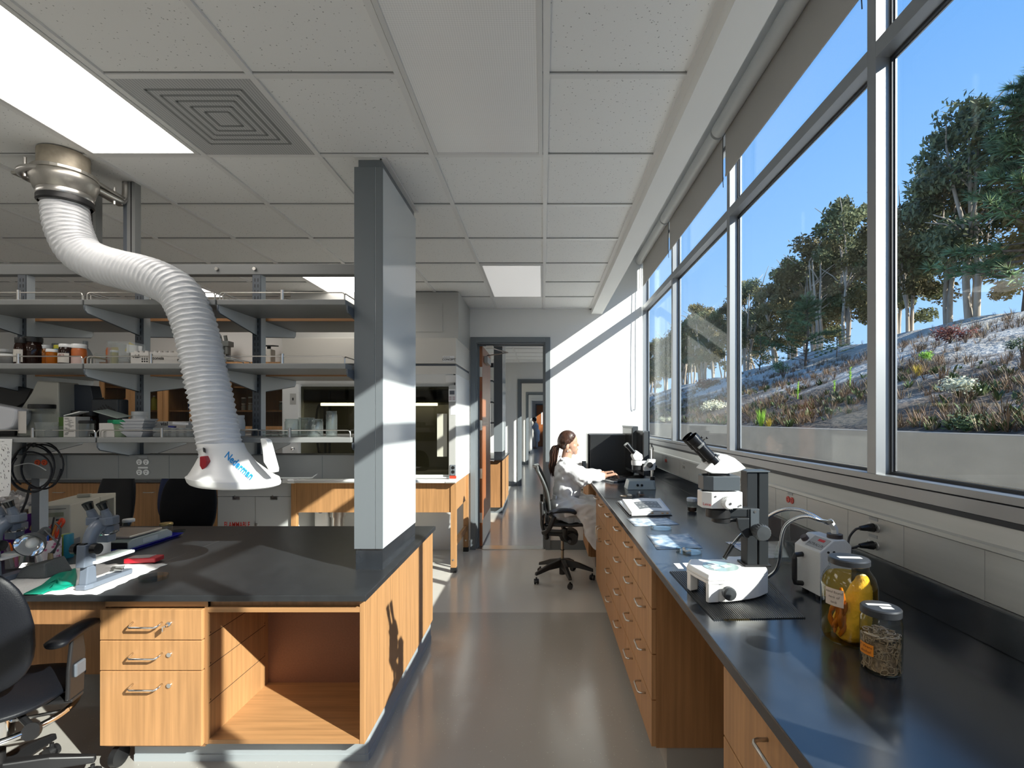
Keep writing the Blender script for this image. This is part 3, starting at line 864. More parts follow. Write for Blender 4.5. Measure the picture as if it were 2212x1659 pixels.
# open cabinet with the end panel
oc = thing('open_cabinet', 'open oak cabinet without doors at the end of the left bench', 'cabinet', (-1.115, 2.35, .11))
MB().box(-1.467, -1.4535, 2.118, 2.59, .1215, .752).build('side_panel', M_wood, oc)
MB().box(-.795, -.775, 2.118, 3.431, .1215, .752).build('end_panel', M_wood, oc, bevel=.001)
MB().box(-1.4535, -.795, 2.12, 2.59, .1215, .139).build('bottom', M_wood_h, oc)
MB().box(-1.4535, -.795, 2.118, 2.15, .6936, .716).build('top_rail', M_wood_h, oc)
MB().box(-1.4535, -.795, 2.16, 2.59, .70, .716).build('top', M_wood_dark, oc)
MB().box(-1.4535, -.795, 2.583, 2.59, .139, .70).build('back_panel', M_hardboard, oc)
MB().box(-1.4535, -.795, 2.135, 2.15, .7165, .752).build('apron', M_wood_dark, oc)
M_slot = mat('dark slot', (.05,.025,.012), .8)
gr = MB()
for z in (.588,.454,.295):
    gr.box(-1.4537, -1.4530, 2.125, 2.555, z-.0015, z+.0015)
    for y in (2.135, 2.55): gr.cyl((-1.4536,y,z+.012),(-1.4529,y,z+.012),.003,.003,8)
gr.build('shelf_slot', M_slot, oc)
MB().box(-.9215,-.9195,2.5815,2.5832,.139,.70).build('back_seam', M_slot, oc)
bc = thing('base_cabinet', 'oak base cabinet on the far side of the left bench end', 'cabinet', (-1.3, 3.0, .11))
MB().box(-2.2, -.797, 2.61, 3.40, .12, .752).build('carcass', M_wood, bc)
# toe base
toe = [(-1.83,2.19),(-.80,2.19),(-.786,2.196),(-.782,2.21),(-.782,3.40),(-1.83,3.40)]
tb = MB().prism(toe, 'z', 0, .118)
toe2 = [(x+(.004 if x > -1 else 0), y-(.005 if y < 2.25 else 0)) for x, y in toe]
tb.prism(toe2, 'z', 0, .03)
struct(tb.build('baseboard_island', mat('blue grey rubber base', (.34,.375,.395), .4)))
# knee space
kn = thing('bench_apron', 'dark oak rail under the left bench above the black chair', 'bench rail', (-2.4, 2.15, .64))
MB().box(-4.5, -1.912, 2.135, 2.155, .635, .752).build('rail', M_wood_dark, kn)
MB().box(-4.5, -1.912, 2.74, 2.76, .10, .752).build('modesty_panel', M_wood_dark, kn)

# ------------------------------------------------------------------ reagent shelf over the left bench
rs = thing('reagent_shelf', 'grey steel reagent shelving with three tiers above the left bench', 'shelving', (-1.6, 2.69, ZL))
PX = [-1.565 - .641*k for k in range(0, 4)]
P0, P1 = 2.667, 2.715
MB().box(-4.6, -.94, P0-.004, P1, 2.321, 2.377).build('top_rail', M_shelf, rs, bevel=.002)
sl = MB()
for k, x in enumerate(PX):
    MB().box(x-.0225, x+.0225, P0, P1, 1.34, 2.321).build('post', M_post if k >= 0 else M_shelf, rs, bevel=.001)
    MB().box(x+.0215, x+.0235, P0+.004, P1, 1.34, 2.321).build('post_lit_side', M_shelf_lit, rs)  # pale strip painting the window-lit side of the post
for x in PX:
    for s_ in (-.0085,.0085):
        z = 1.45
        while z < 2.31:
            sl.box(x+s_-.0018, x+s_+.0018, P0-.0008, P0+.001, z, z+.018); z += .032
sl.build('slots', M_black, rs)
for x in (-1.775, -1.57):
    MB().cyl((x, P0-.004, 2.349),(x, P0-.016, 2.349),.010,.010,6).build('bolt', M_steel, rs)
def guard(x0, x1, y, z, h=.035):
    q = .012
    g_ = MB()
    g_.tube([(x0,y,z),(x0,y,z+h-q),(x0+.004,y,z+h-.004),(x0+q,y,z+h),(x1-q,y,z+h),(x1-.004,y,z+h-.004),(x1,y,z+h-q),(x1,y,z)], .0028, 8)
    xm = (x0+x1)/2
    g_.cyl((xm,y,z),(xm,y,z+h+.012),.0075,.0075,14)
    yb = y+.24
    for x in (x0+.006, x1-.006):
        g_.tube([(x,y+.012,z),(x,y+.012,z+h-q),(x,y+.012+q,z+h),(x,yb-q,z+h),(x,yb,z+h-q),(x,yb,z)], .0028, 8)
    return g_.build('guard_rail', M_steel, rs, smooth=40)
ex = [-.945, -1.571, -2.210, -2.852, -3.49]
M_shelf_edge = mat('shelf edge strip wood', (.40,.20,.085), .5)
for zt, yf, yr in ((2.107, 2.346, 3.09), (1.7995, 2.346, 3.09), (1.441, 2.414, 3.03)):
    for a, b_ in zip(ex[1:], ex[:-1]):
        MB().box(a+.004, b_-.004, yf, P0-.001, zt-.026, zt).build('shelf', M_shelf, rs, bevel=.003)
        MB().box(a+.004, b_-.004, P1+.012, yr, zt-.026, zt).build('shelf', M_shelf, rs, bevel=.003)
        guard(a+.012, b_-.012, yf+.010, zt)
    MB().box(ex[4], ex[0], P1, P1+.012, zt-.030, zt-.004).build('wood_strip', M_shelf_edge, rs)
    for k, x in enumerate([ex[0]] + PX):
        xx = -.943 if k == 0 else x
        for ya, yb in ((P0, yf), (P1, yr)):
            s_ = 1 if yb > ya else -1
            tip = yb - s_*.004
            br = [(ya, zt-.027), (tip, zt-.027), (tip, zt-.050), (tip-s_*.012, zt-.062), (ya, zt-.118)]
            if k == 0:
                if s_ > 0: continue
                MB().prism(br, 'x', xx-.004, xx+.003).build('bracket', M_post, rs)
            else:
                MB().prism(br, 'x', xx-.002, xx+.004).build('bracket', M_shelf_lit, rs)
                MB().tube([(xx,tip,zt-.026),(xx,tip-s_*.001,zt-.048),(xx,tip-s_*.012,zt-.062),(xx,ya,zt-.118)], .0042, 6).build('bracket_edge', M_post, rs, smooth=True)
for x, y in ((-2.263, 2.69), (-2.477, 2.69)):
    MB().box(x-.032, x-.012, y-.02, y+.02, 2.378, ZC-.002).build('ceiling_strut', M_post, rs)
    MB().box(x-.012, x+.032, y-.02, y+.02, 2.378, ZC-.002).build('ceiling_strut', M_shelf, rs)
    MB().box(x+.008, x+.014, y-.021, y-.0195, 2.378, ZC-.002).build('strut_slot', M_black, rs)
# power raceway of the shelf
MB().box(-4.6, -.9405, 2.60, 2.735, 1.2146, 1.341).build('raceway', M_shelf, rs, bevel=.003)
for x in (-2.758, -3.9):
    MB().box(x-.024, x+.02, 2.655, 2.70, ZL, 1.2146).build('raceway_post', M_post, rs)
    MB().box(x+.019, x+.024, 2.655, 2.70, ZL, 1.2146).build('raceway_post', M_shelf_lit, rs)  # paler strip, window light painted on the right side
for x in (-2.535, -2.26, -1.99, -1.445, -1.175):
    MB().box(x-.0008, x+.0008, 2.5993, 2.601, 1.216, 1.339).build('joint', M_post, rs)
M_outl = mat('outlet white', (.75,.75,.74), .3)
def duplex(parent, c, right, up, out, m, s=1.0, pair=.0365):
    """two round sockets side by side, each with slots"""
    c, r_, u_, o_ = Vector(c), Vector(right), Vector(up), Vector(out)
    for k in (-1, 1):
        q = c + r_*k*pair*s/2
        M = Matrix((r_,u_,o_)).transposed().to_4x4(); M.translation = q
        f = MB().lathe([(.0155*s,0),(.0155*s,.003),(.0145*s,.004)], n=20).xf(M)
        f.build('socket', m, parent, world=True, smooth=40)
        sl_ = MB()
        for t in (-1,1): sl_.obox((t*.004*s,.004*s,.0042),(.002*s,.008*s,.001))
        sl_.obox((0,-.006*s,.0042),(.005*s,.005*s,.001))
        sl_.xf(M).build('socket_slot', M_black, parent)
def plate(parent, c, right, up, out, w_, h_, m, name='label_plate'):
    M = Matrix((Vector(right),Vector(up),Vector(out))).transposed().to_4x4(); M.translation = Vector(c)
    return MB().box(-w_/2,w_/2,-h_/2,h_/2,0,.0012).xf(M).build(name, m, parent)
X_, Z_, N_ = (1,0,0), (0,0,1), (0,-1,0)
M_tagp = mat('grey label plate', (.30,.31,.315), .5)
o_ = at(309, 998, 2.599); duplex(rs, o_, X_, Z_, N_, M_outl); plate(rs, o_+Vector((0,0,.026)), X_, Z_, N_, .046, .010, M_tagp)
o_ = at(309, 1020, 2.599); duplex(rs, o_, X_, Z_, N_, M_outl); plate(rs, o_+Vector((0,0,.024)), X_, Z_, N_, .052, .009, M_outl)
o_ = at(89, 999, 2.599); duplex(rs, o_, X_, Z_, N_, M_orange_out); plate(rs, o_+Vector((0,0,.026)), X_, Z_, N_, .046, .010, M_tagp)

# ------------------------------------------------------------------ right bench
ZR = .94
wr_ = thing('lab_worktop', 'long black resin worktop under the windows', 'worktop', (.81, 2.5, ZR))
MB().box(.455, 1.184, -1.6, 5.722, .908, ZR).build('slab', M_epoxy, wr_, bevel=.003)
MB().box(1.162, 1.1835, -1.6, 5.722, ZR, 1.0435).build('backsplash', M_epoxy, wr_, bevel=.003)
MB().box(.455, 1.162, 5.70, 5.722, ZR, 1.0435).build('side_splash', M_epoxy, wr_, bevel=.003)
def bank(label, y0, y1, kind, pulls):
    o = thing('drawer_cabinet', label, 'drawers', (.8, (y0+y1)/2, .075))
    MB().box(.489, 1.15, y0+.002, y1-.002, .11, .907).build('carcass', M_wood_dark, o)
    zs = [.898, .710, .513, .316, .113]
    rows = [(zs[k+1]+.0025, zs[k]-.0025) for k in range(4)]
    if kind == 'drawers':
        for z0, z1 in rows:
            d = MB().box(.469, .489, y0+.002, y1-.002, z0, z1).build('drawer', M_wood_r, o, bevel=.0015)
            for p in pulls: pull(d, (.469, p, z1-.034), (0,1,0), (-1,0,0), .105, .034, .0045)
    else:
        z0, z1 = rows[0]
        d = MB().box(.469, .489, y0+.002, y1-.002, z0, z1).build('drawer', M_wood_r, o, bevel=.0015)
        for p in pulls: pull(d, (.469, p, z1-.034), (0,1,0), (-1,0,0), .105, .034, .0045)
        ym = (y0+y1)/2
        for a, b_, hy in ((y0+.002, ym-.001, ym-.04), (ym+.001, y1-.002, ym+.05)):
            d = MB().box(.469, .489, a, b_, .1155, zs[1]-.0025).build('door', M_wood_r, o, bevel=.0015)
            pull(d, (.469, hy, .60), (0,0,1), (-1,0,0), .105, .034, .0045)
        for z in (.58, .16):
            MB().cyl((.471,y1-.001,z-.03),(.471,y1-.001,z+.03),.004,.004,8).build('hinge', M_steel, o)
    return o
bank('nearest oak drawer unit under the right bench, cut by the bottom edge', .40, 1.271, 'drawers', (.967,))
bank('oak drawer unit with two columns of handles in the middle of the right bench', 2.109, 2.778, 'drawers', (2.287, 2.607))
bank('oak drawer unit under the right bench, second one from the seated woman', 2.778, 3.611, 'drawers', (2.985, 3.40))
bank('oak unit with doors below a drawer beside the seated woman', 3.611, 4.322, 'doors', (3.79, 4.147))
bank('oak cabinet at the far end of the right bench behind the seated woman', 5.04, 5.70, 'doors', (5.37,))
struct(MB().box(.54, 1.15, .42, 1.25, 0, .11).box(.54, 1.15, 2.13, 4.30, 0, .11).box(.54, 1.15, 5.06, 5.7, 0, .11).build('baseboard_right', mat('warm grey rubber base', (.33,.31,.28), .5)))
kr = thing('bench_rail', 'oak rail under the right worktop across the knee space', 'bench rail', (.71, 1.69, .8))
MB().box(.70, .72, 1.271, 2.109, .80, .907).build('rail', M_wood_dark, kr)
MB().box(1.13, 1.15, 1.271, 2.109, .05, .907).build('back_panel', M_wood_dark, kr)
kr = thing('bench_rail', 'oak rail under the worktop above the lap of the seated woman', 'bench rail', (.50, 4.68, .85))
MB().box(.479, .499, 4.322, 5.04, .868, .907).build('rail', M_wood_r, kr)
MB().box(1.13, 1.15, 4.322, 5.04, .05, .907).build('back_panel', M_wood_dark, kr)
# outlets on the wall raceway
RX, RU, RN = (0,-1,0), (0,0,1), (-1,0,0)
def race_outlet(px, py, m, n_label):
    t_ = 1.184
    Y = t_*F/(px-1173); p = at(px, py, Y); duplex(rc, p, RX, RU, RN, m, 1.0); plate(rc, p+Vector((0,0,.030)), RX, RU, RN, .045, .011, M_tagp)
    return p
race_outlet(1707, 1080, mat('red outlet', (.55,.05,.03), .35), 0)
race_outlet(1438.5, 995, mat('red outlet', (.55,.05,.03), .35), 0)
race_outlet(1477, 1008, mat('steel outlet', (.5,.5,.49), .3, metal=.5), 0)
race_outlet(1597, 1046, mat('steel outlet', (.5,.5,.49), .3, metal=.5), 0)
pA = race_outlet(1887, 1139, mat('steel outlet', (.5,.5,.49), .3, metal=.5), 0)
pB = race_outlet(1886, 1176, mat('steel outlet', (.5,.5,.49), .3, metal=.5), 0)

# ------------------------------------------------------------------ far wall: fume hood, flammables cabinet, cabinets, counter
HX0, HX1, HY = -2.589, -.862, 4.85
hd = thing('fume_hood', 'white fume hood with glass sash on an oak table at the far wall', 'fume hood', (-1.72, 5.3, .9))
M_hood = mat('hood off white', (.60,.58,.53), .35)
M_hood_g = mat('hood grey', (.45,.45,.43), .35)
M_ss = mat('hood liner steel', (.34,.32,.27), .35, metal=.6)
hb = MB()
hb.box(HX0+.02, HX1+.002, 4.97, YF-.001, 2.34, ZC-.003)
hb.build('ceiling_enclosure', M_hood_g, hd, bevel=.002)
pn = MB().box(-2.4, -1.02, 4.966, 4.971, 2.42, 2.71).build('enclosure_panel', M_hood_g, hd, bevel=.004)
MB().box(HX0, HX1, HY, YF-.001, 2.085, 2.34).build('upper_panel', M_hood, hd, bevel=.003)
MB().box(HX0+.01, HX1-.01, HY+.02, YF-.001, 2.062, 2.085).build('slot', M_post, hd)
MB().box(HX0, HX1, HY+.005, YF-.001, 1.98, 2.062).build('lower_panel', M_hood, hd, bevel=.002)
MB().prism([(HY+.0,1.98),(YF-.6,1.98),(YF-.6,1.833),(HY+.10,1.833)], 'x', HX0+.02, HX1-.03).build('sash_header', M_white_en, hd)
MB().box(HX1-.008, HX1, HY, YF-.001, .935, 1.98).build('side_panel', M_white_en, hd)
MB().box(HX0, HX0+.008, HY, YF-.001, .935, 1.98).build('side_panel', M_white_en, hd)
MB().box(HX1-.075, HX1-.008, HY, HY+.12, .935, 1.87).build('right_jamb', M_hood_g, hd, bevel=.004)
MB().box(HX0+.008, HX0+.16, HY, HY+.12, .935, 1.88).build('left_jamb', M_white_en, hd, bevel=.004)
MB().box(HX0+.02, HX1-.02, YF-.10, YF-.08, .935, 2.0).build('liner_back', M_ss, hd)
MB().box(HX0+.02, HX1-.02, HY+.12, YF-.08, 1.70, 1.72).build('liner_top', M_ss, hd)
MB().box(HX0, HX1, HY-.01, YF-.001, .90, .935).build('hood_worktop', M_white_en, hd, bevel=.004)
MB().cyl((HX0+.13,HY-.022,.918),(HX1-.10,HY-.022,.918),.018,.018,16).build('airfoil', M_white_en, hd, smooth=True)
MB().cyl((HX0+.07,HY-.022,.918),(HX0+.13,HY-.022,.918),.021,.021,16).cyl((HX1-.10,HY-.022,.918),(HX1,HY-.022,.918),.021,.021,16).build('airfoil_end', M_white_en, hd, smooth=40)
MB().box(HX0+.16, HX1-.075, HY+.05, HY+.056, .965, 1.86).build('sash_glass', glass('hood sash glass', (.42,.42,.36), .8), hd)
MB().box(HX0+.16, HX1-.075, HY+.045, HY+.061, .955, .975).box(HX0+.16, HX1-.075, HY+.02, HY+.03, .944, .954).build('sash_rail', M_white_en, hd)
p = at(969, 775, HY-.0005)
plate(hd, p, X_, Z_, N_, .115, .055, M_outl, 'name_plate')
text('CONCEPT', .028, M_black_ink, hd, 'lettering', face_m(p+Vector((0,-.0022,-.008))-hd.location), shear=.25, bold=.0006)
text('PROTECTOR', .011, M_black_ink, hd, 'lettering', face_m(p+Vector((-.018,-.0022,.016))-hd.location))
# monitor, outlet and notices on the right jamb
p = at(977, 855, HY-.001)
MB().box(p.x-.035, p.x+.035, HY-.014, HY, p.z-.06, p.z+.065).build('airflow_monitor', M_white_pl, hd, bevel=.003)
MB().box(p.x-.024, p.x+.024, HY-.0155, HY-.0138, p.z+.012, p.z+.05).build('display', M_post, hd)
bt = MB()
for a in (-.018,.018):
    for z in (-.015,-.035): bt.box(p.x+a-.013, p.x+a+.013, HY-.0155, HY-.0138, p.z+z-.008, p.z+z+.008)
bt.build('buttons', mat('pinkish grey button', (.55,.45,.46), .4), hd)
p = at(978.5, 1015, HY-.001)
MB().box(p.x-.027, p.x+.027, HY-.008, HY, p.z-.055, p.z+.05).build('outlet_plate', M_gray_paint, hd, bevel=.002)
MB().cyl((p.x,HY-.008,p.z+.022),(p.x,HY-.0095,p.z+.022),.017,.017,16).cyl((p.x,HY-.008,p.z-.02),(p.x,HY-.0095,p.z-.02),.017,.017,16).build('outlet_face', M_black, hd)
MB().box(p.x-.033, p.x+.033, HY-.003, HY, p.z-.085, p.z-.058).build('red_sticker', mat('red sticker', (.75,.06,.03), .5), hd)
p = at(979, 886, HY-.001); plate(hd, p, X_, Z_, N_, .055, .09, M_paper, 'notice')
p = at(975, 819, HY+.04); MB().quad(p+Vector((-.05,-.01,-.035)),p+Vector((.05,-.01,-.035)),p+Vector((.05,-.045,.035)),p+Vector((-.05,-.045,.035))).build('notice', M_paper, hd, solid=.001)
p = at(955, 940, HY+.045); plate(hd, p, X_, Z_, N_, .10, .43, mat('faded paper', (.55,.54,.45), .7), 'notice')
p = at(633, 862, HY-.001); plate(hd, p, X_, Z_, N_, .06, .11, M_hood_g, 'switch_plate'); plate(hd, p+Vector((0,-.0015,0)), X_, Z_, N_, .014, .026, M_black, 'switch')
MB().cyl(at(632,969,HY),at(632,969,HY-.05),.02,.016,12).build('gas_tap', M_chrome, hd, smooth=True)
MB().tube(bez([at(690,985,5.4),at(683,930,5.35),at(687,880,5.35),at(700,880,5.35),at(703,930,5.35),at(703,985,5.4)]),.012,8).build('hose', M_black, hd, smooth=True)
MB().cyl(at(712,985,5.5),at(712,845,5.5),.014,.014,10).build('pipe', M_black, hd, smooth=True)
MB().box(-1.9,-1.55,5.2,5.5,.936,1.05).build('rack', M_hood_g, hd)
MB().box(-1.25,-.98,5.1,5.3,.936,.985).build('tray', M_hood, hd, bevel=.004)
MB().box(-2.3,-1.1,5.05,5.10,1.672,1.698).build('hood_light', mat('hood lamp tube', (.8,.8,.75), .5, emit=(1,.93,.78,7.0)), hd)
# table under the hood
tbh = thing('hood_table', 'oak table with black feet carrying the fume hood', 'table', (-1.72, 5.3, 0))
MB().box(HX0+.125, HX1-.06, HY+.03, HY+.05, .600, .898).build('apron', M_wood, tbh, bevel=.002)
MB().box(HX1-.045, HX1-.025, HY+.06, YF-.05, .600, .898).build('side_apron', M_wood, tbh, bevel=.002)
MB().box(HX1-.05, HX1-.02, HY+.08, YF-.08, .24, .30).build('stretcher', M_wood, tbh)
for x0, x1, y in ((HX0+.075,HX0+.125,HY+.02),(HX1-.06,HX1-.005,HY+.02),(HX1-.06,HX1-.005,YF-.09),(HX0+.075,HX0+.125,YF-.09)):
    l_ = MB().box(x0, x1, y, y+.055, .05, .899).build('leg', M_wood, tbh, bevel=.002)
    MB().box(x0-.002, x1+.002, y-.002, y+.057, 0, .05).build('foot', M_black, l_)
    MB().cyl((x0+.028,y,.13),(x0+.028,y-.004,.13),.009,.009,12).build('bolt', M_steel, l_)
    MB().box(x0+.6, x0+.601, y, y+.001, .5, .501) 
p = at(700,1120,5.35)
vp = thing('vacuum_pump', 'white pump with steel drum under the hood table', 'pump', (p.x, p.y, 0))
MB().cyl((p.x+.17,5.3,.02),(p.x+.17,5.3,.60),.07,.07,20).build('drum', M_steel, vp, smooth=40)
MB().cyl((p.x+.17,5.3,.48),(p.x+.17,5.3,.56),.085,.085,20).build('collar', M_steel, vp, smooth=40)
MB().box(p.x-.05,p.x+.09,5.22,5.36,0,.56).build('body', M_white_en, vp, bevel=.02)
MB().ell((p.x+.03,5.2,.56),(.03,.03,.03)).build('knob', mat('dark blue knob', (.03,.06,.12), .4), vp, smooth=True)
# flammables cabinet
FX0, FX1 = (470-1173)*4.9/F, (632-1173)*4.9/F
fc = thing('flammables_cabinet', 'pale grey cabinet marked FLAMMABLE left of the fume hood', 'cabinet', ((FX0+FX1)/2, 5.3, 0))
M_flam = mat('pale grey enamel cabinet', (.50,.51,.50), .4)
MB().box(FX0, FX1, 4.92, YF-.01, .05, .898).build('body', M_flam, fc)
xm = (FX0+FX1)/2
zt = 1.53-(1073-906)*4.9/F
MB().box(FX0, FX1, 4.90, 4.92, zt+.004, .898).build('top_panel', M_flam, fc)
for a, b_ in ((FX0, xm-.002), (xm+.002, FX1)):
    d = MB().box(a, b_, 4.90, 4.92, .08, zt).build('door', M_flam, fc, bevel=.002)
    MB().box((a+b_)/2-.035, (a+b_)/2+.035, 4.897, 4.90, zt-.03, zt).cyl(((a+b_)/2-.012,4.896,zt-.008),((a+b_)/2-.012,4.896,zt+.016),.004,.004,8).build('hinge', M_steel, d)
MB().cyl((xm+.015,4.90,1.53-229*4.9/F+.01),(xm+.015,4.88,1.53-229*4.9/F+.01),.014,.014,14).build('lock', M_steel, fc, smooth=40)
for x in (FX0+.08, FX1-.08): MB().box(x-.02,x+.02,4.95,5.6,0,.05).build('foot', M_black, fc)
p = at(512, 1134, 4.8985)
text('FLAMMABLE', .078, mat('red lettering', (.62,.03,.02), .5), fc, 'lettering', face_m(p-fc.location), sx=.62, bold=.0006)
MB().tube(bez([at(463,1060,4.9),at(464,1075,4.88),at(463,1105,4.88)]),.006,6).build('chain', M_steel, fc)
# base cabinets and counter along the far wall
ct = thing('far_counter', 'black counter along the far wall left of the fume hood', 'worktop', (-4.4, 5.3, .9))
MB().box(XL+.005, HX0-.01, 4.87, YF-.001, .899, .93).build('slab', M_epoxy, ct, bevel=.002)
lab = ['oak base cabinet next to the grey flammables cabinet at the far wall', 'oak base cabinet behind the black chairs at the far wall',
       'oak base cabinet at the far wall near the left edge', 'oak base cabinet in the far left corner']
x1 = FX0-.004
for k in range(3):
    x0 = max(x1-.90, XL+.01)
    b_ = thing('base_cabinet', lab[k], 'cabinet', ((x0+x1)/2, 5.3, 0))
    MB().box(x0, x1, 4.92, YF-.01, .10, .898).build('carcass', M_wood_dark, b_)
    MB().box(x0+.05, x1-.05, 4.98, YF-.01, 0, .10).build('plinth', M_base, b_)
    for a, c in ((x0+.002,(x0+x1)/2-.002),((x0+x1)/2+.002,x1-.002)):
        d = MB().box(a, c, 4.90, 4.92, .11, .89).build('door', M_wood, b_, bevel=.002)
        pull(d, ((a+c)/2, 4.90, .8), X_, N_, .1, .03)
    x1 = x0-.004
# wall cabinets with glass doors
M_cabin = mat('cabinet interior', (.10,.05,.025), .6)
gx = [(-4.90,-4.20),(-4.195,-3.50),(-3.495,-2.80)]
labs = ['oak wall cabinet with glass doors, leftmost of three on the far wall','oak wall cabinet with glass doors, middle of three on the far wall','oak wall cabinet with glass doors right beside the fume hood']
cabs = []
M_cabgl = glass('cabinet glass', (.75,.74,.70), .5)
for (x0, x1), lb in zip(gx, labs):
    b_ = thing('wall_cabinet', lb, 'cabinet', ((x0+x1)/2, 5.6, 1.40))
    c = MB().box(x0,x0+.018,5.41,YF-.001,1.40,2.165).box(x1-.018,x1,5.41,YF-.001,1.40,2.165).box(x0+.018,x1-.018,5.41,YF-.001,1.40,1.418).box(x0+.018,x1-.018,5.41,YF-.001,2.147,2.165)
    c.box(x0+.018,x1-.018,YF-.012,YF-.001,1.418,2.147)
    c.build('carcass', M_wood_dark, b_)
    MB().box(x0+.018,x1-.018,5.43,YF-.012,1.615,1.633).box(x0+.018,x1-.018,5.43,YF-.012,1.88,1.898).build('shelf', M_wood_dark, b_)
    xm = (x0+x1)/2
    for a, c2, hx_ in ((x0+.001,xm-.001,xm-.03),(xm+.001,x1-.001,xm+.03)):
        w_ = .055
        d = MB().box(a,a+w_,5.39,5.41,1.40,2.165).box(c2-w_,c2,5.39,5.41,1.40,2.165).box(a+w_,c2-w_,5.39,5.41,1.40,1.40+w_).box(a+w_,c2-w_,5.39,5.41,2.165-w_,2.165).build('door', M_wood, b_)
        MB().box(a+w_,c2-w_,5.398,5.402,1.40+w_,2.165-w_).build('door_glass', M_cabgl, d)
        pull(d, (hx_,5.39,1.50), Z_, N_, .1, .03, .004)
    cabs.append(b_)

# ------------------------------------------------------------------ door leaf, second room bench, end door
dl = thing('open_door', 'reddish wood door standing open into the next room', 'door', (DX0+.02, YF+T, 0))
M_door = mat('cherry door veneer', (.36,.12,.04), .35, noise=(30,.15,(1,1,.05)))
MB().box(DX0+.024, DX0+.068, YF+T-.03, YF+T+.87, .012, DZ-.026).build('leaf', M_door, dl, bevel=.002)
MB().box(DX0+.0681, DX0+.0695, YF+T-.02, YF+T+.86, .03, .32).build('kick_plate', M_steel, dl)
for z in (2.10, 1.46, .88, .35):
    MB().box(DX0+.026, DX0+.066, YF+T-.0325, YF+T-.0302, z-.06, z+.06).build('hinge', M_steel, dl)
p = Vector((DX0+.068, YF+T+.35, 2.30))
MB().box(DX0+.069, DX0+.115, YF+T+.12, YF+T+.50, 2.23, 2.31).build('closer_body', M_hood_g, dl, bevel=.005)
MB().tube([(DX0+.10,YF+T+.2,2.325),(DX0+.36,YF+T+.10,2.35),(DX0+.16,YF+T-.06,2.39)],.008,8).build('closer_arm', M_steel, dl)
MB().box(DX0+.12,DX0+.20,YF+T-.10,YF+T-.04,2.375,2.405).build('closer_shoe', M_steel, dl)
MB().box(DX0+.0696,DX0+.073,YF+T+.74,YF+T+.80,1.05,1.75).build('pull_plate', M_steel, dl)
MB().tube([(DX0+.069,YF+T+.80,.97),(DX0+.12,YF+T+.80,.97),(DX0+.125,YF+T+.72,.97)],.009,8).build('lever', M_chrome, dl)
text('PULL', .04, M_red, dl, 'lettering', face_m(Vector((DX0+.046,YF+T-.0306,1.83))-dl.location, (0,0,1), (-1,0,0)))
b2 = thing('lab_bench', 'oak lab bench with black top in the room beyond the door', 'bench', (-1.2, 8.6, 0))
MB().box(-2.9, -.643, 7.86, 9.3, .87, .90).build('slab', M_epoxy, b2, bevel=.003)
MB().box(-2.8, -.66, 7.93, 9.24, .10, .869).build('cabinet', M_wood_dark, b2)
MB().box(-.662, -.655, 7.91, 9.26, .11, .869).build('end_panel', M_wood, b2)
MB().box(-2.8, -.665, 8.0, 9.2, 0, .10).build('base', M_base, b2)
c2 = thing('service_column', 'dark grey service column on the bench in the next room', 'column', (-.74, 8.3, .90))
MB().box(-.806, -.669, 8.0, 8.71, 1.0, 2.82).build('cover', M_gray_paint, c2)
MB().box(-.668, -.666, 8.02, 8.70, 1.0, 2.82).build('side_cover', M_col_side, c2)
MB().box(-.803, -.672, 8.004, 8.70, .90, 1.0).build('curb', M_epoxy, c2)
s2 = thing('reagent_shelf', 'dark shelving seen through the door beside the far column', 'shelving', (-1.4, 8.3, .90))
for z in (1.46, 1.80, 2.15):
    MB().box(-2.6, -.83, 8.0, 8.35, z, z+.025).build('shelf', M_post, s2)
    MB().tube([(-2.55,8.01,z+.075),(-.84,8.01,z+.075),(-.84,8.01,z+.025)],.004,6).build('guard_rail', M_steel, s2)
MB().box(-2.6, -.83, 8.15, 8.22, 2.40, 2.47).build('top_rail', M_post, s2)
for x in (-1.5,-2.3): MB().box(x-.03,x+.03,8.15,8.22,.90,2.40).build('post', M_post, s2)
ed = thing('far_door', 'orange brown wood door at the very end of the row of rooms', 'door', (-.15, 27.3, 0))
MB().box(-.36, .50, 27.34, 27.38, .01, 2.33).build('leaf', M_door, ed)
MB().box(-.10, -.02, 27.33, 27.345, 1.25, 1.95).build('vision_panel', M_outl, ed)
MB().box(-.42, -.36, 27.33, 27.39, 0, 2.40).box(.50,.56,27.33,27.39,0,2.40).box(-.36,.50,27.33,27.39,2.34,2.40).build('door_frame', M_gray_paint, ed)
# ------------------------------------------------------------------ extraction arm
M_hose = mat('white PVC hose', (.72,.73,.75), .38)
M_hoodp = mat('white moulded hood', (.80,.80,.79), .3)
M_alu = mat('cast aluminium', (.45,.43,.39), .38, metal=.9, noise=(20,.12))
M_duct = mat('galvanised duct', (.42,.37,.29), .5, metal=.35, noise=(14,.25))
ea = thing('extraction_arm', 'white flexible fume extraction arm hanging from the ceiling over the left bench', 'extraction arm', (-2.354, 2.40, ZC))
def ring(c, r, z0, z1, n=28): return MB().cyl((c[0],c[1],z0),(c[0],c[1],z1),r,r,n)
C = (-2.354, 2.40)
ring(C,.098,2.735,ZC).build('duct', M_duct, ea, smooth=40)
ring((C[0]+.006,C[1]),.125,2.720,2.738).obox((-2.31,2.56,2.729),(.10,.36,.016),(0,0,.1)).obox((-2.53,2.40,2.729),(.10,.07,.016)).build('flange', M_alu, ea, bevel=.003)
u = []
for k in range(13):
    a = lerp(0,-PI,k/12)
    u.append((-2.40+.118*math.cos(a), 2.40+.118*math.sin(a), 2.708))
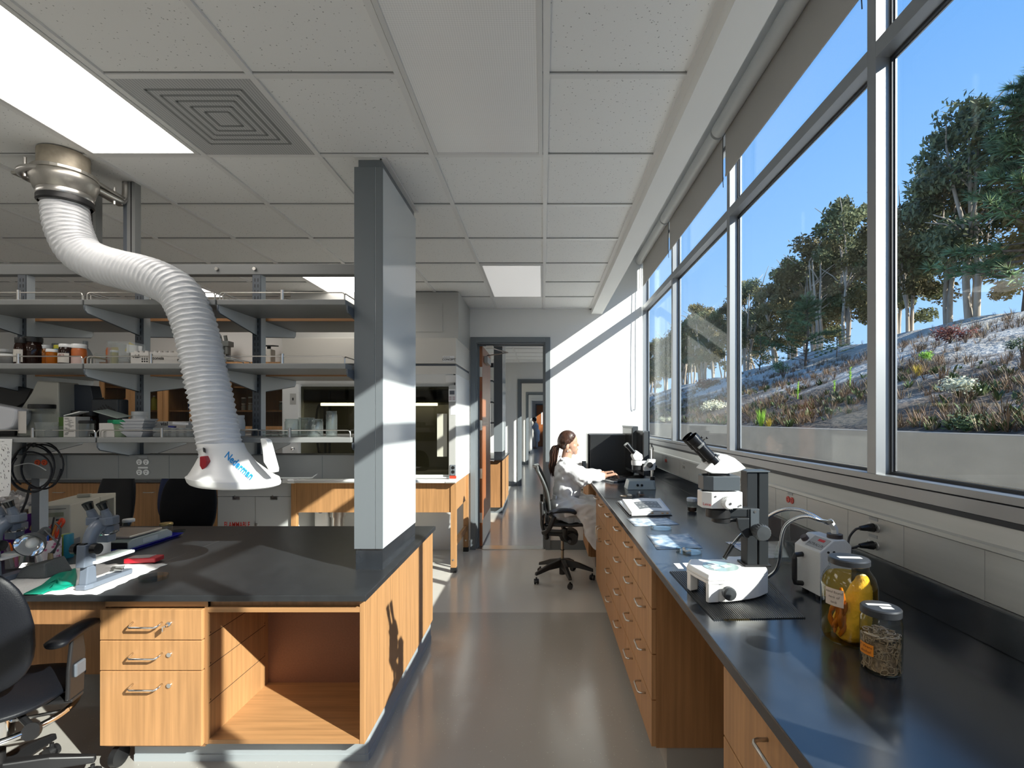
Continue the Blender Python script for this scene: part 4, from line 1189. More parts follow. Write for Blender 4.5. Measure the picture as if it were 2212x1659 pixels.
pts = [(-2.282,2.67,ZC-.005),(-2.282,2.67,2.76),(-2.282,2.655,2.72),(-2.282,2.62,2.708)] + u + [(-2.518,2.62,2.708),(-2.518,2.655,2.72),(-2.518,2.67,2.76),(-2.518,2.67,ZC-.005)]
MB().tube(bez(pts,4),.016,12).build('support_tube', M_steel, ea, smooth=True)
bl = MB()
for x, y in ((-2.44,2.30),(-2.282,2.46),(-2.282,2.60),(-2.45,2.52)): bl.cyl((x,y,2.675),(x,y,2.765),.006,.006,6)
bl.build('bolt', M_steel, ea)
MB().lathe([(.118,2.722),(.128,2.712),(.130,2.69),(.122,2.675),(.112,2.64),(.104,2.635)],(C[0]+.004,C[1],0),32,caps=False).build('swivel', M_alu, ea, smooth=45)
MB().lathe([(.104,2.640),(.106,2.636),(.106,2.612),(.103,2.608)],(C[0]+.008,C[1],0),32,caps=False).build('clamp_ring', M_steel, ea, smooth=45)
MB().lathe([(.104,2.612),(.108,2.606),(.108,2.585),(.100,2.578)],(C[0]+.010,C[1],0),32,caps=False).build('cuff', M_black, ea, smooth=45)
hp = [at(138,425,2.40),at(141,455,2.40),at(150,500,2.39),at(174,545,2.38),at(222,572,2.37),at(280,587,2.35),at(336,603,2.33),at(388,634,2.32),at(416,690,2.31),at(431,745,2.305),at(442,800,2.30),at(456,860,2.29),at(466,915,2.285),at(475,962,2.28),at(480,980,2.28)]
cl_ = bez(hp, 60)
S = [0]
for i in range(1,len(cl_)): S.append(S[-1]+(cl_[i]-cl_[i-1]).length)
n = 40; pitch = .0245
hv_ = []; hf = []
step = .0030
k = 0; m_ = int(S[-1]/step); j = 0
uu = Vector((1,0,0))
for q in range(m_+1):
    s_ = q*step
    while j < len(S)-2 and S[j+1] < s_: j += 1
    t = (s_-S[j])/max(1e-6,S[j+1]-S[j]); p = cl_[j].lerp(cl_[j+1],t)
    T_ = (cl_[min(j+3,len(cl_)-1)]-cl_[max(j-3,0)]).normalized()
    uu = (uu-T_*uu.dot(T_)).normalized(); ww = T_.cross(uu)
    for i in range(n):
        th = 2*PI*i/n
        f = (s_/pitch + i/n) % 1.0
        tri = max(0, 1-abs(f-.5)*4.2)
        dim = .0022*math.sin(9*th + 6*(s_/pitch))*(1-tri)
        r = .0865 + .0075*tri + dim
        hv_.append(p + uu*math.cos(th)*r + ww*math.sin(th)*r)
    if q: hf += [((q-1)*n+i,(q-1)*n+(i+1)%n,q*n+(i+1)%n,q*n+i) for i in range(n)]
MB().add(hv_,hf).build('hose', M_hose, ea, smooth=True)
# hood
HT, HB = at(476,957,2.28), at(506,1030,2.28)
prof = [(0,.0915),(.03,.094),(.16,.094),(.27,.096),(.38,.103),(.52,.117),(.68,.137),(.85,.160),(.97,.178),(.985,.184),(1.0,.187),(1.13,.187),(1.19,.182),(1.22,.174)]
def hood_c(t): return HT + Vector(((HB.x-HT.x)*t,0,(HB.z-HT.z)*t))
def hood_r(t):
    for (a,ra),(b_,rb) in zip(prof[:-1],prof[1:]):
        if a <= t <= b_: return lerp(ra,rb,(t-a)/(b_-a))
    return prof[-1][1]
vs = []; fs = []; n = 48
pf2 = prof + [(1.20,.165),(1.05,.155)]
for k,(t,r) in enumerate(pf2):
    c = hood_c(t)
    vs += [c+Vector((math.cos(2*PI*i/n)*r, math.sin(2*PI*i/n)*r, .012*math.cos(2*PI*i/n)*(-1 if t > .5 else 0))) for i in range(n)]
    if k: fs += [((k-1)*n+i,k*n+i,k*n+(i+1)%n,(k-1)*n+(i+1)%n) for i in range(n)]
hdm = MB().add(vs,fs); hood = hdm.build('hood', M_hoodp, ea, smooth=35)
MB().lathe([(.150,0),(.02,.02)],tuple(hood_c(1.08)),32).build('grille', M_black, hood)
px_ = lambda x,y: at(400+x/5.53, 900+y/5.53, 2.135)
fin = [(785,275),(800,266),(855,280),(870,300),(962,640),(960,690),(900,690),(865,620),(825,560),(812,420)]
fv = [px_(*q) for q in fin]
MB().prism([(p.x,p.z) for p in fv],'y',2.205,2.245).build('handle', M_hoodp, ea, bevel=.006, seg=3)
def on_hood(px, py, off=.0007):
    d = (at(px,py,1)-Vector((0,0,1.53)))
    y = 1.9
    while y < 2.6:
        p = Vector((0,0,1.53))+d*y
        t = (p.z-HT.z)/(HB.z-HT.z)
        if 0 <= t <= 1.22:
            c = hood_c(t); 
            if (p.x-c.x)**2+(p.y-c.y)**2 <= (hood_r(t)+off)**2: return p
        y += .00025
    return p
e1 = Vector((.76,.65)); e2 = Vector((.62,-.80))
def warp_ned(co):
    q = Vector((517,1006)) + e1*co.x + e2*(co.y)
    return on_hood(q.x,q.y) - ea.location
text('Nederman', 22, mat('blue lettering', (.01,.24,.60), .4), ea, 'lettering', None, extr=0, warp=warp_ned, shear=0, bold=.5, sx=.80)
kp = [on_hood(446,985), on_hood(450,1000)]
kc = on_hood(446,999)
MB().prism([(kc.x-.016,kc.z+.028),(kc.x+.006,kc.z+.030),(kc.x+.016,kc.z+.006),(kc.x+.012,kc.z-.018),(kc.x-.004,kc.z-.034),(kc.x-.016,kc.z-.012)],'y',kc.y-.022,kc.y+.006).build('damper_knob', mat('dark red plastic', (.36,.015,.025), .35), ea, bevel=.004)
lb_ = on_hood(441,972,.003); MB().obox(lb_+Vector((0,-.001,0)),(.034,.002,.020),(.1,.1,-.7)).build('data_label', M_black, ea)

# ------------------------------------------------------------------ things on the left bench
def lathe_thing(name, label, cat, p, prof, m, part='body', n=24, group=None, extra=None):
    o = thing(name, label, cat, p, group=group)
    MB().lathe(prof, tuple(p), n).build(part, m, o, smooth=40)
    return o
def petri(label, p, r, h=.018, lid=True, group=None):
    o = thing('petri_dish', label, 'dish', p, group=group)
    MB().lathe([(r*.96,.0008),(r*.96,h*.8),(r*.92,h*.8),(r*.92,.003),(0,.003)],tuple(p),32,caps=True).build('dish', M_jar, o, smooth=40)
    if lid: MB().lathe([(r,h*.45),(r,h),(0,h)],tuple(p),32,caps=False).build('lid', M_jar, o, smooth=40)
    return o
M_mic = mat('blue grey microscope enamel', (.15,.178,.225), .3)
M_eye = mat('black eyepiece', (.008,.012,.014), .25)
def gray_scope(label, base, s_=1.0, tilt=0.0, rz=0.0):
    """old stereo microscope: local coordinates, column at the near end, stage reaching away along +Y"""
    o = thing('stereo_microscope', label, 'microscope', base, rz)
    b = MB()
    b.prism([(-.022,-.01),(.022,-.01),(.032,.02),(.030,.06),(.026,.235),(.015,.25),(-.015,.25),(-.026,.235),(-.030,.06),(-.032,.02)],'z',.0,.022)
    b.build('base', M_mic, o, world=False, bevel=.004)
    MB().prism([(0,.02),(.055,.02),(.052,.06),(.050,.10),(.008,.10)],'x',-.018,.018).build('base_pillar', M_mic, o, world=False, bevel=.004)
    MB().box(-.04,.04,.03,.235,.105,.118).build('stage', M_white_pl, o, world=False, bevel=.003)
    MB().box(-.034,.034,.10,.225,.118,.121).build('stage_plate', mat('pale glass plate', (.55,.62,.60), .1), o, world=False)
    MB().prism([(-.012,.10),(.05,.10),(.044,.20),(-.006,.20)],'x',-.02,.02).build('column', M_mic, o, world=False, bevel=.004)
    for sx in (-1,1):
        MB().cyl((sx*.02,.02,.178),(sx*.034,.02,.178),.010,n=16).cyl((sx*.034,.02,.178),(sx*.056,.02,.178),.026,.024,24).build('focus_knob', M_black_sh, o, world=False, smooth=40)
    MB().box(-.012,.012,-.004,.03,.20,.206).build('cap', M_black, o, world=False)
    arm = bez([(0,.035,.195),(0,.045,.235),(0,.075,.265),(0,.12,.275)],5)
    MB().tube(arm,[.026,.026,.026,.026,.026,.026,.027,.028,.029,.030,.030,.030,.030,.031,.032,.032],14).build('arm', M_mic, o, world=False, smooth=True)
    MB().prism([(-.03,.09),(.03,.09),(.036,.12),(.03,.16),(-.03,.16),(-.036,.12)],'z',.225,.262).build('head_mount', M_mic, o, world=False, bevel=.004)
    MB().lathe([(.036,.222),(.040,.228),(.040,.234),(.036,.238)],(0,.125,0),24).build('chrome_ring', M_chrome, o, world=False, smooth=40)
    MB().prism([(-.026,.10),(.026,.10),(.022,.15),(-.022,.15)],'z',.185,.225).build('objective', M_mic, o, world=False, bevel=.004)
    for sx in (-1,1):
        MB().prism([(sx*.005,.075),(sx*.045,.065),(sx*.062,.085),(sx*.060,.125),(sx*.035,.145),(sx*.005,.13)][::sx],'z',.272,.308).build('prism_housing', M_mic, o, world=False, bevel=.004)
        a0 = Vector((sx*.033-.0,.092,.305)); d = Vector((-.12,-.30,.94)).normalized()
        e_ = MB().cyl(a0, a0+d*.032, .020, .017, 20).cyl(a0+d*.02, a0+d*.05, .0155, .0155, 18).build('eye_tube', M_mic, o, world=False, smooth=40)
        MB().cyl(a0+d*.045, a0+d*.075, .0165, .021, 20).build('eyepiece', M_eye, e_, world=False, smooth=40)
    MB().obox((0,.18,.04),(.05,.03,.003),(.6,0,.3)).cyl((-.03,.18,.04),(.03,.18,.04),.004,n=8).build('mirror', M_chrome, o, world=False)
    if s_ != 1: o.scale = (s_,)*3
    return o
scope = gray_scope('grey stereo microscope with black eyepieces on the paper towel', (-2.015, 2.135, ZL+.0045), .98)
gray_scope('grey microscope partly cut off by the left edge of the photo', (-2.50, 2.19, ZL+.0045), .98)

# paper towel
M_towel = mat('crumpled paper towel', (.78,.77,.76), .8, bump=(70,.35))
tw = MB()
c4 = [Vector((-2.62,2.086)),Vector((-1.904,2.086)),Vector((-1.943,2.53)),Vector((-2.48,2.515))]
def tow(u, v):
    a = c4[0].lerp(c4[1],u).lerp(c4[3].lerp(c4[2],u),v)
    return (a.x+.004*math.sin(v*40), a.y+.003*math.sin(u*55)*(1 if v<.5 else 2), ZL+.0015+.0012*(1+math.sin(u*47+v*9))*(.4+.6*abs(math.sin(v*5))))
o = tw.grid(60,30,tow).build('paper_towel', M_towel, smooth=True, solid=.0008)
tag(o, 'white paper towel spread under the grey microscopes', 'paper towel')
# green cloth
gp = [(50.6,1284),(92,1262),(128,1236),(163.6,1227),(166,1246),(163,1264),(140,1272),(110,1276),(92,1283)]
gq = [atz(x,y,ZL+.006) for x,y in gp]
top = [Vector((p.x,p.y,p.z+.012)) for p in gq]
cc = sum(top,Vector())/len(top)
gm = MB()
def gfn(u,v):
    k = u*(len(gq)-1); i = min(int(k),len(gq)-2); e_ = gq[i].lerp(gq[i+1],k-i)
    q = cc.lerp(e_,v); q.z = ZL+.006+.012*(1-v)+.007*math.sin(u*26+v*9)*(1-v*.6); return q
gm.grid(60,12,gfn)
def gfn2(u,v):
    e_ = gq[-1].lerp(gq[0],u); q = cc.lerp(e_,v); q.z = ZL+.006+.014*(1-v); return q
gm.grid(12,12,gfn2)
o = gm.build('glove', mat('green nitrile glove', (.0,.26,.17), .45), smooth=True, solid=.003)
tag(o, 'crumpled green glove lying on the paper towel', 'glove')
petri('glass petri dish at the front edge of the left bench', Vector((-1.823,2.287,ZL+.0005)), .058)
petri('small empty petri dish behind the gold lidded jar', Vector((-2.42,3.24,ZL+.0005)), .040, .014)
# red packet
p = Vector((-2.09,2.56,ZL+.0045))
o = thing('red_packet', 'red and clear packet behind the stage of the grey microscope', 'packet', p)
MB().obox(p+Vector((0,0,.014)),(.15,.075,.024),(0,0,.12)).build('packet', mat('red packet', (.52,.015,.03), .3), o, bevel=.004)
MB().obox(p+Vector((-.01,0,.0275)),(.10,.055,.002),(0,0,.12)).build('clear_window', mat('packet window', (.45,.42,.42), .2), o)
# white bottle behind the microscope
lathe_thing('white_bottle','white cylinder bottle standing behind the grey microscope','bottle',Vector((-2.345,2.594,ZL)),[(.036,0),(.038,.004),(.038,.128),(.036,.134),(.030,.142),(.030,.158),(0,.158)],M_white_pl)
# balance on a blue tray
tr_ = thing('tray', 'bright blue plastic tray under the balance', 'tray', (-2.47,2.94,ZL))
M_blue = mat('bright blue plastic', (.008,.012,.36), .3)
tx0,tx1,ty0,ty1 = -2.640,-2.318,2.73,3.15
MB().box(tx0+.02,tx1-.02,ty0+.02,ty1-.02,ZL,ZL+.004).build('base', M_blue, tr_)
rim = MB()
for a,b_,c,d in (((tx0,ty0),(tx1,ty0),(tx1-.02,ty0+.02),(tx0+.02,ty0+.02)),((tx1,ty0),(tx1,ty1),(tx1-.02,ty1-.02),(tx1-.02,ty0+.02)),((tx1,ty1),(tx0,ty1),(tx0+.02,ty1-.02),(tx1-.02,ty1-.02)),((tx0,ty1),(tx0,ty0),(tx0+.02,ty0+.02),(tx0+.02,ty1-.02))):
    rim.quad((*a,ZL+.020),(*b_,ZL+.020),(*c,ZL+.003),(*d,ZL+.003))
rim.build('rim', M_blue, tr_, solid=.003)
ba = thing('balance', 'laboratory balance with steel pan on the blue tray', 'balance', (-2.475,2.93,ZL+.0045))
MB().prism([(2.775,ZL+.012),(2.772,ZL+.050),(2.80,ZL+.064),(3.06,ZL+.064),(3.10,ZL+.04),(3.10,ZL+.012)],'x',-2.60,-2.352).build('body', mat('balance grey green', (.48,.53,.50), .4), ba, bevel=.004)
MB().box(-2.59,-2.36,2.7665,2.7735,ZL+.016,ZL+.05).build('front_panel', M_black, ba)
MB().box(-2.352,-2.3505,2.87,2.98,ZL+.024,ZL+.05).build('side_panel', mat('pale label', (.62,.66,.63), .4), ba)
MB().box(-2.598,-2.354,2.782,3.02,ZL+.070,ZL+.084).build('pan', M_steel, ba, bevel=.003)
MB().cyl((-2.47,2.9,ZL+.062),(-2.47,2.9,ZL+.072),.05,n=20).build('pan_support', M_black, ba)
for x in (-2.58,-2.37):
    for y in (2.79,3.08): MB().cyl((x,y,ZL+.0045),(x,y,ZL+.013),.012,n=12).build('foot', M_black, ba)
def jar(name, label, p, r, h, lidm, contents=None, lid_h=.016, glassm=None, neck=.92, group=None, cat='jar'):
    p = Vector(p); o = thing(name, label, cat, p, group=group)
    g = glassm or M_jar
    MB().lathe([(r*.9,0),(r,.006),(r,h*.78),(r*neck,h*.88),(r*neck,h)],tuple(p),26).build('body', g, o, smooth=40)
    if contents: MB().lathe([(r*.86,.004),(r*.93,.01),(r*.93,h*contents[1]),(0,h*contents[1])],tuple(p),22).build('contents', contents[0], o, smooth=40)
    if lidm: MB().lathe([(r*neck+.003,h-.004),(r*neck+.004,h-.002),(r*neck+.004,h+lid_h-.003),(r*neck+.001,h+lid_h),(0,h+lid_h)],tuple(p),26).build('lid', lidm, o, smooth=40)
    return o
M_gold = mat('gold lid', (.55,.42,.18), .3, metal=.8)
M_brown_c = mat('brown contents', (.10,.045,.02), .5)
jar('specimen_jar','small jar with a gold lid at the back of the blue tray',(-2.465,3.195,ZL),.036,.062,M_gold,(M_brown_c,.35),.012)
jar('specimen_jar','small jar with a white lid right of the cream instrument',(-2.80,3.30,ZL),.033,.062,M_white_pl,(M_brown_c,.3),.016)
# cream instrument
M_cream = mat('cream enamel', (.60,.57,.47), .4)
ins = thing('instrument', 'large cream coloured box instrument with an open hood at its back', 'instrument', (-2.700,2.79,ZL), math.radians(17.6))
W_,L_,H_ = .19,.49,.262
MB().box(-W_,0,0,L_*.62,.012,H_).build('body', M_cream, ins, world=False, bevel=.005)
MB().box(-W_,-.0,L_*.62,L_*.97,.012,.045).box(-W_,-.0,L_*.62,L_,H_-.03,H_).box(-W_,0,L_*.955,L_,.012,H_-.03).build('rear_hood', M_cream, ins, world=False, bevel=.003)
MB().box(-.12,-.05,L_*.62,L_*.66,H_,H_+.022).build('top_grip', M_cream, ins, world=False, bevel=.003)
MB().box(-W_+.02,-.02,-.001,.002,H_-.022,H_-.019).build('front_slot', M_black, ins, world=False)
MB().box(-.115,-.03,-.0018,.002,H_-.065,H_-.04).build('display', mat('display olive', (.33,.33,.22), .3), ins, world=False)
bt = MB()
for k in range(4): bt.cyl((-.060+k*.010,.001,H_-.082),(-.060+k*.010,-.006,H_-.082),.004,n=10)
bt.build('buttons', M_black, ins, world=False)
for x in (-.135,-.105): MB().cyl((x,.001,.13),(x,-.002,.13),.018,n=20).lathe([(.012,0),(.016,.001)],(x,-.004,.13),20,M=Matrix.Rotation(PI/2,4,'X')).build('dial', M_black, ins, world=False, smooth=40)
MB().cyl((-.165,.0,.165),(-.165,-.006,.165),.008,n=12).build('knob', M_black, ins, world=False)
MB().obox((-.14,-.012,.19),(.018,.014,.13),(0,.5,0)).build('side_bracket', mat('pale wood strip', (.42,.26,.12), .5), ins, world=False)
MB().box(-.0005,.0015,.03,.09,.03,.06).build('data_label', M_tagp, ins, world=False)
for x in (-W_+.02,-.02):
    for y in (.03,L_-.03): MB().cyl((x,y,0),(x,y,.013),.01,n=10).build('foot', M_black, ins, world=False)
# lamp with wedge base
M_lampg = mat('dark grey lamp enamel', (.085,.095,.105), .35)
lp = thing('bench_lamp', 'dark grey bench lamp with a cone shade and wedge base on the towel', 'lamp', (-2.43,2.34,ZL+.0045))
q = [atz(60,1252,ZL+.0045), atz(87,1252,ZL+.0045), atz(142,1232,ZL+.0045), atz(118,1226,ZL+.0045)]
MB().add([(-2.475,2.285,ZL+.0045),(-2.33,2.285,ZL+.0045),(-2.315,2.41,ZL+.0045),(-2.46,2.41,ZL+.0045),(-2.455,2.30,ZL+.055),(-2.345,2.30,ZL+.072),(-2.345,2.395,ZL+.085),(-2.44,2.395,ZL+.06)],[(3,2,1,0),(4,5,6,7),(0,1,5,4),(1,2,6,5),(2,3,7,6),(3,0,4,7)]).build('base', mat('wrinkle grey casting', (.10,.11,.115), .6, bump=(300,.4)), lp, bevel=.008)
h0, h1 = at(112,1190,2.36), at(97,1148,2.36)
knob = Vector((-2.37,2.35,ZL+.078))
MB().cyl(knob,knob+Vector((0,0,.03)),.011,.009,14).build('pivot', mat('brass pivot', (.30,.24,.15), .4, metal=.8), lp, smooth=40)
MB().tube([knob+Vector((.004,0,.03)),at(128,1176,2.355),at(97,1145,2.36)],.0075,8,flat=.5).build('arm', M_lampg, lp)
a_, b_ = at(68,1174,2.285), at(98,1147,2.385)
d = (b_-a_).normalized()
MB().lathe([(.058,0),(.057,.008),(.052,.028),(.040,.052),(.024,.066),(.021,.07),(.021,.135),(.018,.142),(0,.142)],tuple(a_-d*.02),28,M=d.to_track_quat('Z','Y').to_matrix(),caps=False).build('shade', M_lampg, lp, smooth=40)
MB().lathe([(.055,.002),(.049,.027),(.037,.05),(0,.055)],tuple(a_-d*.02),28,M=d.to_track_quat('Z','Y').to_matrix(),caps=False).build('reflector', M_chrome, lp, smooth=True)
MB().ell(a_+d*.006,(.022,.022,.03),14,8,tuple(d.to_track_quat('Z','Y').to_euler())).build('bulb', M_white_pl, lp, smooth=True)
MB().tube(bez([at(120,1130,2.36),at(130,1142,2.35),at(128,1165,2.345),at(116,1195,2.35)],6),.004,6).build('cord', M_cable, lp)
# flowered mug with pens
p = Vector((-2.61,2.577,ZL))
M_mug = mat('flowered mug', (.72,.66,.68), .3)
nt = M_mug.node_tree; b = nt.nodes['Principled BSDF']; tc = nt.nodes.new('ShaderNodeTexCoord'); vn = nt.nodes.new('ShaderNodeTexVoronoi'); vn.inputs['Scale'].default_value = 48
nt.links.new(tc.outputs['Object'], vn.inputs['Vector']); rp = nt.nodes.new('ShaderNodeValToRGB')
rp.color_ramp.elements[0].position = .25; rp.color_ramp.elements[0].color = (.50,.12,.25,1); rp.color_ramp.elements[1].position = .42; rp.color_ramp.elements[1].color = (.74,.68,.70,1)
nt.links.new(vn.outputs['Distance'], rp.inputs[0]); nt.links.new(rp.outputs[0], b.inputs['Base Color'])
mg = thing('mug', 'white mug with pink flowers holding pens behind the lamp', 'mug', p)
MB().lathe([(.044,0),(.050,.004),(.052,.118),(.049,.118),(.046,.008),(0,.008)],tuple(p),28).build('body', M_mug, mg, smooth=40)
rr = random.Random(2)
pens = [('red pen handle standing in the flowered mug',(.60,.03,.01),.006,(.02,.0,.195)),('orange brush handle in the flowered mug',(.55,.20,.04),.0055,(.032,.012,.205)),('black tipped brush in the flowered mug, tallest of its pens',(.02,.02,.022),.0045,(.036,-.006,.235)),('dark pink pen in the flowered mug',(.45,.02,.15),.005,(-.004,.012,.18)),('blue pen in the flowered mug',(.03,.10,.45),.005,(.012,-.016,.185)),('white pen in the flowered mug',(.75,.75,.74),.005,(-.018,-.01,.175))]
for lb_, c, r, v in pens:
    a = p+Vector((-v[0]*.5,-v[1]*.5,.012)); e_ = p+Vector(v)
    o = MB().cyl(a,e_,r,r*.9,10).build('pen', mat('pen '+lb_[:9], c, .35), None, smooth=40); tag(o, lb_, 'pen')
o = thing('scissors','red handled scissors standing in the flowered mug','scissors',p+Vector((.02,.02,.12)))
for s_ in (-1,1):
    MB().tube(bez([p+Vector((.02,.02,.12)),p+Vector((.03+s_*.012,.02,.17)),p+Vector((.05+s_*.014,.02,.205)),p+Vector((.052,.02,.222)),p+Vector((.045-s_*.012,.02,.19))],5),.005,8).build('handle', mat('orange red handle', (.62,.06,.02), .35), o, smooth=True)
# tall tins and bottles left
def can(name, label, p, r, h, m, capm=None, cat='bottle', caph=.02, capr=None):
    p = Vector(p); o = thing(name, label, cat, p)
    MB().lathe([(r*.95,0),(r,.003),(r,h-.004),(r*.95,h),(0,h)],tuple(p),22).build('body', m, o, smooth=40)
    if capm: MB().lathe([(capr or r*.7,h),(capr or r*.7,h+caph),(0,h+caph)],tuple(p),20).build('cap', capm, o, smooth=40)
    return o
M_gb = mat('green and blue label', (.30,.42,.10), .35)
nt = M_gb.node_tree; b = nt.nodes['Principled BSDF']; tc = nt.nodes.new('ShaderNodeTexCoord'); sp = nt.nodes.new('ShaderNodeSeparateXYZ'); nt.links.new(tc.outputs['Object'], sp.inputs[0])
rp = nt.nodes.new('ShaderNodeValToRGB'); rp.color_ramp.interpolation = 'CONSTANT'; rp.color_ramp.elements[0].color = (.55,.62,.50,1); rp.color_ramp.elements[1].position = .55; rp.color_ramp.elements[1].color = (.03,.25,.36,1)
q_ = rp.color_ramp.elements.new(.3); q_.color = (.32,.45,.06,1)
ml = nt.nodes.new('ShaderNodeMath'); ml.operation = 'MULTIPLY_ADD'; ml.inputs[1].default_value = 16; ml.inputs[2].default_value = .5
nt.links.new(sp.outputs['X'], ml.inputs[0]); nt.links.new(ml.outputs[0], rp.inputs[0]); nt.links.new(rp.outputs[0], b.inputs['Base Color'])
can('glue_bottle','green and blue labelled tube beside the flowered mug',(-2.585,2.655,ZL),.026,.128,M_gb)
# highlighters standing in a clear cup near the left edge
p = Vector((-2.66,2.47,ZL))
cup = thing('pen_cup','clear cup of bright markers beside the cut off microscope','cup',p)
MB().lathe([(.040,0),(.042,.004),(.046,.095),(.044,.095),(.040,.006),(0,.006)],tuple(p),24).build('cup', M_jar_thin, cup, smooth=40)
for k,(nm,c,dx,dy,h) in enumerate((('orange',(.80,.16,.01),-.024,.0,.115),('yellow green',(.55,.60,.02),-.008,.010,.12),('magenta',(.60,.02,.25),.010,-.012,.125),('white capped',(.74,.74,.74),.026,.002,.15),('grey',(.20,.20,.21),-.012,-.02,.13),('dark green',(.02,.16,.08),.018,.02,.14))):
    a = p+Vector((dx*.6,dy*.6,.008)); e_ = p+Vector((dx*1.5,dy*1.5,h))
    o = MB().cyl(a,e_,.007,.007,12).cyl(e_,e_+(e_-a).normalized()*.012,.0045,.004,10).build('marker_pen', mat('marker '+nm, c, .35), None, smooth=40)
    tag(o, nm+' marker pen standing in the clear cup', 'marker')
o = thing('marker_pen','white and magenta marker leaning against the lamp base','marker',(-2.50,2.44,ZL))
MB().cyl((-2.545,2.452,ZL+.11),(-2.488,2.425,ZL+.012),.011,.011,14).build('body', M_white_pl, o, smooth=40)
MB().cyl((-2.488,2.425,ZL+.012),(-2.484,2.423,ZL+.004),.007,.005,10).build('tip', mat('magenta cap', (.50,.02,.30), .4), o)
# folder, carton, bags of paper at the left edge
o = MB().obox((-2.86,2.62,ZL+.115),(.006,.22,.225),(0,.12,.05)).build('folder', mat('purple folder', (.14,.02,.26), .4)); tag(o,'purple plastic folder standing near the left edge','folder')
ca = thing('carton','open brown cardboard box at the left edge of the bench','box',(-3.20,2.93,ZL))
M_card = mat('brown cardboard', (.30,.17,.08), .7)
cx0,cx1,cy0,cy1 = -3.36,-3.08,2.84,3.04
cm = MB()
for a in ((cx0,cx1,cy0,cy0+.006),(cx0,cx1,cy1-.006,cy1),(cx0,cx0+.006,cy0+.006,cy1-.006),(cx1-.006,cx1,cy0+.006,cy1-.006)): cm.box(*a,ZL,ZL+.19)
cm.box(cx0+.006,cx1-.006,cy0+.006,cy1-.006,ZL,ZL+.005); cm.build('walls', M_card, ca)
def crumple(name, label, c, rad, m, cat, seed, amp=.25):
    rr = random.Random(seed); mb = MB().ell(c, rad, 18, 12)
    C_ = Vector(c)
    mb.v = [C_+(v-C_)*(1+amp*rr.uniform(-1,1)) for v in mb.v]
    for v in mb.v: v.z = max(v.z, c[2]-rad[2]*.98)
    o = mb.build(name, m); tag(o, label, cat); return o
crumple('plastic_bag','crumpled clear plastic bag standing in the cardboard box',(-3.17,2.94,ZL+.235),(.085,.07,.075),mat('milky bag', (.55,.52,.50), .3),'bag',3)
crumple('plastic_bag','milky plastic bag over the cut off microscope',(-2.60,2.29,ZL+.34),(.06,.05,.055),mat('milky bag', (.55,.52,.50), .3),'bag',5,.3)
# hanging paper note and cables
o = thing('paper_note','handwritten paper sheet hanging from the lowest shelf at the left edge','paper',(-2.72,2.405,1.41))
pts = [at(-40,948,2.407),at(26.5,948,2.407),at(24,1000,2.41),at(23,1060,2.40),at(19,1072,2.40),at(-40,1076,2.40)]
MB().add(pts,[(0,1,2,3,4,5)]).build('sheet', M_paper, o, solid=.0006)
ink = MB(); rr = random.Random(8)
for k in range(46):
    x = rr.uniform(0,19); y = rr.uniform(952,1062); l = rr.uniform(1.5,4.5)
    a = at(x,y,2.398); b_ = at(x+l*.3,y+l*1.2,2.398) if y > 966 else at(x+l,y+.3,2.398)
    ink.cyl(a,b_,.0008,n=4)
ink.build('handwriting', M_black_ink, o)['kind'] = 'stuff'
cb = thing('cable_coil','coil of black cable hanging on the shelf raceway at the left','cable',(-2.70,2.585,1.30))
ct_ = MB()
for k in range(5):
    rr = random.Random(k); c = Vector((-2.665+rr.uniform(-.03,.03),2.580-.006*k,1.27+rr.uniform(-.02,.02))); a0 = rr.uniform(0,6)
    rx, rz = .105+.02*rr.random(), .105+.025*rr.random()
    ct_.tube([c+Vector((rx*math.cos(t),.004*math.sin(3*t),rz*math.sin(t))) for t in [a0+2*PI*i/26 for i in range(25)]],.0042,6)
ct_.build('coil', M_cable, cb, smooth=True)
MB().tube(bez([(-2.70,2.57,1.18),(-2.735,2.585,1.10),(-2.78,2.60,1.02),(-2.80,2.62,.92),(-2.80,2.66,.87),(-2.83,2.74,.90)],6),.0055,8).build('lead', M_cable, cb, smooth=True)
MB().tube(bez([(-2.775,2.565,1.285),(-2.70,2.562,1.30),(-2.65,2.566,1.285),(-2.615,2.57,1.262)],5),.0025,6).build('cable_tie', M_white_pl, cb)

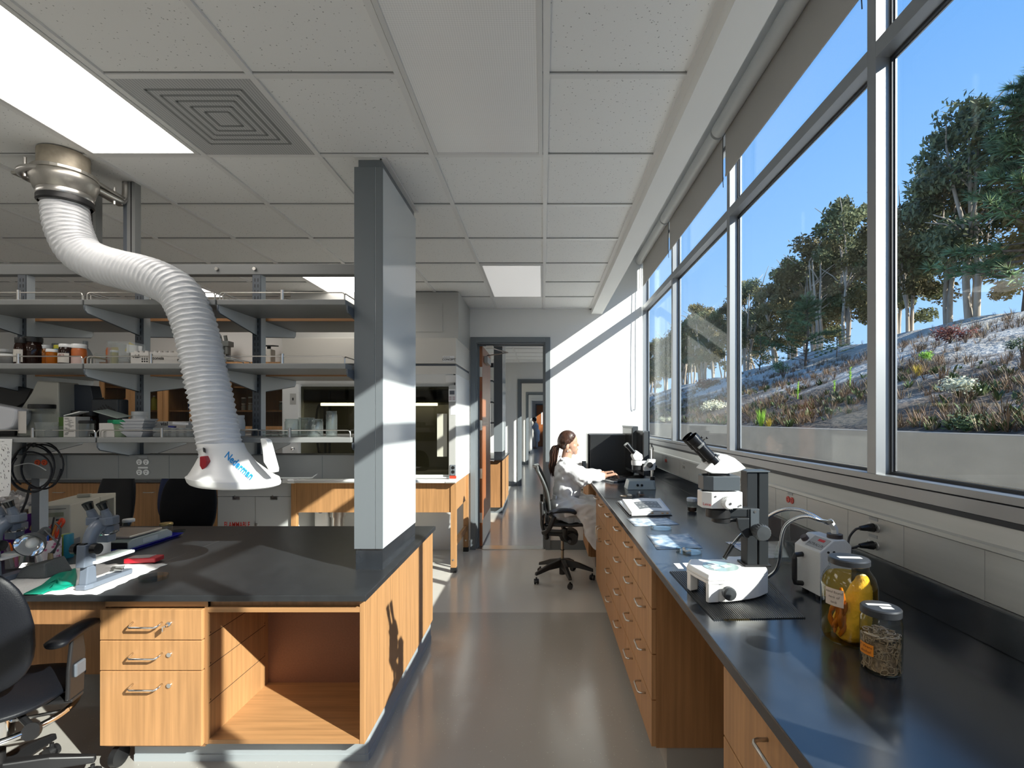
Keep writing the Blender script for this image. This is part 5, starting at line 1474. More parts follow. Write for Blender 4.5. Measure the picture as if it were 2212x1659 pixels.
# ------------------------------------------------------------------ chairs on the left
def caster(parent, p, a, r=.026):
    d = Vector((math.cos(a),math.sin(a),0)); s_ = Vector((-d.y,d.x,0)); p = Vector(p)
    c = MB()
    for k in (-1,1): c.cyl(p+s_*k*.006+Vector((0,0,r)), p+s_*k*.021+Vector((0,0,r)), r, r*.93, 18)
    c.cyl(p-s_*.006+Vector((0,0,r)),p+s_*.006+Vector((0,0,r)),r*.6,n=10)
    c.cyl(p+Vector((0,0,r)),p+Vector((0,0,r*2+.012)),.008,n=8)
    return c.build('caster', M_black, parent, world=False, smooth=40)
def star(parent, R_=.29, a0=.3, zc=.10, zt=.07, m=None, n=5, hub=.20):
    m = m or M_black
    for k in range(n):
        a = a0+2*PI*k/n; d = Vector((math.cos(a),math.sin(a),0)); s_ = Vector((-d.y,d.x,0))
        A = d*.02+Vector((0,0,zc+.035)); B = d*(R_+.01)+Vector((0,0,zt+.018))
        vs = []
        for P_,w_,h_ in ((A,.030,.075),(A.lerp(B,.5)+Vector((0,0,.012)),.024,.050),(B,.017,.028)):
            vs += [P_-s_*w_-Vector((0,0,h_*.5)), P_+s_*w_-Vector((0,0,h_*.5)), P_+s_*w_*.7+Vector((0,0,h_*.5)), P_-s_*w_*.7+Vector((0,0,h_*.5))]
        fs = [(3,2,1,0),(8,9,10,11)]
        for q in (0,4): fs += [(q+i,q+(i+1)%4,q+4+(i+1)%4,q+4+i) for i in range(4)]
        l_ = MB().add(vs,fs).build('leg', m, parent, world=False, bevel=.006)
        caster(l_, (d.x*R_, d.y*R_, 0), a+1.2)
def task_chair(label, loc, rz, seat_z=.50, back_h=.50, arms=True, ringf=False, col=None, bw=.225):
    o = thing('task_chair', label, 'chair', loc, rz)
    M = col or M_leather
    star(o)
    MB().cyl((0,0,.10),(0,0,.22),.030,n=18).cyl((0,0,.22),(0,0,seat_z-.07),.017,n=16).build('gas_column', M_black, o, world=False, smooth=40)
    MB().box(-.09,.09,-.13,.12,seat_z-.085,seat_z-.045).build('mechanism', M_black, o, world=False, bevel=.01)
    def seat(u,v):
        a = 2*PI*u; 
        rx = .245; ry = .235
        c = lambda t,n_=2.8: math.copysign(abs(t)**(2/n_),t)
        R_ = math.cos((v-.5)*PI)**.45 if abs(v-.5) < .5 else 0
        z = seat_z - .03 + (v-.5)*.085
        return (rx*R_*c(math.cos(a)), ry*R_*c(math.sin(a)), z + .012*(math.sin(a) < -.2 and v > .5)*0)
    MB().grid(41,13,seat).build('seat', M, o, world=False, smooth=True)
    def back(u,v):
        a = 2*PI*u; c = lambda t,n_=3.0: math.copysign(abs(t)**(2/n_),t)
        R_ = math.cos((v-.5)*PI)**.4 if abs(v-.5) < .5 else 0
        x = bw*R_*c(math.cos(a)); z = seat_z+.30+back_h*.5*R_*c(math.sin(a))
        x *= 1-.20*max(0,(z-seat_z-.30)/back_h)
        y = -.235 + (v-.5)*.075 + .30*x*x*1.6 - .10*(z-seat_z-.3)
        return (x, y, z)
    MB().grid(41,13,back).build('backrest', M, o, world=False, smooth=True)
    MB().tube([(0,-.10,seat_z-.065),(0,-.26,seat_z-.05),(0,-.285,seat_z+.10),(0,-.275,seat_z+.26)],.022,8,flat=.5).build('back_support', M_black, o, world=False, smooth=True)
    if arms:
        for s_ in (-1,1):
            MB().prism([(-.055,seat_z-.06),(.035,seat_z-.06),(.045,seat_z+.10),(.03,seat_z+.185),(-.03,seat_z+.185),(-.05,seat_z+.06)],'x',s_*.27-.008,s_*.27+.008).box(min(s_*.12,s_*.28),max(s_*.12,s_*.28),-.04,.03,seat_z-.075,seat_z-.06).build('arm_post', M_black, o, world=False, bevel=.006)
            MB().box(s_*.28-.004,s_*.28+.008,-.03,.03,seat_z+.02,seat_z+.075).build('arm_button', M_post, o, world=False, bevel=.006)
            MB().tube(bez([(s_*.275,-.14,seat_z+.195),(s_*.275,-.05,seat_z+.205),(s_*.265,.06,seat_z+.20),(s_*.245,.13,seat_z+.185)],5),[.024]+[.04]*14+[.022],14,flat=.45).build('armrest', M_leather, o, world=False, smooth=True)
    if ringf:
        zr = .35
        pts = [(.235*math.cos(2*PI*i/40),.235*math.sin(2*PI*i/40),zr) for i in range(41)]
        MB().tube(pts,.013,10,caps=False).build('foot_ring', M_chrome, o, world=False, smooth=True)
        for k in range(3):
            a = 2*PI*k/3; MB().tube([(.03*math.cos(a),.03*math.sin(a),zr-.02),(.235*math.cos(a),.235*math.sin(a),zr)],.007,8).build('ring_spoke', M_chrome, o, world=False)
        MB().lathe([(.05,zr-.08),(.055,zr-.07),(.055,zr),(.04,zr+.01)],(0,0,0),24).build('ring_hub', M_chrome, o, world=False, smooth=40)
        MB().tube([(.10,-.06,seat_z-.06),(.20,-.13,seat_z-.10)],.012,8).lathe([(.03,0),(.03,.014),(0,.014)],(.215,-.14,seat_z-.115),20,M=Matrix.Rotation(1.2,3,'X')).build('lever', M_black, o, world=False)
    return o
task_chair('black leather task chair with chrome foot ring at the lower left', (-2.165,1.93,0), math.radians(13), .47, .50, True, True, bw=.262)
task_chair('black round backed chair behind the left bench, in front of the oak cabinets', (-3.03,4.02,0), math.radians(190), .50, .56, False)
task_chair('black chair behind the cream instrument', (-3.78,4.05,0), math.radians(165), .52, .56, False)
task_chair('dark blue chair between the two black chairs behind the bench', (-3.62,4.42,0), math.radians(150), .52, .52, False, col=mat('dark blue fabric', (.01,.025,.10), .7))
# ------------------------------------------------------------------ things on the reagent shelves
Z2, Z3 = 1.7998, 1.4413
def shx(px, Y): return (px-1173)*Y/F
def sp_(px0, px1, Y): return shx((px0+px1)/2,Y), (px1-px0)*Y/F/2
def htop(py, Y, z): return 1.53-(py-906)*Y/F - z
def lab_band(o, p, r, z0, z1, m, a0=-2.6, a1=-.5, n=14):
    p = Vector(p); vs = []
    for k in range(n+1):
        a = lerp(a0,a1,k/n)
        for z in (z0,z1): vs.append(p+Vector((math.cos(a)*(r+.0008),math.sin(a)*(r+.0008),z)))
    return MB().add(vs,[(2*k,2*k+2,2*k+3,2*k+1) for k in range(n)]).build('label', m, o, smooth=True)
def curved_text(s, size, o, p, r, z, a=-PI/2, m=None):
    p = Vector(p)
    def wp(co):
        t = a + co.x/r
        return Vector((math.cos(t)*(r+.0016), math.sin(t)*(r+.0016), z+co.y)) + p - o.location
    return text(s, size, m or M_black_ink, o, 'lettering', None, extr=0, warp=wp, bold=.0002)
def sbottle(name, label, px0, px1, pytop, Y, z, bodym, capm, shoulder=.72, cap_h=.020, neck=.62, cat='bottle', lab=None, txt=None, fill=None, group=None):
    x, r = sp_(px0, px1, Y); H = htop(pytop, Y, z); p = Vector((x,Y,z+.0003))
    o = thing(name, label, cat, p, group=group)
    hb = H-cap_h
    MB().lathe([(r*.92,0),(r,.004),(r,hb*shoulder),(r*lerp(1,neck,.55),hb*lerp(shoulder,1,.6)),(r*neck,hb*.96),(r*neck,hb)],tuple(p),24).build('body', bodym, o, smooth=40)
    if fill: MB().lathe([(r*.9,.003),(r*.93,hb*fill[1]),(0,hb*fill[1])],tuple(p),20).build('contents', fill[0], o, smooth=40)
    if capm: MB().lathe([(r*neck*1.1,hb-.003),(r*neck*1.12,hb),(r*neck*1.12,H-.002),(r*neck*1.06,H),(0,H)],tuple(p),22).build('cap', capm, o, smooth=40)
    if lab: lab_band(o, p, r, hb*lab[1], hb*lab[2], lab[0])
    if txt: curved_text(txt[0], txt[1], o, p, r, hb*txt[2], -PI/2+.12, txt[3] if len(txt) > 3 else None)
    return o
M_label = mat('bottle label', (.62,.58,.52), .6)
M_capk = mat('black cap', (.012,.012,.012), .45)
M_orange_l = mat('orange contents', (.35,.14,.02), .4)
M_maroon = mat('maroon ink', (.25,.02,.03), .5)
Y = 2.43
sbottle('plastic_tub','clear tub with white lid at the left end of the middle shelf',-2,23,755,2.55,Z2,M_jar_thin,M_white_pl,.9,.012,.95,'tub',fill=(M_post,.4))
sbottle('plastic_tub','low grey tub with white lid in front at the left end of the middle shelf',3,34,766,Y,Z2,mat('smoky plastic', (.16,.16,.155), .3),M_white_pl,.93,.009,.97,'tub')
sbottle('reagent_bottle','narrow brown bottle with black cap and a tall label on the middle shelf',34,56,730,Y,Z2,M_brown_gl,M_capk,.74,.024,.78,lab=(M_label,.12,.68),txt=None)
sbottle('reagent_bottle','large dark brown bottle with black cap on the middle shelf',54,89,729,2.47,Z2,M_brown_gl,M_capk,.80,.022,.80)
sbottle('pill_bottle','tall amber bottle with white cap next to the large brown bottle',84,109,746,2.50,Z2,M_amber,M_white_pl,.78,.016,.82,fill=(M_orange_l,.5))
sbottle('pill_bottle','short amber bottle with white cap in front on the middle shelf',102.5,123,755,2.40,Z2,M_amber,M_white_pl,.80,.011,.90,fill=(M_orange_l,.4))
o = sbottle('spray_can','green and grey spray can with a silver nozzle on the middle shelf',113,139,743,2.58,Z2,mat('spray can green', (.20,.24,.03), .35),mat('spray can grey dome', (.25,.27,.27), .35),.90,.02,.72,'can')
MB().cyl(o.location+Vector((0,0,.098)),o.location+Vector((0,0,.118)),.007,.005,12).build('nozzle', M_steel, o, smooth=40)
sbottle('bottle','blue bottle with a yellow cap behind the labelled brown jar',118.5,133,746,2.48,Z2,mat('blue plastic', (.02,.17,.33), .3),mat('yellow cap', (.55,.50,.03), .4),.93,.016,.9)
sbottle('reagent_bottle','brown jar with white cap and handwritten label on the middle shelf',130,157,744,2.41,Z2,M_brown_gl,M_white_pl,.78,.013,.82,lab=(M_label,.08,.62),txt=('ACS',.014,.5,M_maroon))
sbottle('pill_bottle','orange bottle with white cap and pale label, rightmost amber bottle on the shelf',157.5,184,744,2.43,Z2,mat('orange plastic', (.50,.13,.03), .35),M_white_pl,.80,.018,.86,lab=(mat('pinkish label', (.62,.45,.40), .6),.03,.45))
sbottle('wash_bottle','milky wash bottle behind the rightmost orange bottle',172,197,737,2.60,Z2,mat('milky plastic', (.40,.42,.42), .4),mat('milky plastic', (.40,.42,.42), .4),.62,.03,.32)
sbottle('plastic_tub','small translucent tub left of the clear acrylic box',208,231,766,2.45,Z2,M_jar_thin,M_jar_thin,.95,.006,.98,'tub')
sbottle('pill_bottle','slim orange vial inside the left side of the acrylic box area',230,240,751,2.50,Z2,mat('orange plastic', (.50,.13,.03), .35),None,.85,.0,.7)
x0, x1 = shx(236,2.42), shx(282,2.42); h = htop(738,2.42,Z2)
o = thing('acrylic_box','clear acrylic box holding small bottles on the middle shelf','box',((x0+x1)/2,2.46,Z2))
a = MB(); t=.002
a.box(x0,x1,2.41,2.412,Z2+.001,Z2+h).box(x0,x1,2.51,2.512,Z2+.001,Z2+h).box(x0,x0+t,2.412,2.51,Z2+.001,Z2+h).box(x1-t,x1,2.412,2.51,Z2+.001,Z2+h).box(x0,x1,2.41,2.512,Z2,Z2+.001)
a.build('walls', M_jar_thin, o)
sbottle('pill_bottle','yellowish vial with white cap inside the acrylic box',240,254,757,2.45,Z2+.0012,mat('yellow vial', (.42,.36,.06), .35),M_white_pl,.9,.008,.95)
o = MB().obox((shx(249,2.505),2.502,Z2+.055),(.038,.001,.09),(0,0,0)).build('yellow_card', mat('yellow card', (.60,.45,.01), .6)); tag(o,'yellow card standing at the back of the acrylic box','card')
crumple('crumpled_wrap','crumpled clear wrap inside the acrylic box',(shx(266,2.46),2.465,Z2+.028),(.02,.02,.024),M_jar_thin,'wrap',4)
o = MB().obox((shx(290,2.47),2.47,Z2+.083),(.078,.0012,.045),(.1,.14,0)).build('white_card', M_paper); tag(o,'white card standing behind the first vial box','card')
o = MB().obox((shx(283,2.49),2.49,Z2+.092),(.045,.001,.05),(0,.5,0)).build('yellow_card', mat('yellow card', (.60,.45,.01), .6)); tag(o,'tilted yellow card behind the white card','card')
M_boxw = mat('matt white box', (.60,.575,.54), .65)
def vialbox(label, px0, px1, pytop, Y, z, D, words, caps=True):
    x0, x1 = shx(px0,Y), shx(px1,Y); h = htop(pytop,Y,z)
    o = thing('vial_box', label, 'box', ((x0+x1)/2,Y,z))
    MB().box(x0,x1,Y,Y+D,z,z+h*.86).build('carton', M_boxw, o, bevel=.0015)
    if caps:
        c = MB(); n_ = int((x1-x0)/.026)
        for k in range(n_):
            for j in range(3): c.cyl((x0+.014+k*.026,Y+.02+j*.03,z+h*.86),(x0+.014+k*.026,Y+.02+j*.03,z+h),.0095,n=12)
        c.build('vial_caps', M_boxw, o, smooth=40)
    for s_, size, fx, fz, m in words:
        text(s_, size, m, o, 'lettering', face_m(Vector((lerp(x0,x1,fx),Y-.0006,z+h*fz))-o.location), extr=.0003, bold=.0004)
    return o, x0, x1, h
o,x0,x1,h = vialbox('white vial box printed vial with black dots on the middle shelf',282,321,757,2.40,Z2,.12,[('vial',.026,.30,.58,M_black_ink)])
dots = MB()
for j in range(3):
    for k in range(7):
        if j < 2 and k < 4: continue
        cx = x0+.012+k*.0115; cz = Z2+h*(.22+.17*j); dots.cyl((cx,2.40-.0006,cz),(cx,2.3998,cz),.0042,n=12)
dots.build('printed_dots', M_black_ink, o)
vialbox('longer white box with handwriting next to the dotted vial box',323,397,757,2.405,Z2,.12,[('tonela',.022,.26,.45,M_black_ink),('rpi',.022,.88,.35,M_black_ink)])

# lowest shelf
Y = 2.50
M_slate = mat('slate blue plastic', (.025,.032,.045), .5)
o = thing('magazine_cover','grey beige slanted equipment cover on the lowest shelf','cover',(shx(90,2.60),2.6,Z3))
q = [(38,944),(42,890),(70,848),(82,822),(128,825),(130,944)]
MB().prism([(shx(x,2.52),1.53-(y-906)*2.52/F if y < 940 else Z3) for x,y in q],'y',2.515,2.63).build('shell', mat('grey beige shell', (.40,.39,.34), .5), o, bevel=.006)
o = thing('equipment_box','black equipment housing at the left end of the lowest shelf','equipment',(shx(15,2.58),2.58,Z3))
q = [(-60,820),(-2,826),(74,840),(60,870),(40,880),(38,944),(-60,944)]
MB().prism([(shx(x,2.66),1.53-(y-906)*2.66/F if y < 940 else Z3) for x,y in q],'y',2.645,2.66).build('housing', M_black, o, bevel=.004)
o = thing('equipment_box','slate blue equipment housing behind the jars on the lowest shelf','equipment',(shx(165,2.62),2.62,Z3))
q = [(131,828),(195,833),(201,862),(196,944),(131,944)]
MB().prism([(shx(x,2.60),1.53-(y-906)*2.60/F if y < 940 else Z3) for x,y in q],'y',2.60,2.66).build('housing', M_slate, o, bevel=.004)
o = thing('vented_box','dark box with slanted slots on the lowest shelf','equipment',(shx(225,2.6),2.6,Z3))
x0,x1 = shx(196,2.58),shx(255,2.58); z1 = 1.53-(862-906)*2.58/F
MB().box(x0,x1,2.58,2.65,Z3,z1).build('housing', mat('dark housing', (.04,.044,.05), .45), o, bevel=.008, seg=3)
sl_ = MB()
for k in range(7):
    cx = lerp(x0+.05,x1-.015,k/6); L_ = .045*(1-abs(k-2)/8)
    sl_.obox((cx,2.5795,z1-.045-.006*abs(k-3)),(.006,.002,L_),(0,-.7,0))
sl_.build('slots', M_black, o)
MB().tube(bez([(x0-.002,2.60,Z3+.10),(x0-.004,2.60,z1-.02),(x0+.01,2.60,z1+.003),(x0+.05,2.60,z1+.004)],4),.005,6).build('cord', M_black, o)
o = thing('plastic_basin','white rounded plastic basin at the left edge of the lowest shelf','basin',(shx(8,2.47),2.47,Z3))
MB().prism([(shx(x,2.44),1.53-(y-906)*2.44/F) for x,y in [(-40,868),(40,884),(38,905),(30,923),(14,931),(-40,932)]],'y',2.43,2.51).build('shell', mat('bluish white plastic', (.52,.53,.56), .4), o, bevel=.012, seg=3)
x_, r_ = sp_(56,130,2.55)
o = jar('screw_jar','large clear jar with a flat black lid on the lowest shelf',Vector((shx(93,2.50),2.50,Z3)),.086,htop(881,2.50,Z3),M_capk,None,.018,neck=.60)
lab_band(o,o.location,.086,.02,.13,mat('faded label', (.50,.47,.44), .6),-2.5,-1.5)
jar('plastic_cup','clear plastic cup stacked on the jar side with white contents on the lowest shelf',Vector((shx(122,2.46),2.46,Z3)),.042,.055,None,None,glassm=M_jar_thin,cat='cup',neck=1.05)
jar('plastic_cup','clear wide plastic cup at the front of the lowest shelf',Vector((shx(106,2.445),2.44,Z3)),.045,.075,None,None,glassm=M_jar_thin,cat='cup',neck=1.1)
o = thing('medicine_box','green and white medicine box on the lowest shelf','box',(shx(145,2.47),2.47,Z3))
x0,x1 = shx(137,2.45),shx(163,2.45)
MB().box(x0,x1,2.45,2.53,Z3,Z3+htop(900,2.45,Z3)).build('carton', M_boxw, o, bevel=.001)
MB().box(shx(126,2.45),x0,2.452,2.53,Z3,Z3+htop(901,2.45,Z3)).build('green_side', mat('green carton', (.045,.10,.01), .5), o)
pr = MB(); rr = random.Random(4)
for k in range(16):
    cz = Z3+.012+k*.0055; w_ = rr.uniform(.01,.03); a = rr.uniform(x0+.004,x1-.03)
    pr.box(a,min(a+w_,x1-.003),2.4492,2.4498,cz,cz+.0018)
pr.build('printing', M_black_ink, o)
sbottle('reagent_bottle','brown bottle with black cap, left of the pair behind the medicine box',157,184,887,2.58,Z3,M_brown_gl,M_capk,.8,.02,.85)
sbottle('reagent_bottle','brown bottle with black cap, right of the pair behind the medicine box',183,211,889,2.57,Z3,M_brown_gl,M_capk,.8,.02,.85,lab=(M_label,.15,.7),txt=('ACS',.014,.5,M_maroon))
jar('screw_jar','small clear jar with black lid in front of the brown bottles',Vector((shx(188.5,2.45),2.45,Z3)),.031,htop(908,2.45,Z3)-.012,M_capk,None,.012,neck=.95)
o = MB().obox((shx(165,2.49),2.49,Z3+.118),(.085,.05,.004),(0,-.25,0)).build('folded_paper', M_paper); tag(o,'folded paper lying over the medicine box','paper')
o = MB().box(shx(214,2.45),shx(247,2.45),2.45,2.53,Z3,Z3+htop(914,2.45,Z3)).build('white_carton', M_boxw); tag(o,'small plain white carton left of the green lidded cups','box')
for px, Yk, lb in ((252,2.55,'cup with green lid, the rear one of the two'),(263,2.47,'cup with green lid, the front one of the two')):
    p = Vector((shx(px,Yk),Yk,Z3)); o = thing('lidded_cup', lb, 'cup', p)
    MB().lathe([(.026,0),(.033,.075),(.033,.078)],tuple(p),24,caps=False).build('cup', mat('pale green cup', (.20,.26,.17), .4), o, smooth=40)
    MB().lathe([(.036,.066),(.0365,.070),(.0365,.084),(.034,.087),(0,.087)],tuple(p),26,caps=False).build('lid', mat('green lid', (.0,.24,.10), .4), o, smooth=40)
o = MB().obox((shx(243,2.52),2.52,Z3+.118),(.13,.08,.003),(.15,.28,0)).build('notebook', mat('pale green card', (.42,.48,.44), .6)); tag(o,'pale green notebook lying across the green lidded cups','notebook')
wbx = shx(297,2.46)
for k in range(5):
    z = Z3+.001+k*.016; s_ = 1-.0*k; hw, ht = .048+.003*(k%2), .056+.004*(k%2)
    m_ = MB(); c4b = [(-.034,-.03),(.034,-.03),(.034,.03),(-.034,.03)]; c4t = [(-ht,-.045),(ht,-.045),(ht,.045),(-ht,.045)]
    dx = wbx+.004*(k-2)*(k%3); vs = [(dx+a,2.47+b_,z) for a,b_ in c4b]+[(dx+a,2.47+b_,z+.026) for a,b_ in c4t]
    o = m_.add(vs,[(3,2,1,0)]+[(i,(i+1)%4,4+(i+1)%4,4+i) for i in range(4)]).build('weighing_boat', mat('bluish white plastic', (.52,.53,.56), .4), solid=.001)
    tag(o,'white weighing boat in the nested stack on the lowest shelf','weighing boat','nested white weighing boats')
sbottle('white_jar','white wide mouthed plastic bottle behind the weighing boats',285,318,889,2.60,Z3,M_white_pl,M_white_pl,.75,.02,.78)
o,x0,x1,h = vialbox('pale vial box printed vial behind the clear racks on the lowest shelf',324,402,905,2.58,Z3,.07,[('vial',.030,.40,.72,M_black_ink)],False)
for k in range(10):
    z = Z3+.0005+(k//5)*.024; x = shx(338+(k%5)*17,2.46)
    o = MB().lathe([(.021,.0),(.0215,.001),(.0215,.021),(.020,.021),(.020,.002),(0,.002)],(x,2.47,z),20).build('specimen_dish', M_jar_thin, smooth=40)
    tag(o,'small clear plastic dish in the double row on the lowest shelf','dish','clear plastic dishes in the double row')
o = MB().obox((shx(372,2.47),2.47,Z3+.052),(.028,.02,.009),(0,.1,.2)).build('blue_clip', mat('dark blue clip', (.01,.02,.16), .4)); tag(o,'dark blue clip lying on the clear dishes','clip')
o = MB().obox((shx(398,2.50),2.50,Z3+.068),(.075,.06,.012),(0,.06,.1)).build('plastic_tray', mat('bluish white plastic', (.52,.53,.56), .4)); tag(o,'small white plastic tray stacked above the clear dishes','tray')
sbottle('white_jar','white plastic bottle just right of the flexible duct on the lowest shelf',505,528,897,2.60,Z3,M_white_pl,M_white_pl,.72,.012,.8)
for k in range(6):
    z = Z3+.0005+(k//3)*.016; x = shx(577+(k%3)*17,2.47)
    petri('glass petri dish in the low stacks left of the glass jars',Vector((x,2.47,z)),.020,.014,group='petri dishes on the lowest shelf')
M_jarg = glass('glassware', (.90,.935,.925), 1.0, 0, (.70,.74,.74,.04))
for px0,px1,py,Yk,lb,hh in ((616,645,905,2.46,'clear glass jar, leftmost of the four by the column on the lowest shelf',0),(645,679,902,2.55,'clear glass jar set back behind the other jars by the column',0),(666,697,905,2.46,'clear glass jar between the rear jar and the tall one',0),(705,728,888,2.48,'tall narrow clear glass jar nearest the grey column',0)):
    x, r = sp_(px0,px1,Yk); H = htop(py,Yk,Z3); p = Vector((x,Yk,Z3+.0003)); o = thing('glass_jar', lb, 'jar', p)
    MB().lathe([(0,0),(r*.92,0),(r,.006),(r,H*.84),(r*.88,H*.90),(r*.86,H*.92),(r*.92,H*.93),(r*.92,H),(r*.84,H),(r*.80,H*.91),(r*.93,H*.83),(r*.93,.008),(0,.008)],tuple(p),30,caps=False).build('body', M_jarg, o, smooth=40)
    MB().lathe([(r*.86,H*.955),(r*.95,H*.96),(r*.95,H*.972),(r*.86,H*.975)],tuple(p),30,caps=False).build('rim', M_jarg, o, smooth=40)

# things far behind
Yc, Zc = 5.55, 2.1655
p = at(581,782,Yc); p.z = Zc
o = thing('kitchen_scale','white weighing scale with black pan on top of the wall cabinets','scale',p)
MB().box(p.x-.05,p.x+.05,Yc-.05,Yc+.05,Zc,Zc+.16).build('body', M_hood, o, bevel=.012)
MB().obox((p.x,Yc,Zc+.20),(.15,.13,.012),(.1,0,0)).cyl((p.x,Yc,Zc+.15),(p.x,Yc,Zc+.20),.02,n=10).build('pan', M_black, o)
MB().cyl((p.x-.02,Yc-.05,Zc+.09),(p.x-.02,Yc-.06,Zc+.09),.015,n=14).build('knob', M_black, o)
p = at(487,782,Yc); p.z = Zc
o = thing('microscope','small dark grey microscope on top of the wall cabinets','microscope',p)
g_ = mat('dark grey scope', (.12,.13,.125), .4)
MB().box(p.x-.06,p.x+.06,Yc-.07,Yc+.07,Zc,Zc+.04).box(p.x-.02,p.x+.02,Yc+.03,Yc+.07,Zc+.04,Zc+.22).build('stand', g_, o, bevel=.006)
MB().box(p.x-.055,p.x+.065,Yc-.05,Yc+.05,Zc+.19,Zc+.25).cyl((p.x-.02,Yc-.02,Zc+.09),(p.x-.02,Yc-.02,Zc+.2),.025,n=12).cyl((p.x+.03,Yc-.02,Zc+.10),(p.x+.03,Yc-.02,Zc+.2),.02,n=12).build('head', g_, o, bevel=.004)
MB().cyl((p.x-.03,Yc-.03,Zc+.24),(p.x-.035,Yc-.05,Zc+.31),.018,n=12).cyl((p.x+.03,Yc-.03,Zc+.24),(p.x+.03,Yc-.05,Zc+.31),.018,n=12).build('eyepieces', g_, o, smooth=40)
# bottles inside the wall cabinets
items = [(270,12,.10,(.45,.12,.02),'orange nozzle bottle',1),(258,11,.05,(.30,.22,.05),'small amber jar',0),(290,9,.13,(.55,.52,.48),'white tube',0),(333,11,.155,(.50,.46,.03),'yellow canister',0),(349,13,.13,(.05,.16,.24),'blue carton tin',0),(351,15,.068,(.45,.42,.38),'grey tub in front of the blue tin',0),(369,9,.13,(.42,.45,.42),'white spray bottle',1),(411,9,.09,(.06,.14,.40),'blue labelled bottle',0),(526,9,.065,(.40,.42,.42),'clear jar with white lid, lower left pair',2),(541,9,.072,(.40,.42,.42),'clear jar with white lid, lower right pair',2),(610,13,.09,(.12,.16,.15),'dark green jar',2),(622,8,.075,(.06,.22,.36),'pale blue pot',2)]
for k,(px,r,h,c,lb,cap) in enumerate(items):
    Yk = 5.55; z = 1.6335; x = shx(px,Yk); rr_ = r*.5*Yk/F*.95; p = Vector((x,Yk,z))
    o = thing('stored_bottle', lb+' behind the cabinet glass', 'bottle', p)
    MB().lathe([(rr_*.95,0),(rr_,.004),(rr_,h*.8),(rr_*.5,h*.92),(rr_*.45,h)],tuple(p),16).build('body', mat('stored '+lb[:14], c, .4), o, smooth=40)
    cm_ = M_white_pl if cap == 2 else (mat('orange tip', (.70,.10,.02), .4) if k == 0 else M_white_pl)
    MB().lathe([(rr_*(.9 if cap == 2 else .5),h),(rr_*(.9 if cap == 2 else .35),h+(.012 if cap != 1 else .035)),(0,h+(.012 if cap != 1 else .035))],tuple(p),14).build('cap', cm_, o, smooth=40)
for px, lb in ((526,'upper left clear jar stacked on another jar'),(541,'upper right clear jar stacked on another jar')):
    x = shx(px,5.55); p = Vector((x,5.55,1.6335+(.065 if px < 530 else .072)+.0125)); o = thing('stored_jar', lb+' behind the cabinet glass','jar',p)
    MB().lathe([(.022,0),(.023,.004),(.023,.055)],tuple(p),16).build('body', M_jar_thin, o, smooth=40); MB().lathe([(.023,.055),(.023,.068),(0,.068)],tuple(p),16).build('lid', M_white_pl, o, smooth=40)
# ------------------------------------------------------------------ right bench: large stereo microscope
M_leica = mat('microscope white', (.80,.80,.79), .28)
M_dgrey = mat('dark grey anodised', (.022,.025,.028), .42, spec=.35)
M_dgrey2 = mat('slate grey paint', (.075,.088,.10), .36)
M_knob = mat('dark grey knob', (.045,.05,.055), .45)
mw = lambda px,py: atz(px,py,ZR)
sm = thing('stereo_microscope', 'large white and black stereo microscope with a lit glass stage on the black mat', 'microscope', (.63, 1.65, ZR+.006))
z0 = ZR+.006
BH = .087
near = bez([Vector((.525,1.552,0)),Vector((.60,1.562,0)),Vector((.69,1.592,0)),Vector((.756,1.640,0))],4)
bp_ = [(.4945,1.683),(.503,1.640)] + [(p.x,p.y) for p in near] + [(.762,1.672),(.735,1.705),(.66,1.742),(.5216,1.746)]
MB().prism([(.560,1.562)]+[(p.x,p.y) for p in near[3:]]+[(.757,1.672),(.735,1.70),(.66,1.735),(.57,1.735),(.556,1.65)],'z',z0,z0+.060).build('base', M_leica, sm, bevel=.004, seg=3)
MB().prism([(.521,1.562),(.527,1.553),(.562,1.558),(.562,1.585),(.535,1.60)],'z',z0,z0+.062).build('base_foot', M_leica, sm, bevel=.003)
MB().prism([(.497,1.684),(.501,1.660),(.53,1.675),(.555,1.735),(.523,1.742)],'z',z0,z0+.062).build('base_foot', M_leica, sm, bevel=.003)
MB().prism(bp_,'z',z0+.058,z0+.068).build('base_skirt', M_leica, sm, bevel=.002)
cx_, cy_ = .628, 1.655
n_ = len(bp_)
tp = [(cx_+(x-cx_)*.95, cy_+(y-cy_)*.93) for x,y in bp_]
MB().add([(x,y,z0+.0685) for x,y in bp_]+[(x,y,z0+.076) for x,y in bp_]+[(x,y,z0+BH) for x,y in tp],[tuple(range(n_))[::-1],tuple(range(2*n_,3*n_))]+[(k*n_+i,k*n_+(i+1)%n_,(k+1)*n_+(i+1)%n_,(k+1)*n_+i) for k in range(2) for i in range(n_)]).build('stage_housing', M_leica, sm, bevel=.003, seg=3)
sx_, sy_ = .600, 1.652
MB().cyl((sx_,sy_,z0+BH-.001),(sx_,sy_,z0+BH+.0015),.058,n=40).build('stage_glass', mat('stage glass plate', (.40,.52,.50), .06), sm, smooth=40)
for k,(dx,dy,a) in enumerate(((-.022,.014,.5),(.016,-.004,.5),(-.026,-.02,.5))):
    o = MB().obox((sx_+dx,sy_+dy,z0+BH+.0022),(.032,.022,.0012),(0,0,a)).build('specimen_slide', mat('pale slide', (.62,.66,.68), .3)); tag(o,'specimen slide on the round glass stage of the large microscope','slide','slides on the microscope stage')
kc = Vector((.586,1.538,z0+.036))
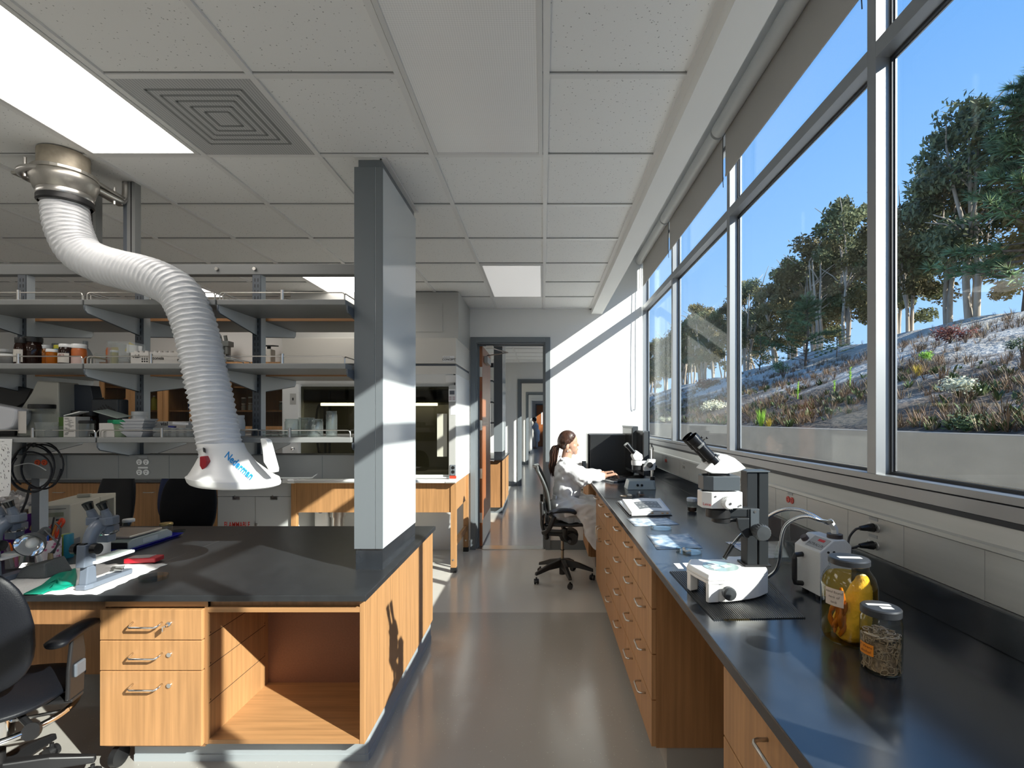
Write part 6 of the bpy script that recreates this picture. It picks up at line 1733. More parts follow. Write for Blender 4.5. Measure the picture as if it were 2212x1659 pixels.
MB().cyl(kc+Vector((-.004,.03,.0)),kc+Vector((0,.006,0)),.008,n=12).lathe([(.014,-.014),(.020,-.010),(.021,.008),(.017,.015),(0,.017)],tuple(kc),14,M=Matrix.Rotation(PI/2,3,'X')).build('base_knob', M_knob, sm, smooth=30)
ctop = 1.53-(1017-906)*1.65/F
zb_ = z0+BH
MB().box(.690,.724,1.650,1.705,zb_,ctop-.004).build('column', M_dgrey, sm, bevel=.002)
MB().box(.730,.762,1.650,1.705,zb_,ctop-.004).build('column', M_dgrey, sm, bevel=.002)
MB().box(.724,.730,1.656,1.705,zb_,ctop-.004).build('column_groove', M_black, sm)
MB().box(.685,.765,1.645,1.71,ctop-.005,ctop).build('column_cap', M_dgrey2, sm, bevel=.001)
MB().box(.680,.768,1.643,1.712,zb_,zb_+.007).build('column_foot', M_black, sm, bevel=.001)
zA = 1.53-(1108-906)*1.62/F
MB().box(.676,.716,1.612,1.649,zA-.075,zA+.014).build('focus_carrier', M_dgrey, sm, bevel=.003)
MB().box(.684,.712,1.609,1.612,zA-.055,zA+.016).build('carrier_plate', M_dgrey2, sm, bevel=.001)
ps = MB().cyl((.698,1.609,zA+.006),(.698,1.6075,zA+.006),.004,n=12).build('screw', M_steel, sm, smooth=40)
MB().prism([(.575,zA-.014),(.676,zA-.014),(.700,zA-.014),(.700,zA+.016),(.66,zA+.017),(.62,zA+.012),(.575,zA+.010)],'y',1.615,1.65).build('arm', M_dgrey, sm, bevel=.004)
MB().prism([(.635,zA-.014),(.676,zA-.014),(.676,zA-.078),(.665,zA-.078),(.640,zA-.045)],'y',1.60,1.612).build('arm_bracket', M_dgrey, sm, bevel=.002)
kp_ = Vector((.704,1.612,1.53-(1146-906)*1.60/F))
MB().lathe([(.018,0),(.020,.004),(.020,.024),(.018,.028)],tuple(kp_),24,M=Matrix.Rotation(PI/2,3,'X')).lathe([(.020,.026),(.0265,.028),(.0255,.050),(.022,.056),(0,.057)],tuple(kp_),20,M=Matrix.Rotation(PI/2,3,'X')).build('focus_knob', M_knob, sm, smooth=25)
MB().lathe([(.022,0),(.024,.022),(.020,.028),(0,.029)],(kp_.x-.01,1.652,kp_.z),20,M=Matrix.Rotation(-PI/2,3,'X')).build('focus_knob', M_knob, sm, smooth=30)
rbk = MB()
for k in range(20):
    a = 2*PI*k/20; rbk.cyl((kp_.x+.0262*math.cos(a),kp_.y-.030,kp_.z+.0262*math.sin(a)),(kp_.x+.0252*math.cos(a),kp_.y-.050,kp_.z+.0252*math.sin(a)),.0017,n=6)
rbk.build('knob_ribs', M_knob, sm, smooth=True)
ox, oy = .586, 1.635
MB().lathe([(.030,zA-.018),(.040,zA-.014),(.040,zA+.012),(.034,zA+.014)],(ox,oy,0),32).build('carrier_ring', M_black, sm, smooth=40)
MB().lathe([(.026,zA-.034),(.031,zA-.031),(.031,zA-.018)],(ox+.010,oy,0),32).build('objective', M_black, sm, smooth=40)
MB().box(ox+.004,ox+.072,oy-.02,oy+.012,zA-.030,zA-.018).build('filter_lever', M_black, sm, bevel=.003)
zb0, zb1 = 1.53-(1097-906)*1.61/F, 1.53-(1064-906)*1.61/F
body = [(ox-.062,oy-.022),(ox-.036,oy-.044),(ox+.066,oy-.040),(ox+.066,oy+.042),(ox-.036,oy+.044),(ox-.062,oy+.024)]
MB().cyl((ox,oy,zA+.012),(ox,oy,zb0+.001),.030,n=24).build('spacer', M_black, sm, smooth=40)
bd_ = MB().prism(body,'z',zb0,zb1+.004).build('zoom_body', M_leica, sm, bevel=.003, seg=3)
scr = MB()
for dx, dz in ((-.024,.015),(.058,-.014)):
    scr.cyl((ox+dx,oy-.0455,(zb0+zb1)/2+dz),(ox+dx,oy-.039,(zb0+zb1)/2+dz),.003,n=12)
scr.build('screw', M_steel, bd_, smooth=40)
kq = Vector((ox+.014,oy-.040,(zb0+zb1)/2-.004))
MB().lathe([(.018,0),(.0195,.004),(.0195,.026),(.016,.031),(0,.032)],tuple(kq),30,M=Matrix.Rotation(PI/2,3,'X')).build('zoom_knob', M_leica, bd_, smooth=25)
rb = MB()
for k in range(22):
    a = 2*PI*k/22; rb.cyl((kq.x+.0198*math.cos(a),kq.y-.004,kq.z+.0198*math.sin(a)),(kq.x+.0198*math.cos(a),kq.y-.025,kq.z+.0198*math.sin(a)),.0015,n=6)
rb.build('knob_ribs', M_leica, bd_, smooth=True)
MB().cyl((kq.x,kq.y-.031,kq.z),(kq.x,kq.y-.0332,kq.z),.004,n=12).build('knob_screw', M_steel, bd_, smooth=40)
text('Leica', .013, M_red, sm, 'lettering', face_m(Vector((ox-.0492,oy-.0338,(zb0+zb1)/2-.012))-sm.location,(.763,-.646,0)), extr=.0003)
zc0, zc1 = zb1+.008, 1.53-(1028-906)*1.61/F
MB().cyl((ox,oy,zb1+.003),(ox,oy,zc0+.002),.038,n=28).build('spacer', M_black, sm, smooth=40)
md = [(ox-.058,oy-.026),(ox-.030,oy-.042),(ox+.058,oy-.040),(ox+.058,oy+.042),(ox-.030,oy+.042),(ox-.058,oy+.028)]
MB().prism(md,'z',zc0,zc1).build('coaxial_module', M_dgrey2, sm, bevel=.002)
MB().cyl((ox,oy,zc1),(ox,oy,zc1+.008),.036,n=28).build('spacer', M_black, sm, smooth=40)
for z in (zc0-.003, zc1+.004): MB().cyl((ox-.060,oy-.02,z),(ox-.040,oy-.015,z),.0035,n=10).build('clamp_screw', M_black, sm)
zh = zc1+.008
side = [(ox-.062,zh+.012),(ox-.008,zh+.064),(ox+.014,zh+.063),(ox+.040,zh+.052),(ox+.062,zh+.034),(ox+.078,zh+.018),(ox+.05,zh+.006),(ox+.015,zh),(ox-.035,zh+.001)]
MB().prism(side,'y',oy-.042,oy+.046).build('binocular_head', M_leica, sm, bevel=.004, seg=3)
d = Vector((-.69,-.04,.72)).normalized()
for s_ in (-1,1):
    b0 = Vector((ox-.026,oy+s_*.026,zh+.046))
    t_ = MB().cyl(b0-d*.012,b0+d*.008,.021,.020,24).cyl(b0+d*.004,b0+d*.060,.0165,.0165,24).build('eye_tube', M_black_sh, sm, smooth=40)
    MB().cyl(b0+d*.058,b0+d*.084,.0195,.0195,26).cyl(b0+d*.083,b0+d*.090,.0185,.0185,26).cyl(b0+d*.088,b0+d*.104,.0205,.0205,26,caps=False).cyl(b0+d*.088,b0+d*.0885,.0205,.0205,26).build('eyepiece', M_black_sh, t_, smooth=40)
    tk = MB()
    n2 = (Vector((0,-1,0)) - d*Vector((0,-1,0)).dot(d)).normalized(); m2 = d.cross(n2)
    for k in range(9):
        q = n2*math.cos((k-4)*.16)+m2*math.sin((k-4)*.16)
        tk.cyl(b0+d*.062+q*.0196,b0+d*.070+q*.0196,.0005,n=4)
    tk.build('scale_marks', M_white_pl, t_)
    MB().cyl(b0+d*.072+Vector((.014,0,.010)),b0+d*.072+Vector((.027,0,.018)),.0018,n=8).ell(b0+d*.072+Vector((.029,0,.0195)),.004,10,6).build('clamp_screw', M_black, t_, smooth=True)

# rubber mat under it
M_matr = mat('ribbed black rubber', (.022,.024,.026), .38)
mp_ = thing('rubber_mat', 'ribbed black rubber mat under the large microscope', 'mat', (.65,1.6,ZR))
c4 = [Vector((.556,1.775)),Vector((.60,1.432)),Vector((.885,1.432)),Vector((.93,1.70))]
m0 = [atz(1446,1236,ZR), atz(1541,1340,ZR), atz(1740,1336,ZR), atz(1640,1230,ZR)]
c4 = [Vector((p.x,p.y)) for p in m0]
def mtf(u,v):
    a = c4[0].lerp(c4[1],v).lerp(c4[3].lerp(c4[2],v),u)
    return (a.x,a.y,ZR+.0025)
MB().prism([(p.x,p.y) for p in c4][::-1],'z',ZR+.0003,ZR+.0022).build('sheet', M_matr, mp_)
rbm = MB()
for k in range(44):
    u = (k+.5)/44
    a = c4[0].lerp(c4[3],u); b_ = c4[1].lerp(c4[2],u)
    rbm.cyl((a.x,a.y,ZR+.0026),(b_.x,b_.y,ZR+.0026),.0017,n=6)
rbm.build('ribs', M_matr, mp_, smooth=40)

# ------------------------------------------------------------------ fibre optic lamp box
M_lbox = mat('light grey lamp box', (.60,.60,.59), .4, noise=(200,.03))
p0 = atz(1771,1297,ZR)      # near right bottom corner
pl_ = atz(1716,1268,ZR)     # near left bottom corner
lbx = thing('lamp_box', 'light grey fibre optic lamp box with two steel goosenecks', 'lamp box', (p0.x,p0.y,ZR))
ang = math.atan2(p0.y-pl_.y, p0.x-pl_.x)
# local frame: u along the handle face (from far left to near right), v to the right / away
lbx.rotation_euler = (0,0,ang)
Lf = (p0-pl_).length; Wd = .115
HB_ = .155; HT_ = .193
prof_ = [(0,.012),(Wd,.012),(Wd,HT_-.006),(.055,HT_),(.0,HB_)]
prof_ = [(y,z) for y,z in prof_]
MB().prism([(y,z) for y,z in [(0,.012),(Wd,.012),(Wd,HT_-.02),(Wd-.02,HT_),(.050,HT_),(0,HB_)]],'x',-Lf,0).build('housing', M_lbox, lbx, world=False, bevel=.003)
MB().prism([(.008,HB_+.0063),(.046,HB_+.0351),(.0455,HB_+.0361),(.0075,HB_+.0073)],'x',-Lf+.045,-.006).build('control_panel', mat('grey control panel', (.33,.33,.33), .4), lbx, world=False)
nrm = Vector((0,-.605,.796))
kb = Vector((-Lf+.024,.026,HB_+.018))
MB().cyl(kb,kb+nrm*.015,.0125,.0115,20).build('knob', mat('brown grey knob', (.07,.055,.06), .35, metal=.3), lbx, world=False, smooth=40)
Mt = face_m(Vector((-.045,.018,HB_+.0152)),(1,0,0),(0,.796,.605))
text('INTRALUX', .0155, M_black_ink, lbx, 'lettering', Mt, extr=.0002)
Mt2 = face_m(Vector((-.038,.036,HB_+.0285)),(1,0,0),(0,.796,.605))
MB().box(-.015,.015,-.005,.005,0,.0008).xf(Mt2).build('red_label', M_red, lbx, world=False)
hn = MB()
hn.tube([(-.085,0,.128),(-.085,-.028,.126),(-.085,-.030,.115),(-.085,-.030,.045),(-.085,-.028,.032),(-.085,0,.028)],.009,8)
hn.build('handle', M_black, lbx, world=False, bevel=.002)
for x in (-Lf+.03,-.03):
    for y in (.02,Wd-.02): MB().cyl((x,y,0),(x,y,.013),.011,n=12).build('foot', M_black, lbx, world=False)
for x in (.03,.05): MB().cyl((0,.0+x,.155),(.002,x,.155),.004,n=10).build('screw', M_black, lbx, world=False)
MB().cyl((-.03,Wd,.15),(-.03,Wd+.018,.15),.011,n=14).build('rear_socket', M_black, lbx, world=False, smooth=40)
rg = Vector((-.036,.082,HT_))
MB().cyl(rg,rg+Vector((0,0,.013)),.024,n=28).build('collar', mat('brown grey collar', (.06,.048,.05), .35, metal=.4), lbx, world=False, smooth=40)
lbx_M = Matrix.Rotation(ang,4,'Z'); lbx_M.translation = lbx.location
inv = lbx_M.inverted()
W = lambda v: inv @ Vector(v)
base_w = lbx_M @ (rg+Vector((0,0,.016)))
e0 = base_w+Vector((0,0,.02)); 
MB().tube([rg+Vector((0,0,.014)),rg+Vector((0,0,.03)),W(base_w+Vector((-.020,-.004,.042)))],.011,6).build('gooseneck_socket', M_lbox, lbx, world=False)
st_ = base_w+Vector((-.018,-.004,.040))
def goose(pts, r=.0058):
    """corrugated steel arm"""
    c = bez(pts, 26); vs = []; L = 0; out = []; rad = []
    for k,pp in enumerate(c):
        if k: L += (pp-c[k-1]).length
    # resample
    S_ = [0]
    for k in range(1,len(c)): S_.append(S_[-1]+(c[k]-c[k-1]).length)
    n2 = int(S_[-1]/.0016); j = 0
    for q in range(n2+1):
        s_ = q*.0016
        while j < len(S_)-2 and S_[j+1] < s_: j += 1
        out.append(c[j].lerp(c[j+1],(s_-S_[j])/max(1e-6,S_[j+1]-S_[j]))); rad.append(r*(1.10 if q%3 == 0 else .96))
    return MB().tube([W(pp) for pp in out], rad, 10)
goose([st_, at(1784,1129,1.60), at(1752,1111,1.62), at(1722,1101,1.66), at(1693,1101,1.70), at(1668,1111,1.75), at(1650,1126,1.79), at(1630,1146,1.80)]).build('gooseneck', M_chrome, lbx, world=False, smooth=60)
goose([st_+Vector((0,-.008,0)), at(1771,1124,1.575), at(1747,1116,1.58), at(1722,1119,1.60), at(1699,1133,1.63), at(1689,1157,1.66), at(1686,1189,1.69), at(1684,1210,1.72), at(1676,1232,1.75), at(1659,1247,1.78)]).build('gooseneck', M_chrome, lbx, world=False, smooth=60)
MB().tube([W(q) for q in bez([at(1630,1146,1.80),at(1618,1148,1.76),at(1603,1154,1.70),at(1591,1166,1.67),at(1580,1179,1.655)],8)],.0052,10).build('gooseneck', M_chrome, lbx, world=False, smooth=True)
MB().cyl(W(at(1582,1177,1.655)),W(at(1564,1207,1.645)),.0082,.0074,16).build('light_guide_tip', M_black_sh, lbx, world=False, smooth=40)
# plugs and cords
def plug(label, p, tail):
    p = Vector(p); o = thing('power_plug', label, 'plug', p)
    q = p+Vector((-.006,.018,0))
    MB().cyl(q+Vector((-.004,0,0)),q+Vector((-.022,0,0)),.016,.013,16).cyl(q+Vector((-.022,0,0)),q+Vector((-.05,0,-.002)),.0125,.008,14).build('body', M_black_sh, o, smooth=40)
    a = q+Vector((-.05,0,-.002))
    MB().tube(bez([a,a+Vector((-.018,0,-.006))]+tail,6),.0042,8).build('cord', M_cable, o, smooth=True)
    return o
plug('upper black power plug in the wall raceway by the jars', (pA.x,pA.y-.03,pA.z+.001), [Vector((1.095,pA.y+.0,1.10)),Vector((1.075,pA.y-.03,1.04)),Vector((1.06,pA.y-.05,.98)),Vector((1.045,pA.y-.08,.946))])
plug('lower black power plug in the wall raceway by the jars', (pB.x,pB.y-.03,pB.z), [Vector((1.10,pB.y+.0,1.06)),Vector((1.085,pB.y-.02,1.01)),Vector((1.075,pB.y-.04,.97)),Vector((1.06,pB.y-.07,.946))])

# ------------------------------------------------------------------ specimen jars
def sjar(label, p, prof, lid):
    p = Vector(p); o = thing('specimen_jar', label, 'jar', p)
    MB().lathe(prof,tuple(p),40).build('glass', M_jar, o, smooth=50)
    r,z0_,z1_ = lid
    MB().lathe([(r-.004,z0_),(r,z0_+.002),(r,z1_-.004),(r-.003,z1_-.001),(r-.012,z1_),(0,z1_-.0005)],tuple(p),44,caps=False).build('lid', mat('ridged black lid', (.022,.024,.028), .38, noise=(600,.2)), o, smooth=35)
    return o
Yj = 1.309; jx = .820
P1 = Vector((jx,Yj,ZR+.0004)); R1 = .067
H1 = .221
j1 = sjar('large jar of amber liquid holding a pale yellow specimen', P1, [(0,.002),(R1*.80,.0),(R1*.93,.004),(R1,.018),(R1,.140),(R1*.985,.154),(R1*.90,.172),(R1*.74,.188),(R1*.69,.194),(R1*.71,.198),(R1*.69,.202),(R1*.69,.210)], (R1*.735,.203,H1))
M_amberl = glass('amber liquid', (.98,.78,.30), .2)
MB().lathe([(0,.006),(R1*.88,.006),(R1*.955,.018),(R1*.955,.145),(R1*.92,.160),(R1*.80,.174),(0,.174)],tuple(P1),36,caps=False).build('liquid', M_amberl, j1, smooth=50)
M_squid = mat('pale yellow specimen', (.86,.70,.34), .55, noise=(60,.12), bump=(120,.3))
M_squid_d = mat('brown orange specimen', (.42,.16,.03), .5, noise=(30,.3))
sq = MB()
vx = Vector((.78,-.62,0)).normalized()   # picture right, roughly
ax = [(-.012,.040,.044),(-.004,.060,.043),(.004,.085,.038),(.010,.110,.033),(.016,.135,.027),(.020,.158,.018),(.022,.168,.010)]
Vx = Vector((1,0,0))
for (a,z,r),(b_,z2,r2) in zip(ax[:-1],ax[1:]):
    sq.cap(P1+Vector((a+.012,-.006+.25*(z-.04)*0,z)),P1+Vector((b_+.012,-.006,z2)),r,r2,14)
sculpt(sq,'specimen',M_squid,j1,.0035,4,disp=lambda c: .0008*math.sin(c.x*900)*math.sin(c.z*700))
tn = MB(); rr = random.Random(6)
for k in range(9):
    a = P1+Vector((rr.uniform(-.052,-.034),rr.uniform(-.034,-.005),.015+rr.uniform(0,.03)))
    b_ = P1+Vector((rr.uniform(-.050,-.028),rr.uniform(-.034,-.005),rr.uniform(.09,.15)))
    m_ = a.lerp(b_,.5)+Vector((rr.uniform(-.012,.012),rr.uniform(-.01,.01),0))
    tn.tube(bez([a,m_,b_],6),[lerp(.0025,.007,abs(math.sin(i*.5))) for i in range(13)],7)
for k in range(4):
    a = P1+Vector((-.05+.012*k,-.035,.03)); tn.tube(bez([a,a+Vector((.012,.003,.018)),a+Vector((.03,.0,-.004))],5),.0014,6)
tn.build('tentacles', M_squid_d, j1, smooth=True)
def jar_label(o, P, R, a0, a1, z0_, z1_, m, lines, size, tm):
    vs = []; n2 = 16
    for k in range(n2+1):
        a = lerp(a0,a1,k/n2)
        for z in (z0_,z1_): vs.append(P+Vector((math.cos(a)*(R+.0008),math.sin(a)*(R+.0008),z)))
    MB().add(vs,[(2*k,2*k+2,2*k+3,2*k+1) for k in range(n2)]).build('label', m, o, smooth=True)
    am = (a0+a1)/2
    for s_, z in lines:
        def wp(co, z=z): 
            t = am+co.x/R; return P+Vector((math.cos(t)*(R+.0014),math.sin(t)*(R+.0014),z+co.y))-o.location
        text(s_, size, tm, o, 'lettering', None, extr=0, warp=wp, shear=.15)
jar_label(j1,P1,R1,-3.02,-2.30,.102,.147,mat('paper label', (.60,.50,.42), .6),[('squid found',.138),('neck of',.125),('tank',.112)],.0095,mat('pencil', (.12,.10,.08), .7))
MB().obox(P1+Vector((-.002,-.006,H1+.0004)),(.058,.016,.0006),(0,0,-.1)).build('lid_tape', M_paper, j1)
P2 = Vector((.7955, 1.15, ZR+.0004)); R2 = .043
p_ = atz(1902,1462,ZR); 
j2 = sjar('smaller jar of worms with an orange label in front of the amber jar', P2, [(0,.002),(R2*.86,0),(R2*.97,.004),(R2,.012),(R2,.116),(R2*.97,.124),(R2*.90,.130),(R2*.88,.138)], (R2*.975,.131,.151))
MB().lathe([(0,.004),(R2*.9,.004),(R2*.955,.012),(R2*.955,.086),(0,.086)],tuple(P2),32,caps=False).build('liquid', glass('clear liquid', (.86,.82,.74), .2), j2, smooth=50)
M_worm = mat('pale worms', (.56,.44,.32), .5)
rr = random.Random(9); wm = MB()
for k in range(230):
    a = rr.uniform(0,2*PI); 
    r = R2*.86*math.sqrt(rr.uniform(.45,1)); z = rr.uniform(.008,.082)
    if k > 165: r = R2*.85*math.sqrt(rr.random()); z = rr.uniform(.076,.088)
    c = Vector((math.cos(a)*r,math.sin(a)*r,z)); pts = []
    th = rr.uniform(0,6.28); cu = rr.uniform(-.9,.9)
    tg = Vector((-math.sin(a),math.cos(a),0)); up = Vector((0,0,1)) if k <= 165 else Vector((math.cos(a),math.sin(a),.15))
    for q in range(9):
        pts.append(c.copy()); c = c + (tg*math.cos(th)+up*math.sin(th))*.0048; th += cu+rr.uniform(-.3,.3)
        rad = math.hypot(c.x,c.y)
        if rad > R2*.90: c.x *= R2*.90/rad; c.y *= R2*.90/rad
        c.z = min(max(c.z,.005),.090)
    wm.tube([P2+q for q in bez(pts,3)],.00108,5)
o = wm.build('worms', M_worm, j2, smooth=True); o['kind'] = 'stuff'
MB().lathe([(0,.005),(R2*.74,.005),(R2*.74,.072),(0,.074)],tuple(P2),24,caps=False).build('worm_mass', mat('worm mass', (.30,.22,.15), .6, noise=(160,.45)), j2, smooth=40)
jar_label(j2,P2,R2,-3.35,-2.50,.042,.068,mat('orange label', (.75,.24,.015), .5),[('P. Virens',.061),('alcohol',.050)],.009,mat('brown ink', (.10,.03,.02), .7))
MB().obox(P2+Vector((-.002,.006,.1514)),(.052,.010,.0006),(0,0,-.12)).obox(P2+Vector((.004,-.014,.1514)),(.026,.014,.0006),(0,0,-.12)).build('lid_tape', M_paper, j2)

# ------------------------------------------------------------------ glassware and papers
p = atz(1706,1220,ZR)
fl = thing('glass_cylinder','tall clear glass bottle with a wide foot beside the lamp box','glass bottle',(p.x,p.y+.03,ZR))
pp = (p.x,p.y+.035,ZR+.0004)
MB().lathe([(0,.002),(.030,0),(.040,.006),(.044,.03),(.038,.055),(.024,.085),(.0175,.11),(.016,.15),(.016,.20),(.019,.212),(.022,.215),(.022,.22),(.017,.22)],pp,32,caps=False).build('glass', M_jarg, fl, smooth=50)
def sheet(name, label, corners, m, z=ZR+.0008, cat='paper', curl=.0):
    q = [atz(x,y,z) for x,y in corners]
    def fn(u,v):
        a = q[0].lerp(q[1],u).lerp(q[3].lerp(q[2],u),v); a.z = z+curl*(abs(u-.5)*2)**3*.5+.0006*math.sin(u*7+v*3)+.0007; return a
    o = MB().grid(10,8,fn).build(name, m, smooth=True, solid=.0004)
    return tag(o,label,cat)
def photo_mat(name, c1, c2, c3, sc_, seed=0):
    m = mat(name, c1, .35); nt = m.node_tree; b = nt.nodes['Principled BSDF']
    tc = nt.nodes.new('ShaderNodeTexCoord'); nz = nt.nodes.new('ShaderNodeTexNoise'); nz.inputs['Scale'].default_value = sc_; nz.inputs['Detail'].default_value = 6
    mp = nt.nodes.new('ShaderNodeMapping'); mp.inputs['Location'].default_value = (seed,seed*.7,0)
    nt.links.new(tc.outputs['Object'], mp.inputs[0]); nt.links.new(mp.outputs[0], nz.inputs['Vector'])
    rp = nt.nodes.new('ShaderNodeValToRGB'); rp.color_ramp.elements[0].position = .36; rp.color_ramp.elements[0].color = (*c2,1); rp.color_ramp.elements[1].position = .62; rp.color_ramp.elements[1].color = (*c1,1)
    q = rp.color_ramp.elements.new(.5); q.color = (*c3,1)
    nt.links.new(nz.outputs['Fac'], rp.inputs[0]); nt.links.new(rp.outputs[0], b.inputs['Base Color']); return m
Pm1 = photo_mat('blue and white photo', (.72,.74,.76), (.12,.22,.36), (.36,.47,.58), 22)
Pm2 = photo_mat('pale blue print', (.74,.75,.77), (.22,.30,.40), (.50,.58,.66), 30, 3)
Pm3 = photo_mat('print with blue spots', (.74,.75,.77), (.06,.20,.50), (.72,.72,.74), 40, 7)
sheet('printed_photo','blue and white printed photo under the round dish, nearest of the sheets',[(1397,1155),(1486,1153),(1518,1184),(1419,1187)],Pm1)
sheet('printed_photo','blue tinted print beside the open binder',[(1353,1120),(1440,1119),(1468,1133),(1371,1137)],Pm2)
sheet('printed_sheet','sheet with blue spots behind the column of the large microscope',[(1567,1171),(1610,1170),(1622,1196),(1612,1197)],Pm3)
sheet('printed_sheet','pale printed sheet between the microscope column and the lamp box',[(1655,1170),(1688,1169),(1705,1205),(1655,1206)],photo_mat('beige print', (.60,.60,.56), (.40,.38,.34), (.52,.52,.49), 25, 5))
o = sheet('paper_box','small white folded card behind the white microscope base',[(1568,1203),(1600,1202),(1612,1213),(1575,1216)],M_paper)
for k,(x,y) in enumerate(((1455,1217),(1472,1216))):
    q = [atz(x,y,ZR+.0006),atz(x+13,y,ZR+.0006),atz(x+22,y+11,ZR+.0006),atz(x+10,y+11,ZR+.0006)]
    if k: q = [v+Vector((0.004,0,0)) for v in q]
    o = MB().add(q,[(0,1,2,3)]).build('glass_slide', M_paper, solid=.001); tag(o, ('labelled glass slide nearest the bench edge' if k == 0 else 'labelled glass slide touching the white microscope base'),'slide')
def pd(label, px, py, wpx, bits=None):
    p = atz(px,py,ZR); p = Vector((p.x,p.y,ZR+.0015)); r = wpx*.5*p.y/F
    o = petri(label, p, r, .020, False)
    if bits:
        rr = random.Random(px)
        for k in range(4):
            q = p+Vector((rr.uniform(-.6,.6)*r,rr.uniform(-.5,.5)*r,.0045)); 
            c = crumple('shell_fragment','white shell fragment in the dish beside the white microscope base',(q.x,q.y,q.z+.004),(.008,.007,.005),mat('white shell', (.78,.74,.66), .5),'shell',k+20,.2); c['group'] = 'shell fragments in the glass dish'
    return o
pd('round glass dish with white shell bits near the large microscope', 1488, 1193, 56, True)
pd('round glass dish standing on the blue print', 1428, 1142, 48)
# binder
bn = thing('binder','open black ring binder with white pages and black and white pictures','binder',atz(1395,1100,ZR))
q = [atz(1330,1085,ZR),atz(1428,1084,ZR),atz(1452,1114,ZR),atz(1358,1117,ZR)]
MB().add([Vector((v.x,v.y,ZR+.0005)) for v in q]+[Vector((v.x,v.y,ZR+.004)) for v in q],[(0,1,2,3),(4,7,6,5),(0,4,5,1),(1,5,6,2),(2,6,7,3),(3,7,4,0)]).build('cover', M_black, bn)
cq = sum(q,Vector())/4
pq = [cq+(v-cq)*.94 for v in q]
def pg(u,v):
    a = pq[0].lerp(pq[1],u).lerp(pq[3].lerp(pq[2],u),v); a.z = ZR+.030-.018*(1-u)**3-.004*math.sin(u*9)*u; return a
MB().grid(16,10,pg).build('pages', M_paper, bn, smooth=True, solid=.001)
edge = MB()
for k in range(6):
    z = ZR+.006+k*.0035
    a, b_, c_, d_ = [Vector((v.x,v.y,z)) for v in pq]
    edge.add([a.lerp(b_,.12),b_,c_,d_.lerp(c_,.05)],[(0,1,2,3)])
edge.build('page_stack', M_paper, bn, solid=.0024)
ph = MB(); wh = MB()
def onp(u,v,dz): 
    a = pg(u,v); return Vector((a.x,a.y,a.z+dz))
ph.grid(10,6,lambda u,v: onp(lerp(.30,.86,u),lerp(.28,.80,v),.0012))
ph.build('picture', mat('dark grey picture', (.14,.15,.16), .5), bn, smooth=True)
for i in range(6):
    for j in range(2):
        for s_ in (0,):
            u0 = lerp(.35,.80,i/5); v0 = lerp(.40,.67,j)
            c = onp(u0,v0,.002); wh.add([c+Vector((math.cos(t)*.009,math.sin(t)*.006,0)) for t in [2*PI*k/10 for k in range(10)]],[tuple(range(10))])
wh.build('pictured_shells', M_paper, bn)
tb_ = MB()
for u0 in (.55,.80,.92): tb_.obox(onp(u0,1.0,-.012)+Vector((0,-.006,0)),(.012,.016,.002))
tb_.build('page_tabs', mat('orange tab', (.70,.30,.02), .5), bn)
# mussel shells
def shell(label, px, py, s_, rz, tilt, inner, seed):
    p = atz(px,py,ZR); rr = random.Random(seed)
    def fn(u,v):
        a = 2*PI*u; r = v
        x = math.cos(a)*r*.045*s_*(1+.25*math.cos(a)); y = math.sin(a)*r*.019*s_; z = .012*s_*(r*r)
        return (x,y,z+.001)
    mb = MB().grid(25,7,fn)
    M = Matrix.Translation(Vector((p.x,p.y,ZR+.003*s_)))@Euler((tilt,.1*s_,rz)).to_matrix().to_4x4()
    mb.xf(M); zm = min(v.z for v in mb.v); mb.v = [v+Vector((0,0,ZR+.0012-zm)) for v in mb.v]
    o = mb.build('mussel_shell', inner, smooth=True, solid=.0015); return tag(o,label,'shell')
M_sh1 = mat('dark shell', (.05,.035,.02), .35, noise=(60,.5)); M_sh2 = mat('pearly shell', (.72,.68,.58), .3, noise=(40,.15)); M_sh3 = mat('brown shell', (.20,.09,.03), .4)
shell('dark mussel shell, leftmost of the shells by the far microscope',1345,1074,.75,.2,.35,M_sh1,1)
shell('pale pearly shell between two dark ones',1360,1071,.55,-.9,.5,M_sh2,2)
shell('dark curled shell right of the pale pearly shell',1368,1072,.5,.5,.5,M_sh1,3)
shell('brown flat shell at the rear of the shell group',1384,1071,.6,.1,.15,M_sh3,4)
shell('dark grey shell, nearest to the binder',1391,1079,.7,.3,.4,mat('grey shell', (.06,.055,.055), .35, noise=(60,.5)),5)
o = thing('vial','tiny clear vial with a blue white cap lying among the shells','vial',atz(1379,1067,ZR))
q = atz(1379,1067,ZR); MB().cyl(q+Vector((-.012,.01,.010)),q+Vector((.005,0,.010)),.009,n=14).build('body', M_jar_thin, o, smooth=40); MB().cyl(q+Vector((.005,0,.010)),q+Vector((.013,-.005,.010)),.0098,n=14).build('cap', M_boxw, o, smooth=40)
# small jar behind the large microscope
q = atz(1498,1107,ZR)
jar('specimen_jar','small jar with a white lid and dark liquid behind the large microscope',Vector((q.x,q.y+.03,ZR+.0003)),.030,.070,mat('grey white lid', (.55,.57,.60), .4),(mat('dark brown liquid', (.035,.012,.005), .2),.42),.018,neck=.97)

